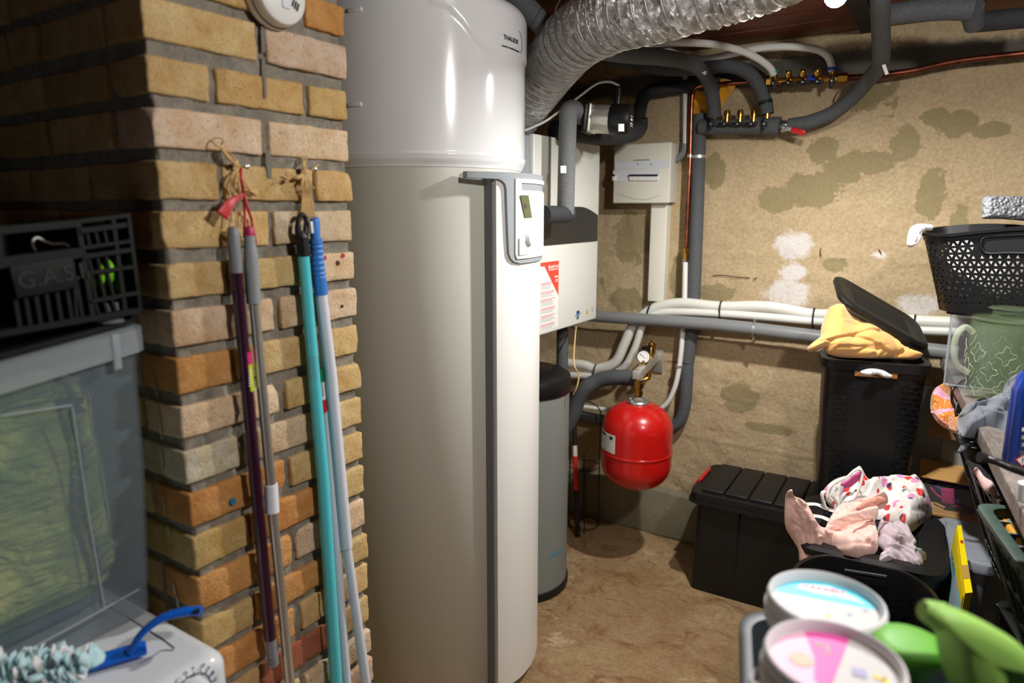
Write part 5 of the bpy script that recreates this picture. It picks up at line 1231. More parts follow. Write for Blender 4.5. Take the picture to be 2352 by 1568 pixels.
# ================================================================== WORKTOP
WA = radians(5.6); wu = Vector((-sin(WA), cos(WA), 0)); wv_ = Vector((cos(WA), sin(WA), 0)); W0 = Vector((.0075, 2.985, 0)); ZW = 1.02
def WT(u, v, z=ZW): p = W0-wu*u+wv_*v; return Vector((p.x, p.y, z))     # u from the far end towards the camera, v away from the front edge
m, t = mat0('worktop_stone'); v = t.coord('Object')
a = t.noise(v, 5, 6, .65, 1.5); b = t.noise(t.coord('Object', (7, 2.2, 7)), 4, 7, .7, 2.)
base = t.mix(t.gray(a, .3, .7), lin((96, 88, 82)), lin((128, 119, 112))); base = t.mix(t.math('MULTIPLY', t.gray(t.math('SUBTRACT', 1., t.math('ABSOLUTE', t.math('SUBTRACT', b, .5))), .985, 1.), .5), base, lin((208, 200, 192)))
t.set('Base Color', base); t.set('Roughness', .35)
WL = 1.95
bm = rbox((0, 0, 0), (WL, .58, .038), .004); bm.transform(basis(WT(WL/2+.05, .29, ZW-.019), -wu, wv_)); 
for v_ in bm.verts: pass
wt = thing('worktop', 'grey marbled laminate worktop on the right, cluttered with bottles and baskets', 'worktop', WT(WL/2, .29, ZW))
ob('slab', bm, 'worktop_stone', wt)
mat('chip', (186, 178, 160), .9)
ob('leg', rbox((0, 0, 0), (.04, .36, ZW-.04), .003, m=basis(WT(.08, .38, (ZW-.04)/2), -wu, wv_)), 'box_cream', wt)
ob('leg', rbox((0, 0, 0), (.04, .36, ZW-.04), .003, m=basis(WT(WL-.03, .38, (ZW-.04)/2), -wu, wv_)), 'box_cream', wt)
# grey cabinet boards beyond the crates
mat('board_gray', (150, 156, 152), .5, var=.05, vscale=3); mat('cardboard', (180, 140, 96), .85, var=.06, vscale=20)
pa_ = AY(2100, 1000, YW-.09); pb_ = AY(2190, 1000, YW-.09)
cb = thing('gray_board', 'tall pale grey board standing at the back wall behind the black crates', 'board', Vector(((pa_.x+pb_.x)/2+.05, YW-.08, 0)))
ob('panel', rbox(((pa_.x+pb_.x)/2+.03, YW-.07, .45), (pb_.x-pa_.x+.10, .018, .89), .002), 'board_gray', cb)
ob('panel', rbox(((pa_.x+pb_.x)/2+.11, YW-.095, .40), (.16, .018, .8), .002), 'board_gray', cb)
c = AY(2155, 975, YW-.13); single('cardboard_flap', rbox(c+Vector((.02, 0, 0)), (.10, .02, .095), .002), 'cardboard', 'small brown cardboard piece behind the quilted bag', 'cardboard', loc=c)
single('low_shelf', rbox((.10, 2.82, .475), (.26, .24, .02), .003), 'board_gray', 'pale grey low shelf holding the plastic shoe box', 'shelf', loc=(.10, 2.82, .475))
# ================================================================== LATTICE CRATES
def dusty(name, c, dust):      # moulded plastic with dust lying on everything that faces up
    m, t = mat0(name); v = t.coord('Object'); g = t.new('ShaderNodeNewGeometry'); s = t.new('ShaderNodeSeparateXYZ'); t.link(g.outputs['Normal'], s.inputs[0])
    n = t.noise(v, 40, 5, .7); d = t.math('MULTIPLY', t.gray(s.outputs[2], .3, .8), t.gray(n, .2, .6))
    t.set('Base Color', t.mix(d, lin(c), lin(dust))); t.set('Roughness', .5); t.set('Normal', t.bump(n, .15, .001))
dusty('crate_black', (22, 23, 24), (165, 163, 152)); dusty('crate_green', (38, 58, 50), (160, 166, 152)); mat('rim_black', (24, 25, 26), .5, bump=.2, bscale=300, bdist=.0006); mat('rim_green', (50, 72, 64), .5, c2=(66, 90, 80), vscale=12)
def crate(name, label, cat, far, near, ztop, h, mname, dep=.34, taper=.06, group=None, flip=False, loc=None):
    """far, near: ends of the front rim edge on the floor plan; walls of ribs around a thin shell"""
    a = Vector((near[0], near[1], 0)); b = Vector((far[0], far[1], 0)); ux = (b-a); L = ux.length; ux.normalize(); uy = Vector((ux.y, -ux.x, 0))
    th = thing(name, label, cat, loc or (a+b)/2+uy*dep/2+Zv(ztop-h), group)
    tp = taper
    def pt(x, y, z):     # z measured down from the top 0..h, walls lean in
        f = z/h; return a+ux*(x*(1-2*tp*.5*f/L)+tp*.5*f)+uy*(y*(1-2*tp*f/dep)+tp*f)+Zv(ztop-z)
    w_ = .018
    rim = loft([[p+Zv(ztop+dz) for p in rr_ring(a-ux*q-uy*q, ux, uy, L+2*q, dep+2*q, .035, 6)] for q, dz in ((.002, -.014), (.004, -.002), (.0, 0), (-w_, 0), (-w_-.002, -.012), (-w_, -.02))], False, False)
    ob('rim', rim, mname.replace('crate', 'rim'), th, ang=40)
    # inner shell
    s_ = .042
    ob('shell', loft([[pt(x, y, h) for x, y in rect(s_, s_, L-s_, dep-s_)], [pt(x, y, .012) for x, y in rect(s_, s_, L-s_, dep-s_)], [pt(x, y, .012) for x, y in rect(s_+.004, s_+.004, L-s_-.004, dep-s_-.004)], [pt(x, y, h-.006) for x, y in rect(s_+.004, s_+.004, L-s_-.004, dep-s_-.004)]]), mname, th)
    def wall(p0, p1, nx):
        """ribs between the plan corners p0, p1; nx ribs"""
        g = MB(); t2 = .0028
        def q(s, o, z): # s along, o depth inwards 0..1
            x = p0[0]+(p1[0]-p0[0])*s; y = p0[1]+(p1[1]-p0[1])*s
            dx, dy = p1[0]-p0[0], p1[1]-p0[1]; l = sqrt(dx*dx+dy*dy); ix, iy = -dy/l*s_, dx/l*s_
            return pt(x+ix*o, y+iy*o, z)
        for i in range(nx+1):
            s = i/nx; bm = bmesh.new(); e = t2/L
            vs = [bm.verts.new(q(max(0, min(1, s+k*e)), o, z)) for z in (.012, h) for k, o in ((-1, 0), (1, 0), (1, 1), (-1, 1))]
            for f in ((0, 1, 2, 3), (7, 6, 5, 4), (0, 4, 5, 1), (1, 5, 6, 2), (2, 6, 7, 3), (3, 7, 4, 0)): bm.faces.new([vs[k] for k in f])
            g.add(bm)
        for z in [h*f for f in (.13, .38, .62, .86, .995)]:
            bm = bmesh.new(); vs = [bm.verts.new(q(s, o, z+dz)) for dz in (-t2, t2) for s, o in ((0, 0), (1, 0), (1, 1), (0, 1))]
            for f in ((0, 1, 2, 3), (7, 6, 5, 4), (0, 4, 5, 1), (1, 5, 6, 2), (2, 6, 7, 3), (3, 7, 4, 0)): bm.faces.new([vs[k] for k in f])
            g.add(bm)
        bmesh.ops.recalc_face_normals(g.bm, faces=g.bm.faces[:]); ob('ribbed_side', g.bm, mname, th)
    wall((0, 0), (L, 0), max(3, round(L/.055))); wall((L, 0), (L, dep), 5); wall((0, dep), (0, 0), 5)
    return th
zr = .93
def fl(px, py, z): p = AZ(px, py, z); return (p.x, p.y)
k1 = (fl(2214, 1042, zr), fl(2292, 1138, zr)); k2 = (fl(2243, 1152, zr), fl(2350, 1302, zr))
dirk = (Vector(k1[0])-Vector(k1[1])).normalized(); 
f3 = Vector(k1[0])+dirk*.345+Vector((.05, 0)); n3 = Vector(k1[0])+dirk*.012+Vector((.022, 0))
crate('lattice_crate', 'upper black lattice crate under the worktop, next to the green crate', 'crate', k1[0], k1[1], zr, .36, 'crate_black', taper=.13)
crate('lattice_crate', 'dark green lattice crate under the near end of the worktop', 'crate', k2[0], k2[1], zr, .36, 'crate_green', taper=.13)
crate('lattice_crate', 'far black lattice crate under the worktop, behind the striped cloth', 'crate', (f3.x, f3.y), (n3.x, n3.y), zr-.02, .36, 'crate_black', taper=.12)
def sh(p, d): return (p[0]+d, p[1])
crate('lattice_crate', 'lower black lattice crate standing on the floor beneath the green one', 'crate', sh(k2[0], .10), sh(k2[1], .10), zr-.375, .545, 'crate_black', taper=.04)
crate('lattice_crate', 'lower black lattice crate standing on the floor behind the yellow carton', 'crate', sh(k1[0], .11), sh(k1[1], .11), zr-.375, .545, 'crate_black', taper=.04)
crate('lattice_crate', 'lower black lattice crate on the floor at the far end of the worktop', 'crate', sh((f3.x, f3.y), .20), sh((n3.x, n3.y), .20), zr-.395, .525, 'crate_black', taper=.04)
# things in the crates
mat('packet_orange', (240, 150, 30), .25, coat=.5, c2=(250, 190, 90), vscale=60, aniso=(1, .1, 1)); mat('packet_salmon', (212, 122, 96), .3, coat=.4); mat('packet_green', (110, 170, 40), .4); mat('packet_yellow', (232, 208, 40), .4)
p = AZ(2318, 1225, zr-.03)
pk = thing('sponge_pack', 'glossy orange pack of cleaning cloths lying in the dark green crate', 'packet', p)
pd_ = (Vector((k2[0][0], k2[0][1], 0))-Vector((k2[1][0], k2[1][1], 0))).normalized(); pr2 = Vector((pd_.y, -pd_.x, 0))
def bx2(c, s, m_, nm, r=.008): ob(nm, rbox((0, 0, 0), s, r, m=basis(c, pr2, pd_)), m_, pk)
bx2(p+pr2*.038+Zv(.0), (.085, .09, .03), 'packet_orange', 'orange_cloth'); bx2(p+pr2*.038-Zv(.02)-pd_*.006, (.09, .11, .012), 'packet_salmon', 'salmon_cloth', .004); bx2(p+pr2*.038-Zv(.031)-pd_*.008, (.09, .11, .008), 'packet_green', 'green_cloth', .003); bx2(p+pr2*.038-Zv(.039)-pd_*.008, (.09, .11, .007), 'packet_yellow', 'yellow_cloth', .003)
ob('packing_block', rbox(p+pr2*.115-Zv(.19), (.07, .07, .29), .01), 'black_matte', pk)
mat('check_red', (226, 150, 150), .6, c2=(240, 220, 215), vscale=90, aniso=(1, 6, 6)); mat('plastic_clear_dull', (190, 180, 174), .2, alpha=.55); mat('plastic_yellow', (214, 190, 20), .4)
p = AZ(2262, 1105, zr+.015); single('napkin_packet', cloth([(2236, 1079), (2246, 1079), (2262, 1100), (2280, 1112), (2290, 1135), (2272, 1133), (2256, 1118), (2244, 1096)], [(2240, 1080, Zc(2240, 1080, zr+.02)), (2285, 1130, Zc(2285, 1130, zr+.01))], Zv(1), .01, 6, 3, .002, .05), 'check_red', 'pink checked packet sticking out of the upper black crate', 'packet', ang=180, loc=p)
c = AZ(2272, 1098, zr-.04); single('yellow_handle', tube([c+Zv(-.05)+Vector((.01, 0, 0)), c+Zv(-.02), c+Zv(.0)+Vector((-.002, .01, 0)), c+Zv(.03)+Vector((.02, .02, 0)), c+Zv(.01)+Vector((.05, .02, 0))], .012, 10, 5), 'plastic_yellow', 'curved yellow plastic handle inside the upper black crate', 'scoop', loc=c)  # a curved yellow handle in the upper crate

# ================================================================== QUILTED ORANGE BAG, CABLE, STRIPED CLOTH
m, t = mat0('quilt_floral'); v = t.coord('Object')
n = t.noise(v, 26, 2, .4, .6); n2 = t.noise(v, 170, 2, .5)
base = t.mix(t.gray(n2, .6, .64), lin((206, 118, 22)), lin((240, 222, 160)))
base = t.mix(t.gray(t.noise(v, 15, 2, .4, .4), .6, .615), base, t.mix(t.gray(n2, .4, .6), lin((206, 120, 160)), lin((236, 190, 206))))
t.set('Base Color', base); t.set('Roughness', .8); t.set('Sheen Weight', .3); t.set('Normal', t.bump(t.noise(v, 60, 3, .5), .5, .004))
qo = [(2137, 930), (2142, 900), (2158, 884), (2180, 880), (2192, 905), (2203, 950), (2210, 985), (2204, 1000), (2180, 988), (2155, 972), (2140, 950)]
qd = depth(WT(.55, -.045)); qc = [(2137, 930, depth(WT(.42, -.06))), (2180, 880, depth(WT(.28, -.0))), (2208, 990, depth(WT(.72, -.03))), (2160, 975, depth(WT(.55, -.07)))]
qb = thing('quilted_bag', 'orange and pink floral quilted bag squeezed at the worktop edge', 'bag', WT(.5, -.04, .93))
ob('shell', cloth(qo, qc, (-_f+Vector((-.5, 0, .3))), .035, 22, 3, .004, .05, (1, .2), 51, [([(2142, 950), (2175, 972), (2205, 985)], .006, 3), ([(2190, 900), (2200, 950)], .006, 3)]), 'quilt_floral', qb, ang=180)
mat('binding_pink', (226, 160, 184), .85, bump=.3, bscale=200)
ob('binding', tube([AD(x, y, qd-.03) for x, y in ((2141, 946), (2160, 965), (2180, 978), (2204, 988))], .006, 8, 4, flat=.5), 'binding_pink', qb)
ob('white_lining', cloth([(2180, 960), (2192, 948), (2203, 955), (2204, 980), (2190, 975)], [(2190, 965, qd-.035)], (-_f), .004, 5, 3, .001, .05), 'linen_white', qb, ang=180)
cab = [WT(.52, .10, ZW+.006), WT(.5, .03, ZW+.008), AD(2200, 884, qd-.03), AD(2188, 895, qd-.04), AD(2187, 920, qd-.04), AD(2196, 940, qd-.05), AD(2210, 955, qd-.06), WT(.74, .04, ZW+.01), WT(.72, .1, ZW+.006), WT(.66, .08, ZW+.006), AD(2215, 913, qd-.06), AD(2200, 925, qd-.07), AD(2196, 950, qd-.08), AD(2204, 975, qd-.09), AD(2212, 988, qd-.08)]
single('black_cable', tube(cab, .0042, 10, 7), 'black_plastic', 'loops of black cable hanging over the worktop edge beside the glass pitcher', 'cable', loc=cab[0])
m, t = mat0('striped_cloth'); v = t.coord('Object')
n = t.noise(v, 700, 2, .6)
base = t.mix(t.gray(n, .35, .65), lin((62, 70, 80)), lin((106, 114, 124)))
wv2 = t.new('ShaderNodeTexWave', wave_type='BANDS', bands_direction='DIAGONAL'); wvm = t.new('ShaderNodeMapping'); 
sxx = t.new('ShaderNodeSeparateXYZ'); t.link(v, sxx.inputs[0]); ln = t.math('ADD', t.math('MULTIPLY', sxx.outputs[0], 48.), t.math('MULTIPLY', sxx.outputs[1], 12.))
fr_ = t.math('FRACT', ln); st_ = t.math('LESS_THAN', fr_, .09)
base = t.mix(t.math('MULTIPLY', st_, .8), base, lin((60, 56, 70))); t.set('Base Color', base); t.set('Roughness', .95); t.set('Sheen Weight', .4); t.set('Normal', t.bump(n, .5, .0015))
go = [(2199, 965), (2206, 948), (2225, 938), (2255, 934), (2290, 918), (2303, 908), (2306, 888), (2322, 876), (2345, 868), (2350, 920), (2345, 980), (2335, 1000), (2300, 1010), (2265, 1006), (2225, 1003), (2208, 998), (2200, 985)]
gc = [(2199, 965, depth(WT(.80, -.03, ZW))), (2225, 1003, depth(WT(1.0, -.0, ZW))), (2340, 1000, depth(AZ(2340, 1010, ZW+.0))), (2255, 935, depth(AZ(2255, 940, ZW+.02))), (2330, 878, depth(AZ(2330, 930, ZW+.04))), (2290, 970, depth(AZ(2290, 972, ZW+.01)))]
sc2 = thing('striped_cloth', 'grey pinstriped cloth draped over the edge of the worktop', 'cloth', AZ(2290, 970, ZW))
ob('fabric', cloth(go, gc, (-_f*.3+Zv(1)), .045, 26, 3, .005, .04, (1, .2), 61, [([(2222, 950), (2260, 948), (2300, 962), (2340, 966)], .02, 4.5), ([(2300, 912), (2310, 935), (2340, 940)], .01, 4), ([(2210, 1000), (2260, 1002), (2300, 1003)], .003, 2)]), 'striped_cloth', sc2, ang=180)
ob('dangling_corner', cloth([(2201, 990), (2215, 1002), (2228, 1005), (2220, 1022), (2205, 1040), (2200, 1035), (2207, 1022), (2203, 1008)], [(2210, 1010, depth(WT(.95, -.02, ZW))-.01)], (-_f), .014, 8, 3, .003, .06), 'striped_cloth', sc2, ang=180)

# ================================================================== BLACK BASKET OF WOVEN PLASTIC
Yb = 2.40; q0 = AY(2160, 714, Yb); q1 = AY(2121, 535, Yb); zb_ = q0.z; ztp = q1.z
BW_ = .47; BD_ = .33
def bpath(f, ins=0., n_=160, r=.07):
    """closed rounded plan at height fraction f, evenly spaced"""
    ex_ = q1.x*(f)+q0.x*(1-f); g = (q0.x-q1.x)*(1-f)
    x0_, x1_ = ex_+ins, q1.x+BW_-g-ins; y0_, y1_ = Yb+.0-.02*f+.0+ins, Yb+BD_-g*.6-ins
    return x0_, x1_, y0_, y1_, r
def plan_pt(f, s, ins=0.):
    x0_, x1_, y0_, y1_, r = bpath(f, ins); w_, d_ = x1_-x0_, y1_-y0_
    segs = [('l', w_-2*r), ('a', pi/2*r), ('l', d_-2*r), ('a', pi/2*r), ('l', w_-2*r), ('a', pi/2*r), ('l', d_-2*r), ('a', pi/2*r)]
    T_ = sum(k[1] for k in segs); L_ = (s % 1)*T_; x, y, h_ = x0_+r, y0_, 0.
    for typ, ln_ in segs:
        if L_ <= ln_ or ln_ is segs[-1][1] and typ == 'a' and False: 
            if typ == 'l': return x+cos(h_)*L_, y+sin(h_)*L_, h_
            a = L_/r; cx_, cy_ = x-sin(h_)*r, y+cos(h_)*r; return cx_+r*sin(h_+a), cy_-r*cos(h_+a), h_+a
        L_ -= ln_
        if typ == 'l': x += cos(h_)*ln_; y += sin(h_)*ln_
        else: cx_, cy_ = x-sin(h_)*r, y+cos(h_)*r; h_ += pi/2; x, y = cx_+r*sin(h_), cy_-r*cos(h_)
    return x0_+r, y0_, 0.
def bpt(s, f, out=0.):
    x, y, h_ = plan_pt(f, s); zz = zb_+(ztp-zb_)*f+ (.024*max(0., math.sin(pi*min(1, max(0, (s % .5)*PER/(BW_-.09))))))*max(0, (f-.5)/.5)
    return Vector((x+sin(h_)*out, y-cos(h_)*out, zz))
x0_, x1_, y0_, y1_, r = bpath(.5); PER = 2*((x1_-x0_-2*r)+(y1_-y0_-2*r))+2*pi*r
bas = thing('woven_basket', 'large black woven plastic basket with grip slot, high on the right', 'laundry basket', ((x0_+x1_)/2, (y0_+y1_)/2, zb_))
NXT = 68; TS = PER/NXT; NYT = int((ztp-zb_-.055)/(TS*.866)); 
slot_s = ((AY(2240, 535, Yb).x-q1.x-.07)/PER, (AY(2352, 535, Yb).x-q1.x-.07)/PER)
bm = bmesh.new(); GV = []
for j in range(NYT+1): GV.append([bm.verts.new(((i+(.5 if j % 2 else 0))*TS, j*TS*.866, 0)) for i in range(NXT+1)])
for j in range(NYT):
    for i in range(NXT):
        A_, B_ = GV[j], GV[j+1]
        tr = ((A_[i], A_[i+1], B_[i]), (A_[i+1], B_[i+1], B_[i])) if j % 2 == 0 else ((A_[i], B_[i+1], B_[i]), (A_[i], A_[i+1], B_[i+1]))
        for q in tr:
            c = (q[0].co+q[1].co+q[2].co)/3
            if slot_s[0]-.01 < (c.x/PER) % 1 < slot_s[1]+.01 and c.y > (NYT-2.6)*TS*.866: bm.faces.new(q); continue
            ins = [bm.verts.new(c+(k.co-c)*.43) for k in q]
            for k in range(3): bm.faces.new((q[k], q[(k+1) % 3], ins[(k+1) % 3], ins[k]))
bmesh.ops.recalc_face_normals(bm, faces=bm.faces[:])
ext = bmesh.ops.extrude_face_region(bm, geom=bm.faces[:])
for g in ext['geom']:
    if isinstance(g, bmesh.types.BMVert): g.co.z = 1
HB_ = NYT*TS*.866
for v_ in bm.verts:
    s = v_.co.x/PER; f = .085+(v_.co.y/HB_)*.83; o_ = v_.co.z; v_.co = bpt(s, f, .0035*o_)
bmesh.ops.recalc_face_normals(bm, faces=bm.faces[:])
ob('woven_wall', bm, 'black_plastic', bas, ang=30)
def band_(f0, f1, o0, nm, m_='black_plastic', k=120):
    bm = bmesh.new(); R = [[bm.verts.new(bpt(i/k, f, o)) for i in range(k)] for f, o in ((f0, -.001), (f0, o0), (f1, o0), (f1, -.003), (f0, -.003))]
    for j in range(4):
        for i in range(k): bm.faces.new((R[j][i], R[j][(i+1) % k], R[j+1][(i+1) % k], R[j+1][i]))
    ob(nm, bm, m_, bas, ang=40)
band_(-.01, .10, .005, 'bottom_band'); band_(.905, .965, .006, 'top_band'); band_(.965, 1.0, .016, 'rim')
x0_, x1_, y0_, y1_, r = bpath(0.)
ob('bottom', rbox(((x0_+x1_)/2, (y0_+y1_)/2, zb_+.004), (x1_-x0_-.03, y1_-y0_-.03, .008), .003), 'black_plastic', bas)
for (fx, fy) in ((.12, .12), (.88, .12), (.12, .88), (.88, .88)): ob('foot', rbox((x0_+(x1_-x0_)*fx, y0_+(y1_-y0_)*fy, zb_-.0055), (.05, .03, .009), .003), 'black_plastic', bas)
# grip slot frame in front
sa, sbb = slot_s; fz0, fz1 = .74, .92
fr2 = [bpt(sa+(sbb-sa)*u_, fz0+(fz1-fz0)*w__, .006) for u_, w__ in ((.03, .2), (.0, .5), (.03, .85), (.12, 1), (.5, 1), (.88, 1), (.97, .85), (1, .5), (.97, .2), (.88, 0), (.5, 0), (.12, 0))]
ob('slot_frame', tube(fr2, .0045, 8, 4, closed=True), 'black_plastic', bas)
ob('slot_recess', shell_like if False else loft([[bpt(sa+(sbb-sa)*u_, fz0+(fz1-fz0)*w__, o_) for u_, w__ in ((.02, .1), (.02, .9), (.98, .9), (.98, .1))] for o_ in (.0035, .0048)]), 'black_matte', bas)
# sock over the rim, bubble wrap, white laundry inside
so_ = [(2083, 560), (2085, 540), (2092, 522), (2110, 514), (2135, 515), (2143, 522), (2138, 530), (2120, 532), (2113, 548), (2104, 562), (2090, 568)]
single('white_sock', cloth(so_, [(2110, 540, depth(q1)-.015), (2138, 522, depth(q1)+.01)], -_f, .014, 9, 2.6, .003, .08, (.4, 1), 71, [([(2100, 520), (2112, 532), (2102, 555)], .006, 3), ([(2090, 535), (2096, 560)], .004, 3)]), 'linen_white', 'white sock hanging over the left end of the black woven basket', 'sock', ang=180, loc=AD(2110, 540, depth(q1)))
m, t = mat0('bubble_wrap'); v = t.coord('Object'); vo = t.new('ShaderNodeTexVoronoi'); t.link(v, vo.inputs['Vector']); vo.inputs['Scale'].default_value = 95
t.set('Base Color', lin((168, 172, 176))); t.set('Roughness', .18); t.set('Metallic', .35); t.set('Normal', t.bump(t.math('MULTIPLY', vo.outputs['Distance'], -1.), 1., .006))
db_ = depth(bpt(.1, 1))+.16
mat('laundry_mixed', (206, 200, 196), .9, bump=.3, bscale=60, bdist=.01)
lump = cloth([(2175, 570), (2200, 556), (2260, 548), (2340, 548), (2420, 560), (2440, 640), (2400, 690), (2240, 695), (2190, 680)], [(2200, 560, db_+.02), (2420, 560, db_+.04), (2300, 690, db_+.0)], -_f*.6+Zv(.8), .03, 40, 9, .012, .02, (1, .5), 77, back=1.)
single('laundry_heap', lump, 'laundry_mixed', 'pale laundry filling the black woven basket, seen through its holes', 'laundry', ang=180, loc=AD(2300, 620, db_))
bo = [(2256, 492), (2260, 452), (2300, 449), (2362, 450), (2400, 452), (2400, 505), (2300, 503), (2258, 502)]
single('bubble_wrap', cloth(bo, [(2260, 470, db_+.06), (2400, 470, db_+.06)], -_f, .022, 10, 4, .002, .05), 'bubble_wrap', 'silvery bubble wrapped parcel sticking out of the black woven basket', 'parcel', ang=180, loc=AD(2300, 475, db_+.06))
# ================================================================== CLEAR BOX UNDER THE BASKET
m, t = mat0('clear_plastic'); t.set('Base Color', (.35, .38, .40)); t.set('Roughness', .06); t.set('Alpha', .10)
m, t = mat0('clear_edge'); t.set('Base Color', lin((176, 186, 192))); t.set('Roughness', .12); t.set('Alpha', .35)
ca = AP(2168, 760, WT(.6, .035), wv_); cx0 = .022; cz1 = zb_-.011
co = Vector((.028, 2.41, ZW+.001)); cw, cdp = .36, .24; chh = cz1-ZW-.001
ac = thing('clear_container', 'clear plastic drawer box on the worktop below the black woven basket', 'container', co+Vector((cw/2, cdp/2, 0)))
for c, s in (((cw/2, .002, chh/2), (cw-.004, .003, chh-.004)), ((cw/2, cdp-.002, chh/2), (cw-.004, .003, chh-.004)), ((.002, cdp/2, chh/2), (.003, cdp-.004, chh-.004)), ((cw-.002, cdp/2, chh/2), (.003, cdp-.004, chh-.004)), ((cw/2, cdp/2, chh-.002), (cw, cdp, .003)), ((cw/2, cdp/2, .002), (cw, cdp, .003))):
    ob('clear_side', rbox(co+Vector(c), s), 'clear_plastic', ac)
for x in (0, cw):
    for y in (0, cdp): ob('edge_post', cyl(co+Vector((x, y, .001)), co+Vector((x, y, chh-.001)), .003, seg=8), 'clear_edge', ac)
ob('edge_rail', cyl(co+Vector((.0, 0, chh-.003)), co+Vector((cw, 0, chh-.003)), .003, seg=8), 'clear_edge', ac); ob('edge_rail', cyl(co+Vector((.0, 0, chh-.003)), co+Vector((0, cdp, chh-.003)), .003, seg=8), 'clear_edge', ac); ob('edge_rail', cyl(co+Vector((.0, 0, .004)), co+Vector((cw, 0, .004)), .003, seg=8), 'clear_edge', ac)
mat('dark_fill', (52, 54, 58), .6, c2=(30, 32, 36), vscale=14); single('dark_packet', rbox(co+Vector((cw*.58, cdp*.5, chh*.42)), (cw*.7, cdp*.8, chh*.78), .012), 'dark_fill', 'dark packet inside the clear plastic drawer box', 'packet', loc=co+Vector((cw*.58, cdp*.5, 0)))
# ================================================================== GLASS PITCHER
pp_ = AZ(2270, 928, ZW); pc2 = Vector((pp_.x+.012, pp_.y+.055, 0)); dpp = depth((pc2.x, pc2.y, 1.1)); 
m, t = mat0('glass_green'); t.set('Base Color', lin((150, 176, 130))); t.set('Roughness', .04); t.set('Alpha', .1); t.set('Coat Weight', .5)
m, t = mat0('glass_line'); t.set('Base Color', lin((206, 218, 190))); t.set('Roughness', .05); t.set('Alpha', .32); t.set('Coat Weight', .6)
PR = rpx(150, (pc2.x, pc2.y, 1.15)); zh = AD(2270, 735, dpp).z; pc2.x = AD(2303, 830, dpp).x; pc2.y = AD(2303, 830, dpp).y
pit = thing('glass_pitcher', 'pale green glass pitcher with moulded quatrefoil pattern on the worktop', 'pitcher', (pc2.x, pc2.y, ZW+.001))
prf = [(0, ZW+.001), (PR*.80, ZW+.001), (PR*.86, ZW+.006), (PR*.88, ZW+.05), (PR*.98, ZW+.11), (PR, zh-.03), (PR*.95, zh-.008), (PR*.93, zh)]
def prof_r(z):
    for i in range(len(prf)-1):
        if prf[i][1] <= z <= prf[i+1][1] and prf[i+1][1] > prf[i][1]: f = (z-prf[i][1])/(prf[i+1][1]-prf[i][1]); return prf[i][0]*(1-f)+prf[i+1][0]*f
    return PR
ob('jug_wall', lathe(prf+[(PR*.93-.003, zh), (PR-.004, zh-.03), (PR*.98-.004, ZW+.11), (PR*.86-.004, ZW+.05), (PR*.8, ZW+.012), (0, ZW+.012)], pc2, seg=72), 'glass_green', pit, ang=60)
ob('lid', lathe([(0, zh+.002), (PR*.94, zh+.002), (PR*.97, zh+.006), (PR*.9, zh+.012), (PR*.45, zh+.014), (PR*.42, zh+.03), (PR*.56, zh+.036), (PR*.5, zh+.04), (0, zh+.038)], pc2, seg=48), 'glass_green', pit)
hd = Vector((-.95, -.32, 0)).normalized()
ob('handle', tube([pc2+hd*(PR*.9)+Zv(zh-.035), pc2+hd*(PR+.012)+Zv(zh-.02), pc2+hd*(PR+.030)+Zv(zh-.04), pc2+hd*(PR+.034)+Zv(zh-.085), pc2+hd*(PR+.020)+Zv(zh-.13), pc2+hd*(PR*.9)+Zv(zh-.15)], .0085, 12, 7), 'glass_line', pit)
def quat(a0, z0, s):
    P = []
    for i in range(48):
        th_ = 2*pi*i/48; rq = s*(.76+.2*cos(4*th_)+.10*abs(cos(2*th_))**10); P.append((a0+rq*cos(th_)/PR, z0+rq*sin(th_)*1.15))
    return [pol(pc2, prof_r(z)+.0006, a, z) for a, z in P]
rowh = .062
for r_i in range(3):
    for k in range(8):
        a = 2*pi*(k+(.5 if r_i % 2 else 0))/8; z = ZW+.045+r_i*rowh*.78
        ob('moulded_line', tube(quat(a, z, .0225), .0009, 5, 1, closed=True), 'glass_line', pit)
# ================================================================== BLUE BOTTLE
bp_ = AZ(2330, 1096, ZW); db2 = depth(bp_)
m, t = mat0('bottle_blue'); t.set('Base Color', lin((22, 58, 150))); t.set('Roughness', .22); t.set('Coat Weight', .4)
wB = .125; dB = .075; oB = AZ(2297, 1072, ZW); hb3 = Vector((oB.x, oB.y, 0)).normalized(); _rb = Vector((hb3.y, -hb3.x, 0)); bl = thing('blue_bottle', 'dark blue detergent bottle with hazard label at the right edge', 'bottle', oB+_rb*.06+Zv(.001))
fy = Vector((-_rb.y, _rb.x, 0))
def brg(z, g): return [p+Zv(z) for p in rr_ring(Vector((oB.x, oB.y, 0))+_rb*g+fy*g, _rb, fy, wB-2*g, dB-2*g, max(.012, .028-g*.3), 8)]
zbt = AD(2330, 850, db2).z
ob('bottle_body', loft([brg(ZW+.001, .008), brg(ZW+.004, .003), brg(ZW+.012, 0), brg(zbt-.05, .0), brg(zbt-.02, .006), brg(zbt, .02), brg(zbt+.012, .03)]), 'bottle_blue', bl, ang=60)
ob('cap', lathe([(.022, 0), (.022, .03), (.018, .034), (0, .034)], Vector((oB.x, oB.y, 0))+_rb*wB*.55+fy*dB/2+Zv(zbt+.012), seg=24), 'blue_grip', bl)
Bb = basis(Vector((oB.x, oB.y, 0))-fy*.0006, _rb, Zv(1))
Bt = lambda px, py: (lambda p: ((p-Vector((oB.x, oB.y, 0))).dot(_rb), p.z))(AP(px, py, Vector((oB.x, oB.y, 0)), fy))
mat('label_navy', (30, 44, 96), .4); a = Bt(2330, 1090); c = Bt(2352, 940)
ob('back_label', flat(rect(a[0]-.0, a[1]+.004, wB-.004, c[1]+.06), Bb, .0006), 'label_navy', bl)
hz_ = Bt(2349, 1057); hs_ = .0125
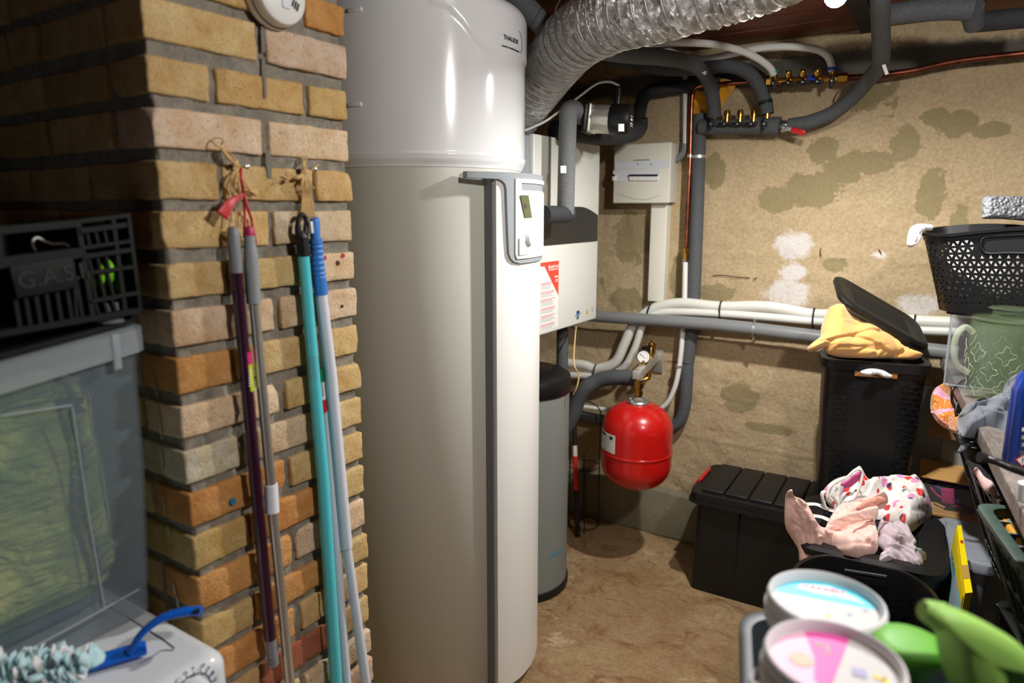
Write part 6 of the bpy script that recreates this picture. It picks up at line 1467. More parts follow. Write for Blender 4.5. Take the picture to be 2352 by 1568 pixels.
ob('hazard_diamond', flat([(hz_[0]-hs_, hz_[1]), (hz_[0], hz_[1]-hs_), (hz_[0]+hs_, hz_[1]), (hz_[0], hz_[1]+hs_)], Bb, .001), 'st_red', bl)
hs_ *= .78; ob('hazard_inner', flat([(hz_[0]-hs_, hz_[1]), (hz_[0], hz_[1]-hs_), (hz_[0]+hs_, hz_[1]), (hz_[0], hz_[1]+hs_)], Bb, .0014), 'sticker_white', bl)
ob('hazard_mark', join(flat(rect(hz_[0]-.001, hz_[1]-.002, hz_[0]+.001, hz_[1]+.006), Bb, .0018), flat(rect(hz_[0]-.001, hz_[1]-.006, hz_[0]+.001, hz_[1]-.004), Bb, .0018)), 'print_dark', bl)
for py in (1036, 1042, 1048, 1072): q = Bt(2343, py); ob('label_text', flat(rect(q[0], q[1]-.001, q[0]+.04, q[1]), Bb, .001), 'print_gray', bl)
for py in (985, 1003, 1020): q = Bt(2347, py); ob('label_field', flat(rect(q[0], q[1]-.004, q[0]+.03, q[1]+.004), Bb, .001), 'box_window' if py == 985 else 'print_gray', bl)
# black strap across the bottle, white cap
sp0 = AZ(2256, 1052, ZW+.03); dS = depth(sp0)-.10
st2 = thing('black_strap', 'black plastic handle lying in front of the blue bottle', 'handle', AD(2258, 1052, dS))
ob('grip', tube([AD(2254, 1050, dS), AD(2263, 1052, dS), AD(2290, 1060, dS-.02), AD(2320, 1072, dS-.03), AD(2362, 1086, dS-.05), AD(2420, 1100, dS-.07)], [.009, .0085, .0075, .0085, .0095, .0095], 10, 4, flat=.8), 'black_plastic', st2)
ob('end_cap', tube([AD(2250, 1049, dS), AD(2262, 1052, dS)], .0105, 12, 1), 'black_matte', st2)
single('white_cap', lathe([(0, 0), (.018, 0), (.02, .02), (.02, .032), (.012, .036), (0, .036)], AZ(2362, 1150, ZW)+Zv(.001), seg=24), 'white_plastic', 'white plastic cap at the right edge near the blue bottle', 'dispenser', loc=AZ(2362, 1150, ZW))

# ================================================================== SHOE BOX, CLEAR TUB, YELLOW CARTON
mat('kraft', (206, 156, 92), .7, var=.08, vscale=14); mat('suede_navy', (62, 58, 108), .85); mat('strap_magenta', (196, 24, 110), .7); mat('film', (150, 155, 160), .1, alpha=.14)
ds_ = 2.66
sx0 = AD(2112, 1150, ds_); zsb = .4855; 
sd = thing('shoe_box', 'clear fronted cardboard box with purple sandals, behind the black crates', 'box', (.075, 2.74, zsb))
c0 = Vector((.0, 2.62, zsb)); 
ob('tray', rbox((.085, 2.805, zsb+.006), (.19, .22, .012), .002), 'kraft', sd); ob('top_flap', rbox((.085, 2.825, zsb+.125), (.19, .16, .006), .002, m=Matrix.Translation((.085, 2.825, zsb+.125)) @ Matrix.Rotation(.10, 4, 'X') @ Matrix.Translation((-.085, -2.825, -zsb-.125))), 'kraft', sd)
ob('back_wall', rbox((.085, 2.910, zsb+.065), (.19, .006, .11), .001), 'board_gray', sd)
ob('clear_window', rbox((.085, 2.697, zsb+.062), (.186, .002, .10)), 'film', sd); ob('clear_window', rbox((-.009, 2.805, zsb+.062), (.002, .21, .10)), 'film', sd)
sn = thing('sandal', 'purple sandal with magenta straps inside the clear fronted shoe box', 'shoe', (.085, 2.785, zsb+.013))
ob('sole', tube([(.02, 2.805, zsb+.09), (.06, 2.765, zsb+.075), (.12, 2.755, zsb+.04), (.165, 2.755, zsb+.022)], [.012, .02, .022, .014], 10, 5, flat=.5), 'suede_navy', sn)
ob('upper', tube([(.01, 2.775, zsb+.1), (.07, 2.775, zsb+.105), (.15, 2.775, zsb+.1)], .013, 8, 4, flat=.6), 'suede_navy', sn)
ob('strap', rbox((0, 0, 0), (.04, .006, .055), .002, m=Matrix.Translation((.085, 2.730, zsb+.07)) @ Matrix.Rotation(-.15, 4, 'Y')), 'strap_magenta', sn); ob('strap', tube([(.03, 2.745, zsb+.085), (.06, 2.735, zsb+.06), (.13, 2.735, zsb+.03)], .004, 6, 4), 'strap_magenta', sn)
m, t = mat0('frost_plastic'); t.set('Base Color', lin((186, 192, 200))); t.set('Roughness', .3); t.set('Alpha', .62)
lt_ = AZ(2162, 1195, .46); lb_ = AZ(2190, 1285, .46)
tb = thing('clear_tub', 'frosted plastic lidded tub standing between the black hamper and the crates', 'container', (.14, 2.5, .0))
zt_ = .505
ob('tub_body', loft([rr_ring(Vector((.072+g, 2.345+g, z)), Vector((1, 0, 0)), Vector((0, 1, 0)), .14-2*g, .31-2*g, .03) for z, g in ((.003, .012), (zt_-.03, 0))]), 'frost_plastic', tb, ang=50)
ob('tub_lid', loft([rr_ring(Vector((.069-g, 2.342-g, z)), Vector((1, 0, 0)), Vector((0, 1, 0)), .146+2*g, .316+2*g, .035) for z, g in ((zt_-.034, .0), (zt_-.032, .004), (zt_-.004, .004), (zt_, 0), (zt_, -.014), (zt_-.006, -.018))]), 'frost_plastic', tb, ang=50)
ob('lid_clip', rbox((.065, 2.46, zt_-.03), (.012, .07, .06), .004), 'frost_plastic', tb)
m, t = mat0('carton_side'); v = t.coord('Object'); t.set('Base Color', t.mix(t.gray(t.noise(v, 9, 2, .4), .45, .6), lin((150, 206, 212)), lin((186, 190, 196)))); t.set('Roughness', .4)
mat('carton_yellow', (246, 222, 16), .4); mat('tape_brown', (190, 150, 84), .3); mat('dots_teal', (30, 130, 150), .5)
zc_ = .62; y0 = AZ(2198, 1206, zc_); y1 = AZ(2208, 1206, zc_); y2 = AZ(2234, 1360, zc_); y3 = AZ(2217, 1362, zc_)
cn = thing('yellow_carton', 'tall narrow yellow and pale blue carton leaning on the black crates', 'carton', ((y0+y2)/2)-Zv(zc_))
lean = Vector((-.03, 0, 0)); b4 = [Vector((p.x, p.y, .004))+lean for p in (y0, y1, y2, y3)]; t4 = [y0, y1, y2, y3]
bm = bmesh.new(); vs = [bm.verts.new(p) for p in b4+t4]
for f in ((3, 2, 1, 0), (4, 5, 6, 7), (0, 1, 5, 4), (1, 2, 6, 5), (2, 3, 7, 6), (3, 0, 4, 7)): bm.faces.new([vs[i] for i in f])
ob('carton_body', bm, 'carton_yellow', cn)
nn = (y0-y3).cross(b4[3]-y3).normalized(); nn = nn if nn.x < 0 else -nn
def side(s, h_): return y3.lerp(y0, s).lerp(b4[3].lerp(b4[0], s), h_)+nn*.0012
ob('printed_side', prism([side(.02, .04), side(.98, .02), side(.98, .98), side(.02, .98)], nn, .0006), 'carton_side', cn)
ux_ = (y0-y3).normalized(); vy_ = (y3-b4[3]).normalized(); Ms = lambda s, h_: Matrix(((-ux_.x, vy_.x, nn.x, 0), (-ux_.y, vy_.y, nn.y, 0), (-ux_.z, vy_.z, nn.z, 0), (0, 0, 0, 1)))
def Mside(s, h_): p = side(s, h_)+nn*.0008; M_ = Ms(s, h_); M_.translation = p; return M_
ob('printed_word', text('POCKET', .045, Mside(.95, .13), bold=.03), 'dots_teal', cn)
ob('yellow_corner', prism([side(.02, .02)+nn*.0008, side(.98, .01)+nn*.0008, side(.98, .12)+nn*.0008, side(.03, .06)+nn*.0008], nn, .0006), 'carton_yellow', cn)
for s, h_ in ((.75, .32), (.45, .38)):
    P = [Mside(s, h_) @ Vector((.05*cos(a), .075*sin(a)-.04, 0)) for a in [pi*i/14 for i in range(15)]]; ob('brown_arch', tube(P, .003, 6, 1), 'tape_brown', cn)
ob('printed_note', text('Dinner', .035, Mside(.7, .6) @ Matrix.Rotation(.0, 4, 'Z'), bold=.02), 'dots_teal', cn)
ob('red_note', text('mini', .012, basis(y0.lerp(y3, .25)+Vector((.004, 0, .001)), y3-y0, wv_), bold=.02), 'st_red', cn)
ob('tape', prism([y3.lerp(y0, .18)+Zv(.0006), y2.lerp(y1, .18)+Zv(.0006), y2.lerp(y1, .36)+Zv(.0006), y3.lerp(y0, .36)+Zv(.0006)], (0, 0, 1), .0006), 'tape_brown', cn)
# ================================================================== WASHING MACHINE
ZM = .86; wx1 = -.905; wy1 = .578; wx0 = -1.56; wy0 = -.03
wm = thing('washing_machine', 'white washing machine in the bottom left corner, plastic box on top', 'washing machine', ((wx0+wx1)/2, (wy0+wy1)/2, 0))
def rbox2(x0, x1, y0, y1, z0, z1, r, rv):
    rings = []
    for i in range(7): a = i/6*pi/2; g = rv*(1-cos(a)) if False else rv*(1-sin(a)) ; rings.append((z0, 0) if i == 0 else None)
    rg = [(z0, 0.)]+[(z1-rv+rv*sin(i/6*pi/2), rv*(1-cos(i/6*pi/2))) for i in range(7)]
    return loft([rr_ring(Vector((x0+g, y0+g, z)), Vector((1, 0, 0)), Vector((0, 1, 0)), x1-x0-2*g, y1-y0-2*g, max(r-g*.5, .004), 8) for z, g in rg])
ob('cabinet', rbox2(wx0+.01, wx1-.004, wy0, wy1-.002, .02, ZM-.055, .02, .004), 'washer_white', wm, ang=50)
ob('top_cover', rbox2(wx0, wx1, wy0, wy1, ZM-.14, ZM, .03, .028), 'washer_white', wm, ang=60)
for (x, y) in ((wx0+.06, wy0+.06), (wx1-.06, wy0+.06), (wx0+.06, wy1-.06), (wx1-.06, wy1-.06)): ob('foot', cyl((x, y, 0), (x, y, .022), .02), 'black_matte', wm)
gr = [(wx0+.06, wy1-.045), (wx1-.115, wy1-.045), (wx1-.088, wy1-.065), (wx1-.085, wy1-.10)]
ob('top_groove', tube([(x, y, ZM+.0003) for x, y in gr], .0014, 6, 4), 'cap_gray', wm)
Mf = Matrix(((0, 0, 1, wx1+.0006), (1, 0, 0, 0), (0, 1, 0, 0), (0, 0, 0, 1)))
kc = AX(440, 1588, wx1); ob('program_knob', lathe([(.0, .026), (.021, .026), (.024, .022), (.026, 0)], (wx1, kc.y, kc.z-.004), (1, 0, 0), 40), 'washer_white', wm)
ob('knob_ring', lathe([(.030, .0006), (.0318, .0006), (.0318, 0), (.030, 0)], (wx1+.0003, kc.y, kc.z-.004), (1, 0, 0), 48, 0, 2*pi), 'dots_navy', wm)
for i, s_ in enumerate(('90', '60', '40', '30', 'E', 'O', 'P', '20', 'A', 'R', 'C', 'S')):
    a = radians(200-i*20); p = (kc.y+.041*cos(a), kc.z-.004+.041*sin(a))
    ob('program_mark', text(s_, .0085, Mf @ Matrix.Translation((p[0]-.004, p[1]-.003, 0)), bold=.015), 'dots_navy', wm)
    p = (kc.y+.034*cos(a), kc.z-.004+.034*sin(a)); ob('program_tick', flat(circ(p[0], p[1], .0016, 8), Mf), 'dots_navy', wm)
# ================================================================== CLEAR STORAGE BOX WITH GREEN BEDDING
m, t = mat0('frosted_box'); v = t.coord('Object'); t.set('Base Color', lin((160, 178, 188))); t.set('Roughness', .4); t.set('Alpha', .19)
m, t = mat0('frosted_rim'); t.set('Base Color', lin((176, 186, 192))); t.set('Roughness', .35); t.set('Alpha', .55)
m, t = mat0('green_bedding'); v = t.coord('Object'); n = t.noise(v, 8, 4, .55, .8)
t.set('Base Color', t.mix(t.gray(n, .35, .65), lin((110, 146, 60)), lin((196, 200, 110)))); t.set('Roughness', .8); t.set('Normal', t.bump(t.noise(t.coord('Object', (3, 3, 9)), 5, 4, .5, 1.5), .8, .03))
m, t = mat0('teal_bedding'); v = t.coord('Object'); t.set('Base Color', t.mix(t.gray(t.noise(v, 10, 4, .5, .6), .4, .6), lin((50, 78, 84)), lin((84, 104, 104)))); t.set('Roughness', .8)
bx = Vector((-1.104, .568, 0))
tl = .13; zl1 = 1.372     # the lid slopes down towards the camera
def lz_(y): return zl1+tl*(y-.583)
bxo = thing('plastic_storage_box', 'tall frosted plastic storage box with green bedding, on the washing machine', 'storage box', (-1.35, .28, ZM))
def bring(z, f, ins=0., r=.02, tilt=True):
    x1_, y1_ = bx.x+(.042)*f-ins, bx.y+.008*f-ins; x0_, y0_ = -1.60-.0*f+ins, -.02-.03*f+ins
    return [Vector((p.x, p.y, z+(tl*(p.y-.58) if tilt else 0))) for p in rr_ring(Vector((x0_, y0_, 0)), Vector((1, 0, 0)), Vector((0, 1, 0)), x1_-x0_, y1_-y0_, r, 8)]
wl = [bring(ZM+.003, -.12, tilt=False), bring(ZM+.01, 0, tilt=False), bring(ZM+.06, .05, tilt=False), bring(ZM+.066, .16, tilt=False), bring(ZM+.27, .6, tilt=False), bring(zl1-.03, .8)]
wi = [bring(zl1-.03, .8, .003), bring(ZM+.27, .6, .003, tilt=False), bring(ZM+.07, .16, .003, tilt=False), bring(ZM+.008, 0, .003, tilt=False)]
ob('box_wall', loft(wl+wi), 'frosted_box', bxo, ang=60)
ob('lid', loft([bring(zl1-.042, 1.02, .002, .022), bring(zl1-.04, 1.0, -.006, .025), bring(zl1-.004, 1.0, -.006, .025), bring(zl1, 1.0, .0, .022), bring(zl1, 1., .022, .04), bring(zl1-.012, 1., .03, .035), bring(zl1-.016, 1., .2, .03)], False, True), 'frosted_rim', bxo, ang=50)
p = AX(262, 800, bx.x+.042); ob('lid_clip', rbox((bx.x+.047, p.y, p.z-.005), (.006, .012, .055), .002), 'frosted_rim', bxo)
yv_ = AX(190, 1100, bx.x+.034).y
ob('moulded_line', tube([AX(165, 935, bx.x+.034)+Vector((.001, 0, 0)), AX(205, 1200, bx.x+.018)+Vector((.001, 0, 0)), AX(240, 1400, bx.x+.006)+Vector((.001, 0, 0))], .0016, 6, 2), 'frosted_rim', bxo)
ob('moulded_line', tube([AX(0, 955, bx.x+.036)+Vector((.001, 0, 0)), AX(165, 930, bx.x+.034)+Vector((.001, 0, 0))], .0016, 6, 2), 'frosted_rim', bxo)
ob('moulded_line', tube([AX(-20, 1535, bx.x+.01)+Vector((.002, 0, 0)), AX(160, 1440, bx.x+.01)+Vector((.002, 0, 0)), AX(318, 1352, bx.x+.01)+Vector((.002, 0, 0))], .0018, 6, 2), 'frosted_rim', bxo)
def blob(c, s, sd, amp=.04, cuts=22):
    bm = rbox((0, 0, 0), s, min(s)*.2, cuts)
    for v_ in bm.verts:
        n_ = noise.noise_vector(v_.co*5+Vector((sd, 0, 0)))*amp+noise.noise_vector(Vector((v_.co.x*5, v_.co.y*7, v_.co.z*9))+Vector((sd, 3, 0)))*amp*.8
        v_.co += n_
    bm.transform(Matrix.Translation(Vector(c))); return bm
single('green_bedding', blob((-1.305, .27, 1.10), (.36, .56, .42), 3, .018), 'green_bedding', 'crumpled green bedding pressed inside the frosted storage box', 'bedding', ang=180, loc=(-1.335, .27, .9))
single('teal_blanket', blob((-1.34, .26, .905), (.34, .50, .05), 9, .009), 'teal_bedding', 'dark teal blanket under the green bedding in the storage box', 'bedding', ang=180, loc=(-1.34, .26, .88))
# ================================================================== GREEN-BLACK CRATE ON THE BOX
mat('crate_dark', (12, 18, 17), .6, spec=.3, bump=.15, bscale=200, bdist=.0006)
CX = -1.052
cr_ = thing('stacking_crate', 'dark green plastic crate with slatted front on top of the frosted box', 'crate', (-1.22, .3, lz_(.3)+.002))
def CP(px, py, o_=0): p = AX(px, py, CX); return Vector((CX+o_, p.y, p.z))
def cbar(a, b, w_, nm='bar', d_=.02, o_=-.01):
    A_, B_ = CP(*a, o_), CP(*b, o_); L = (B_-A_).length
    return rbox((0, 0, 0), (L, w_, d_), 0, m=basis((A_+B_)/2, B_-A_, Vector((1, 0, 0)).cross(B_-A_)))
W_ = lambda px: px*1.12/FPX
fr_ = MB()
for a, b, w_ in (((-30, 532), (186, 512), 14), ((186, 508), (300, 494), 8), ((186, 530), (292, 516), 10), ((-30, 608), (190, 580), 20), ((188, 570), (305, 553), 7), ((190, 590), (305, 573), 9), ((196, 628), (312, 612), 7), ((210, 692), (318, 672), 8), ((-30, 772), (325, 712), 12)):
    fr_.add(cbar(a, b, W_(w_)))
for a, b, w_ in (((182, 508), (218, 738), 10), ((262, 498), (292, 720), 8), ((298, 494), (326, 712), 8), ((170, 600), (180, 745), 5), ((0, 530), (8, 610), 8), ((-20, 540), (-12, 780), 8)):
    fr_.add(cbar(a, b, W_(w_), o_=-.0125))
ob('front_frame', fr_.bm, 'crate_dark', cr_)
for i in range(7): ob('slat', cbar((36+i*24, 668-i*3.2), (52+i*24, 762-i*3.6), W_(7), o_=-.0145), 'crate_dark', cr_)
for r0, r1 in (((203, 530), (212, 568)), ((208, 592), (216, 626)), ((212, 630), (226, 690)), ((222, 692), (234, 730))):
    for i in range(3): ob('grid_bar', cbar((r0[0]+i*20-8*0, r0[1]-i*2.4), (r1[0]+i*20-8*0, r1[1]-i*2.4), W_(5), o_=-.0145), 'crate_dark', cr_)
ob('side_plate', cbar((300, 500), (322, 705), W_(26), o_=-.03, d_=.01), 'crate_dark', cr_)
A_, B_ = CP(28, 648, .0), CP(172, 624, .0)
ob('name_plate', rbox((0, 0, 0), ((B_-A_).length, W_(62), .006), .001, m=basis((A_+B_)/2, B_-A_, Vector((1, 0, 0)).cross(B_-A_))), 'crate_dark', cr_)
mat('crate_letter', (22, 31, 30), .5); q = basis(CP(40, 664, .0034), B_-A_, Vector((1, 0, 0)).cross(B_-A_))
ob('moulded_letters', text('G.A.S.I.', W_(44), q, bold=.01, ext=.0008), 'crate_letter', cr_)
# other three walls and bottom follow the slope of the lid
def lw(x0, x1, y0, y1, z0, z1):
    bm = rbox(((x0+x1)/2, (y0+y1)/2, (z0+z1)/2), (x1-x0, y1-y0, z1-z0))
    for v_ in bm.verts: v_.co.z += tl*(v_.co.y-.583)
    return bm
ob('crate_side', lw(-1.40, -1.39, .02, .58, 1.378, 1.53), 'crate_dark', cr_); ob('crate_end', lw(-1.39, -1.075, .566, .576, 1.378, 1.53), 'crate_dark', cr_); ob('crate_floor', lw(-1.39, -1.07, .03, .566, 1.376, 1.384), 'crate_dark', cr_)
mat('toy_green', (150, 240, 40), .4, coat=.3); c = AX(232, 640, -1.082)
tg = thing('green_bottle_top', 'bright green spray top visible through the grid of the dark green crate', 'bottle', c)
ob('spray_head', tube([c+Vector((0, -.025, -.01)), c+Vector((0, -.005, .004)), c+Vector((0, .008, .012)), c+Vector((0, .018, .0))], [.009, .02, .022, .012], 12, 4), 'toy_green', tg); ob('neck', cyl(c+Vector((0, .006, -.005)), c+Vector((0, .006, -.035)), .012), 'toy_green', tg)
ob('bottle', cyl(c+Vector((0, .006, -.036)), (c.x, c.y+.006, 1.378+tl*(c.y-.583)+.008), .02), 'clear_edge', tg)
single('white_string', tube([AX(x, y, -1.16) for x, y in ((83, 575), (76, 562), (78, 550), (88, 546), (105, 555), (125, 560), (145, 559), (160, 565))], .0022, 8, 5), 'sticker_white', 'white string curled inside the handle opening of the dark green crate', 'string', loc=AX(100, 555, -1.16))
# ================================================================== DUSTER WITH BLUE HANDLE
ZB = ZM+.002
db0 = AZ(232, 1522, ZB+.004); db1 = AZ(300, 1502, ZB+.004)
dus = thing('duster', 'fluffy pale duster with a bright blue curved handle on the washing machine', 'duster', db1)
def DZ(px, py, z): return AZ(px, py, z)
hpts = [DZ(296, 1502, ZB+.012), DZ(308, 1482, ZB+.022), DZ(328, 1452, ZB+.038), DZ(370, 1420, ZB+.052), DZ(420, 1405, ZB+.056), DZ(462, 1402, ZB+.056)]
ob('handle', tube(hpts, [.0075, .008, .0085, .0095, .011, .0105], 14, 7, flat=.55, up=(0, 0, 1)), 'brush_blue', dus)
e_ = DZ(452, 1400, ZB+.064); ob('hang_hole', lathe([(0, 0), (.0045, 0), (.0045, -.004)], e_, seg=12), 'black_matte', dus)
ob('fork', rbox((0, 0, 0), (.085, .036, .007), .003, m=basis((db0+db1)/2+Vector((0, 0, .004)), db1-db0, Vector((0, 0, 1)).cross(db1-db0))), 'brush_blue', dus)
fc = MB(); fw2 = MB(); random.seed(5)
h0 = DZ(-30, 1575, ZB+.03); h1 = DZ(225, 1540, ZB+.02)
for i in range(150):
    s = random.random()*.95; c = h0.lerp(h1, s)+Vector((0, 0, .006)); a = random.uniform(-.4, pi+.4); L = random.uniform(.028, .05)*(1-.3*s)
    d = Vector((cos(a)*.5, -cos(a)*.8, abs(sin(a))*.75+.04)).normalized(); side_ = d.cross(Vector((random.uniform(-1, 1), random.uniform(-1, 1), random.uniform(-1, 1)))).normalized()
    t1_ = c+d*L*.5+side_*random.uniform(-.006, .006); t2_ = c+d*L+side_*random.uniform(-.012, .012)
    t2_.z = max(t2_.z, ZB+.003); t1_.z = max(t1_.z, ZB+.003)
    b_ = tube([c, t1_, t2_], [.002, .010, .008], 6, 2, flat=.18)
    (fc if (i % 3) else fw2).add(b_)
ob('cyan_fibres', fc.bm, 'fluff_cyan', dus, kind='stuff', ang=180); ob('white_fibres', fw2.bm, 'fluff_white', dus, kind='stuff', ang=180)

# ================================================================== POLES HANGING ON THE BRICK WALL
XP = PX+.020
def pole(name, label, segs, cat='broom handle', x=XP, grp=None):
    """segs: (name, (px,py), (px,py), width px start, width px end, material)"""
    p0 = AX(*segs[0][1], x); th = thing(name, label, cat, p0)
    for s in segs:
        nm, a, b, w0_, w1_, m_ = s[:6]; A_, B_ = AX(*a, x), AX(*b, x); ra, rb = rpx(w0_, A_), rpx(w1_, B_)
        ob(nm, tube([A_, B_], [ra, rb], 22, 1), m_, th, ang=50)
    return th
pu_ = pole('purple_pole', 'dark purple pole with grey end cap, leftmost on the brick wall', [('pole_tube', (542, 622), (620, 1466), 27, 27, 'purple_paint'), ('end_cap', (538, 570), (543, 626), 29, 29, 'cap_gray'), ('threaded_end', (620.5, 1462), (625, 1500), 25, 23, 'cap_gray'),
    ('pink_sticker', (562, 808), (564.5, 836), 28, 28, 'st_pink'), ('lime_sticker', (564.5, 836), (570.5, 897), 28, 28, 'st_lime')])
A_, B_ = AX(538, 571, XP), AX(535.5, 528, XP); r = rpx(29, A_)
ob('cap_top', tube([A_, A_.lerp(B_, .8), B_, B_.lerp(B_*2-A_, .13), B_.lerp(B_*2-A_, .2)], [r, r*.95, r*.8, r*.6, r*.2], 20, 1), 'cap_gray', pu_)
for i in range(3): a = AX(625+i*1, 1500+i*9, XP); ob('thread', tube([a, AX(625.8+i, 1507+i*9, XP)], rpx(25, a), 16, 1), 'cap_gray', pu_)
a = AX(572, 868, XP+.0125); ob('barcode', join(*[rbox((0, 0, 0), (.006, .0012, .0006), 0, m=basis(AX(575, 850+j*6, XP+.0108), (0, 1, 0), (0, 0, 1))) for j in range(7)]), 'sticker_white', pu_)
XS = XP+.006
sp2 = pole('steel_pole', 'steel telescopic pole with grey grip and white collar on the brick wall', [('grip', (576, 600), (583, 696), 33, 33, 'grip_gray'), ('upper_tube', (583, 694), (622, 1116), 24, 24, 'tube_steel'), ('collar', (622, 1112), (625, 1175), 31, 32, 'white_plastic'), ('lower_tube', (625, 1172), (666, 1570), 23, 23, 'tube_steel'), ('lower_tube', (666, 1570), (690, 1800), 23, 23, 'tube_steel')], x=XS)
g0 = [AX(573, 540, XS), AX(574, 562, XS), AX(576, 585, XS), AX(577, 606, XS)]; ob('grip_neck', tube(g0, [rpx(24, g0[0]), rpx(26, g0[0]), rpx(32, g0[0]), rpx(33, g0[0])], 22, 3), 'grip_gray', sp2)
g0 = [AX(572.5, 541, XS), AX(572, 530, XS), AX(571.6, 521, XS), AX(571.4, 519, XS)]; ob('magenta_tip', tube(g0, [rpx(25, g0[0]), rpx(25, g0[0]), rpx(18, g0[0]), rpx(8, g0[0])], 20, 1), 'magenta', sp2)
ob('magenta_tongue', tube([AX(584, 535, XS), AX(586, 548, XS), AX(588, 562, XS)], .002, 8, 3), 'magenta', sp2)
tq = pole('turquoise_pole', 'turquoise pole with black hanging tip on the brick wall', [('pole_tube', (697, 585), (742, 1100), 26, 28, 'turquoise'), ('pole_tube', (742, 1100), (772, 1570), 28, 29, 'turquoise'), ('pole_tube', (772, 1570), (786, 1800), 29, 29, 'turquoise'), ('tip_sleeve', (694, 545), (697.5, 588), 28, 29, 'black_plastic')])
r = rpx(28, AX(694, 545, XP))
ob('tip_loop', tube([AX(688, 548, XP), AX(684, 530, XP), AX(684, 512, XP), AX(688, 498, XP), AX(695, 492, XP), AX(702, 500, XP), AX(704, 514, XP), AX(702, 532, XP), AX(699, 548, XP)], [.0055, .0055, .0045, .0042, .0042, .0042, .0045, .0055, .0055], 10, 4), 'black_plastic', tq)
ob('tip_web', tube([AX(693, 530, XP), AX(694, 548, XP)], [.006, r], 12, 1), 'black_plastic', tq)
ob('clear_sticker', tube([AX(717, 815, XP), AX(721, 870, XP)], rpx(27.6, AX(717, 815, XP)), 22, 1), 'film', tq)
pole('silver_pole', 'thin silver pole with green, white and red stickers, behind the turquoise pole', [('pole_tube', (727, 560), (748, 940), 16, 16, 'tube_silver'), ('pole_tube', (748, 940), (796, 1570), 19, 22, 'tube_white'), ('pole_tube', (796, 1570), (806, 1800), 22, 22, 'tube_white'), ('green_sticker', (734, 846), (737, 876), 17, 17, 'st_green'), ('barcode_sticker', (737, 876), (741, 916), 17, 17, 'sticker_white'), ('red_sticker', (741, 916), (744.5, 945), 17, 17, 'st_red')], x=PX+.0085)
for o in [o for o in bpy.data.objects if o.name.startswith('silver_pole')]:
    ob('barcode', join(*[rbox((0, 0, 0), (.008, .001, .0006), 0, m=basis(AX(739+j*.4, 880+j*4, PX+.0155), (0, 1, 0), (0, 0, 1))) for j in range(8)]), 'print_dark', o)
XB2 = XP+.003
bw2 = pole('blue_grip_pole', 'white pole with ribbed blue grip, rightmost on the brick wall', [('upper_tube', (737, 672), (760, 860), 27, 27, 'tube_white'), ('upper_tube', (760, 860), (796, 1256), 27, 27, 'tube_white'), ('lower_tube', (796, 1254), (828, 1480), 21, 22, 'tube_white'), ('lower_tube', (828, 1480), (868, 1750), 22, 22, 'tube_white'), ('grip_end', (734, 640), (738, 676), 31, 31, 'blue_grip')], x=XB2)
A_, B_ = AX(725, 548, XB2), AX(734, 642, XB2); r = rpx(29, A_)
ob('ribbed_grip', tube([A_, B_], r, 22, 60, rad=lambda s, a: 1.0+(.07*math.sin(s*2*pi*9) if .15 < s < .9 else .03)), 'blue_grip', bw2, ang=60)
g0 = [AX(725, 550, XB2), AX(723.5, 530, XB2), AX(723, 505, XB2), AX(722.5, 500, XB2)]; ob('hook_head', tube(g0, [rpx(28, g0[0]), rpx(29, g0[0]), rpx(28, g0[0]), rpx(18, g0[0])], 20, 3, flat=.8), 'blue_grip', bw2)
ob('hook_slot', rbox((0, 0, 0), (.006, .022, .003), .0012, m=basis(AX(716, 522, XB2+.0095), (0, 1, .05), (0, 0, 1))), 'white_plastic', bw2)
# screws, twine and ribbon
for i, (px, py) in enumerate(((553, 384), (709, 390))):
    p = AX(px, py, PX); single('wall_screw', join(cyl(p+Vector((-.01, 0, 0)), p+Vector((.018, 0, 0)), .0016, seg=8), lathe([(0, .004), (.0034, .003), (.004, 0)], p+Vector((.016, 0, 0)), (1, 0, 0), 12)), 'steel', ('screw in the brick holding the left twine and red ribbon', 'screw in the brick holding the right bundle of twine')[i], 'screw', loc=p)
def cord(name, label, strands, m_, r, cat='twine'):
    p = AX(*strands[0][0], XP); th = thing(name, label, cat, p)
    for s in strands:
        X_ = [PX+.013+.006*math.sin(i*2.1) for i in range(len(s))]
        pts = [AX(x, y, X_[i]) for i, (x, y) in enumerate(s)]; ob('strand', tube(pts, r, 7, 6, rad=lambda q, a: 1+.12*math.sin(q*160+a)), m_, th, ang=180)
    return th
random.seed(9)
left = [[(550, 384), (538, 362), (520, 345), (508, 338), (494, 332), (488, 322), (498, 316), (512, 320), (508, 332)], [(550, 384), (534, 372), (516, 352), (507, 345)], [(552, 386), (536, 368), (522, 352), (510, 340)],
        [(546, 384), (534, 410), (528, 440), (526, 480), (528, 520)], [(548, 386), (540, 420), (538, 460), (544, 500), (540, 522)], [(544, 386), (550, 430), (552, 470), (556, 510)], [(552, 400), (560, 425), (575, 434), (590, 440)], [(556, 410), (570, 430), (580, 446), (590, 450)], [(548, 388), (532, 402), (521, 434)]]
tw = cord('jute_twine', 'frayed jute twine tied to the left screw, holding the purple pole', left, 'twine', .0013)
ob('twine_knot', rbox(AX(541, 374, PX+.014), (.009, .011, .012), .003, 3, jit=.002), 'twine', tw, ang=180)
ob('frayed_end', tube([AX(508, 340, PX+.014), AX(520, 356, PX+.016), AX(537, 373, PX+.014)], [.0055, .0065, .0035], 10, 5, flat=.5, rad=lambda q, a: 1+.15*math.sin(a*7)), 'twine', tw, ang=180)
ob('frayed_end', tube([AX(572, 436, PX+.012), AX(582, 440, PX+.012), AX(592, 442, PX+.012)], [.003, .006, .002], 8, 4, flat=.5), 'twine', tw, ang=180)
right = []
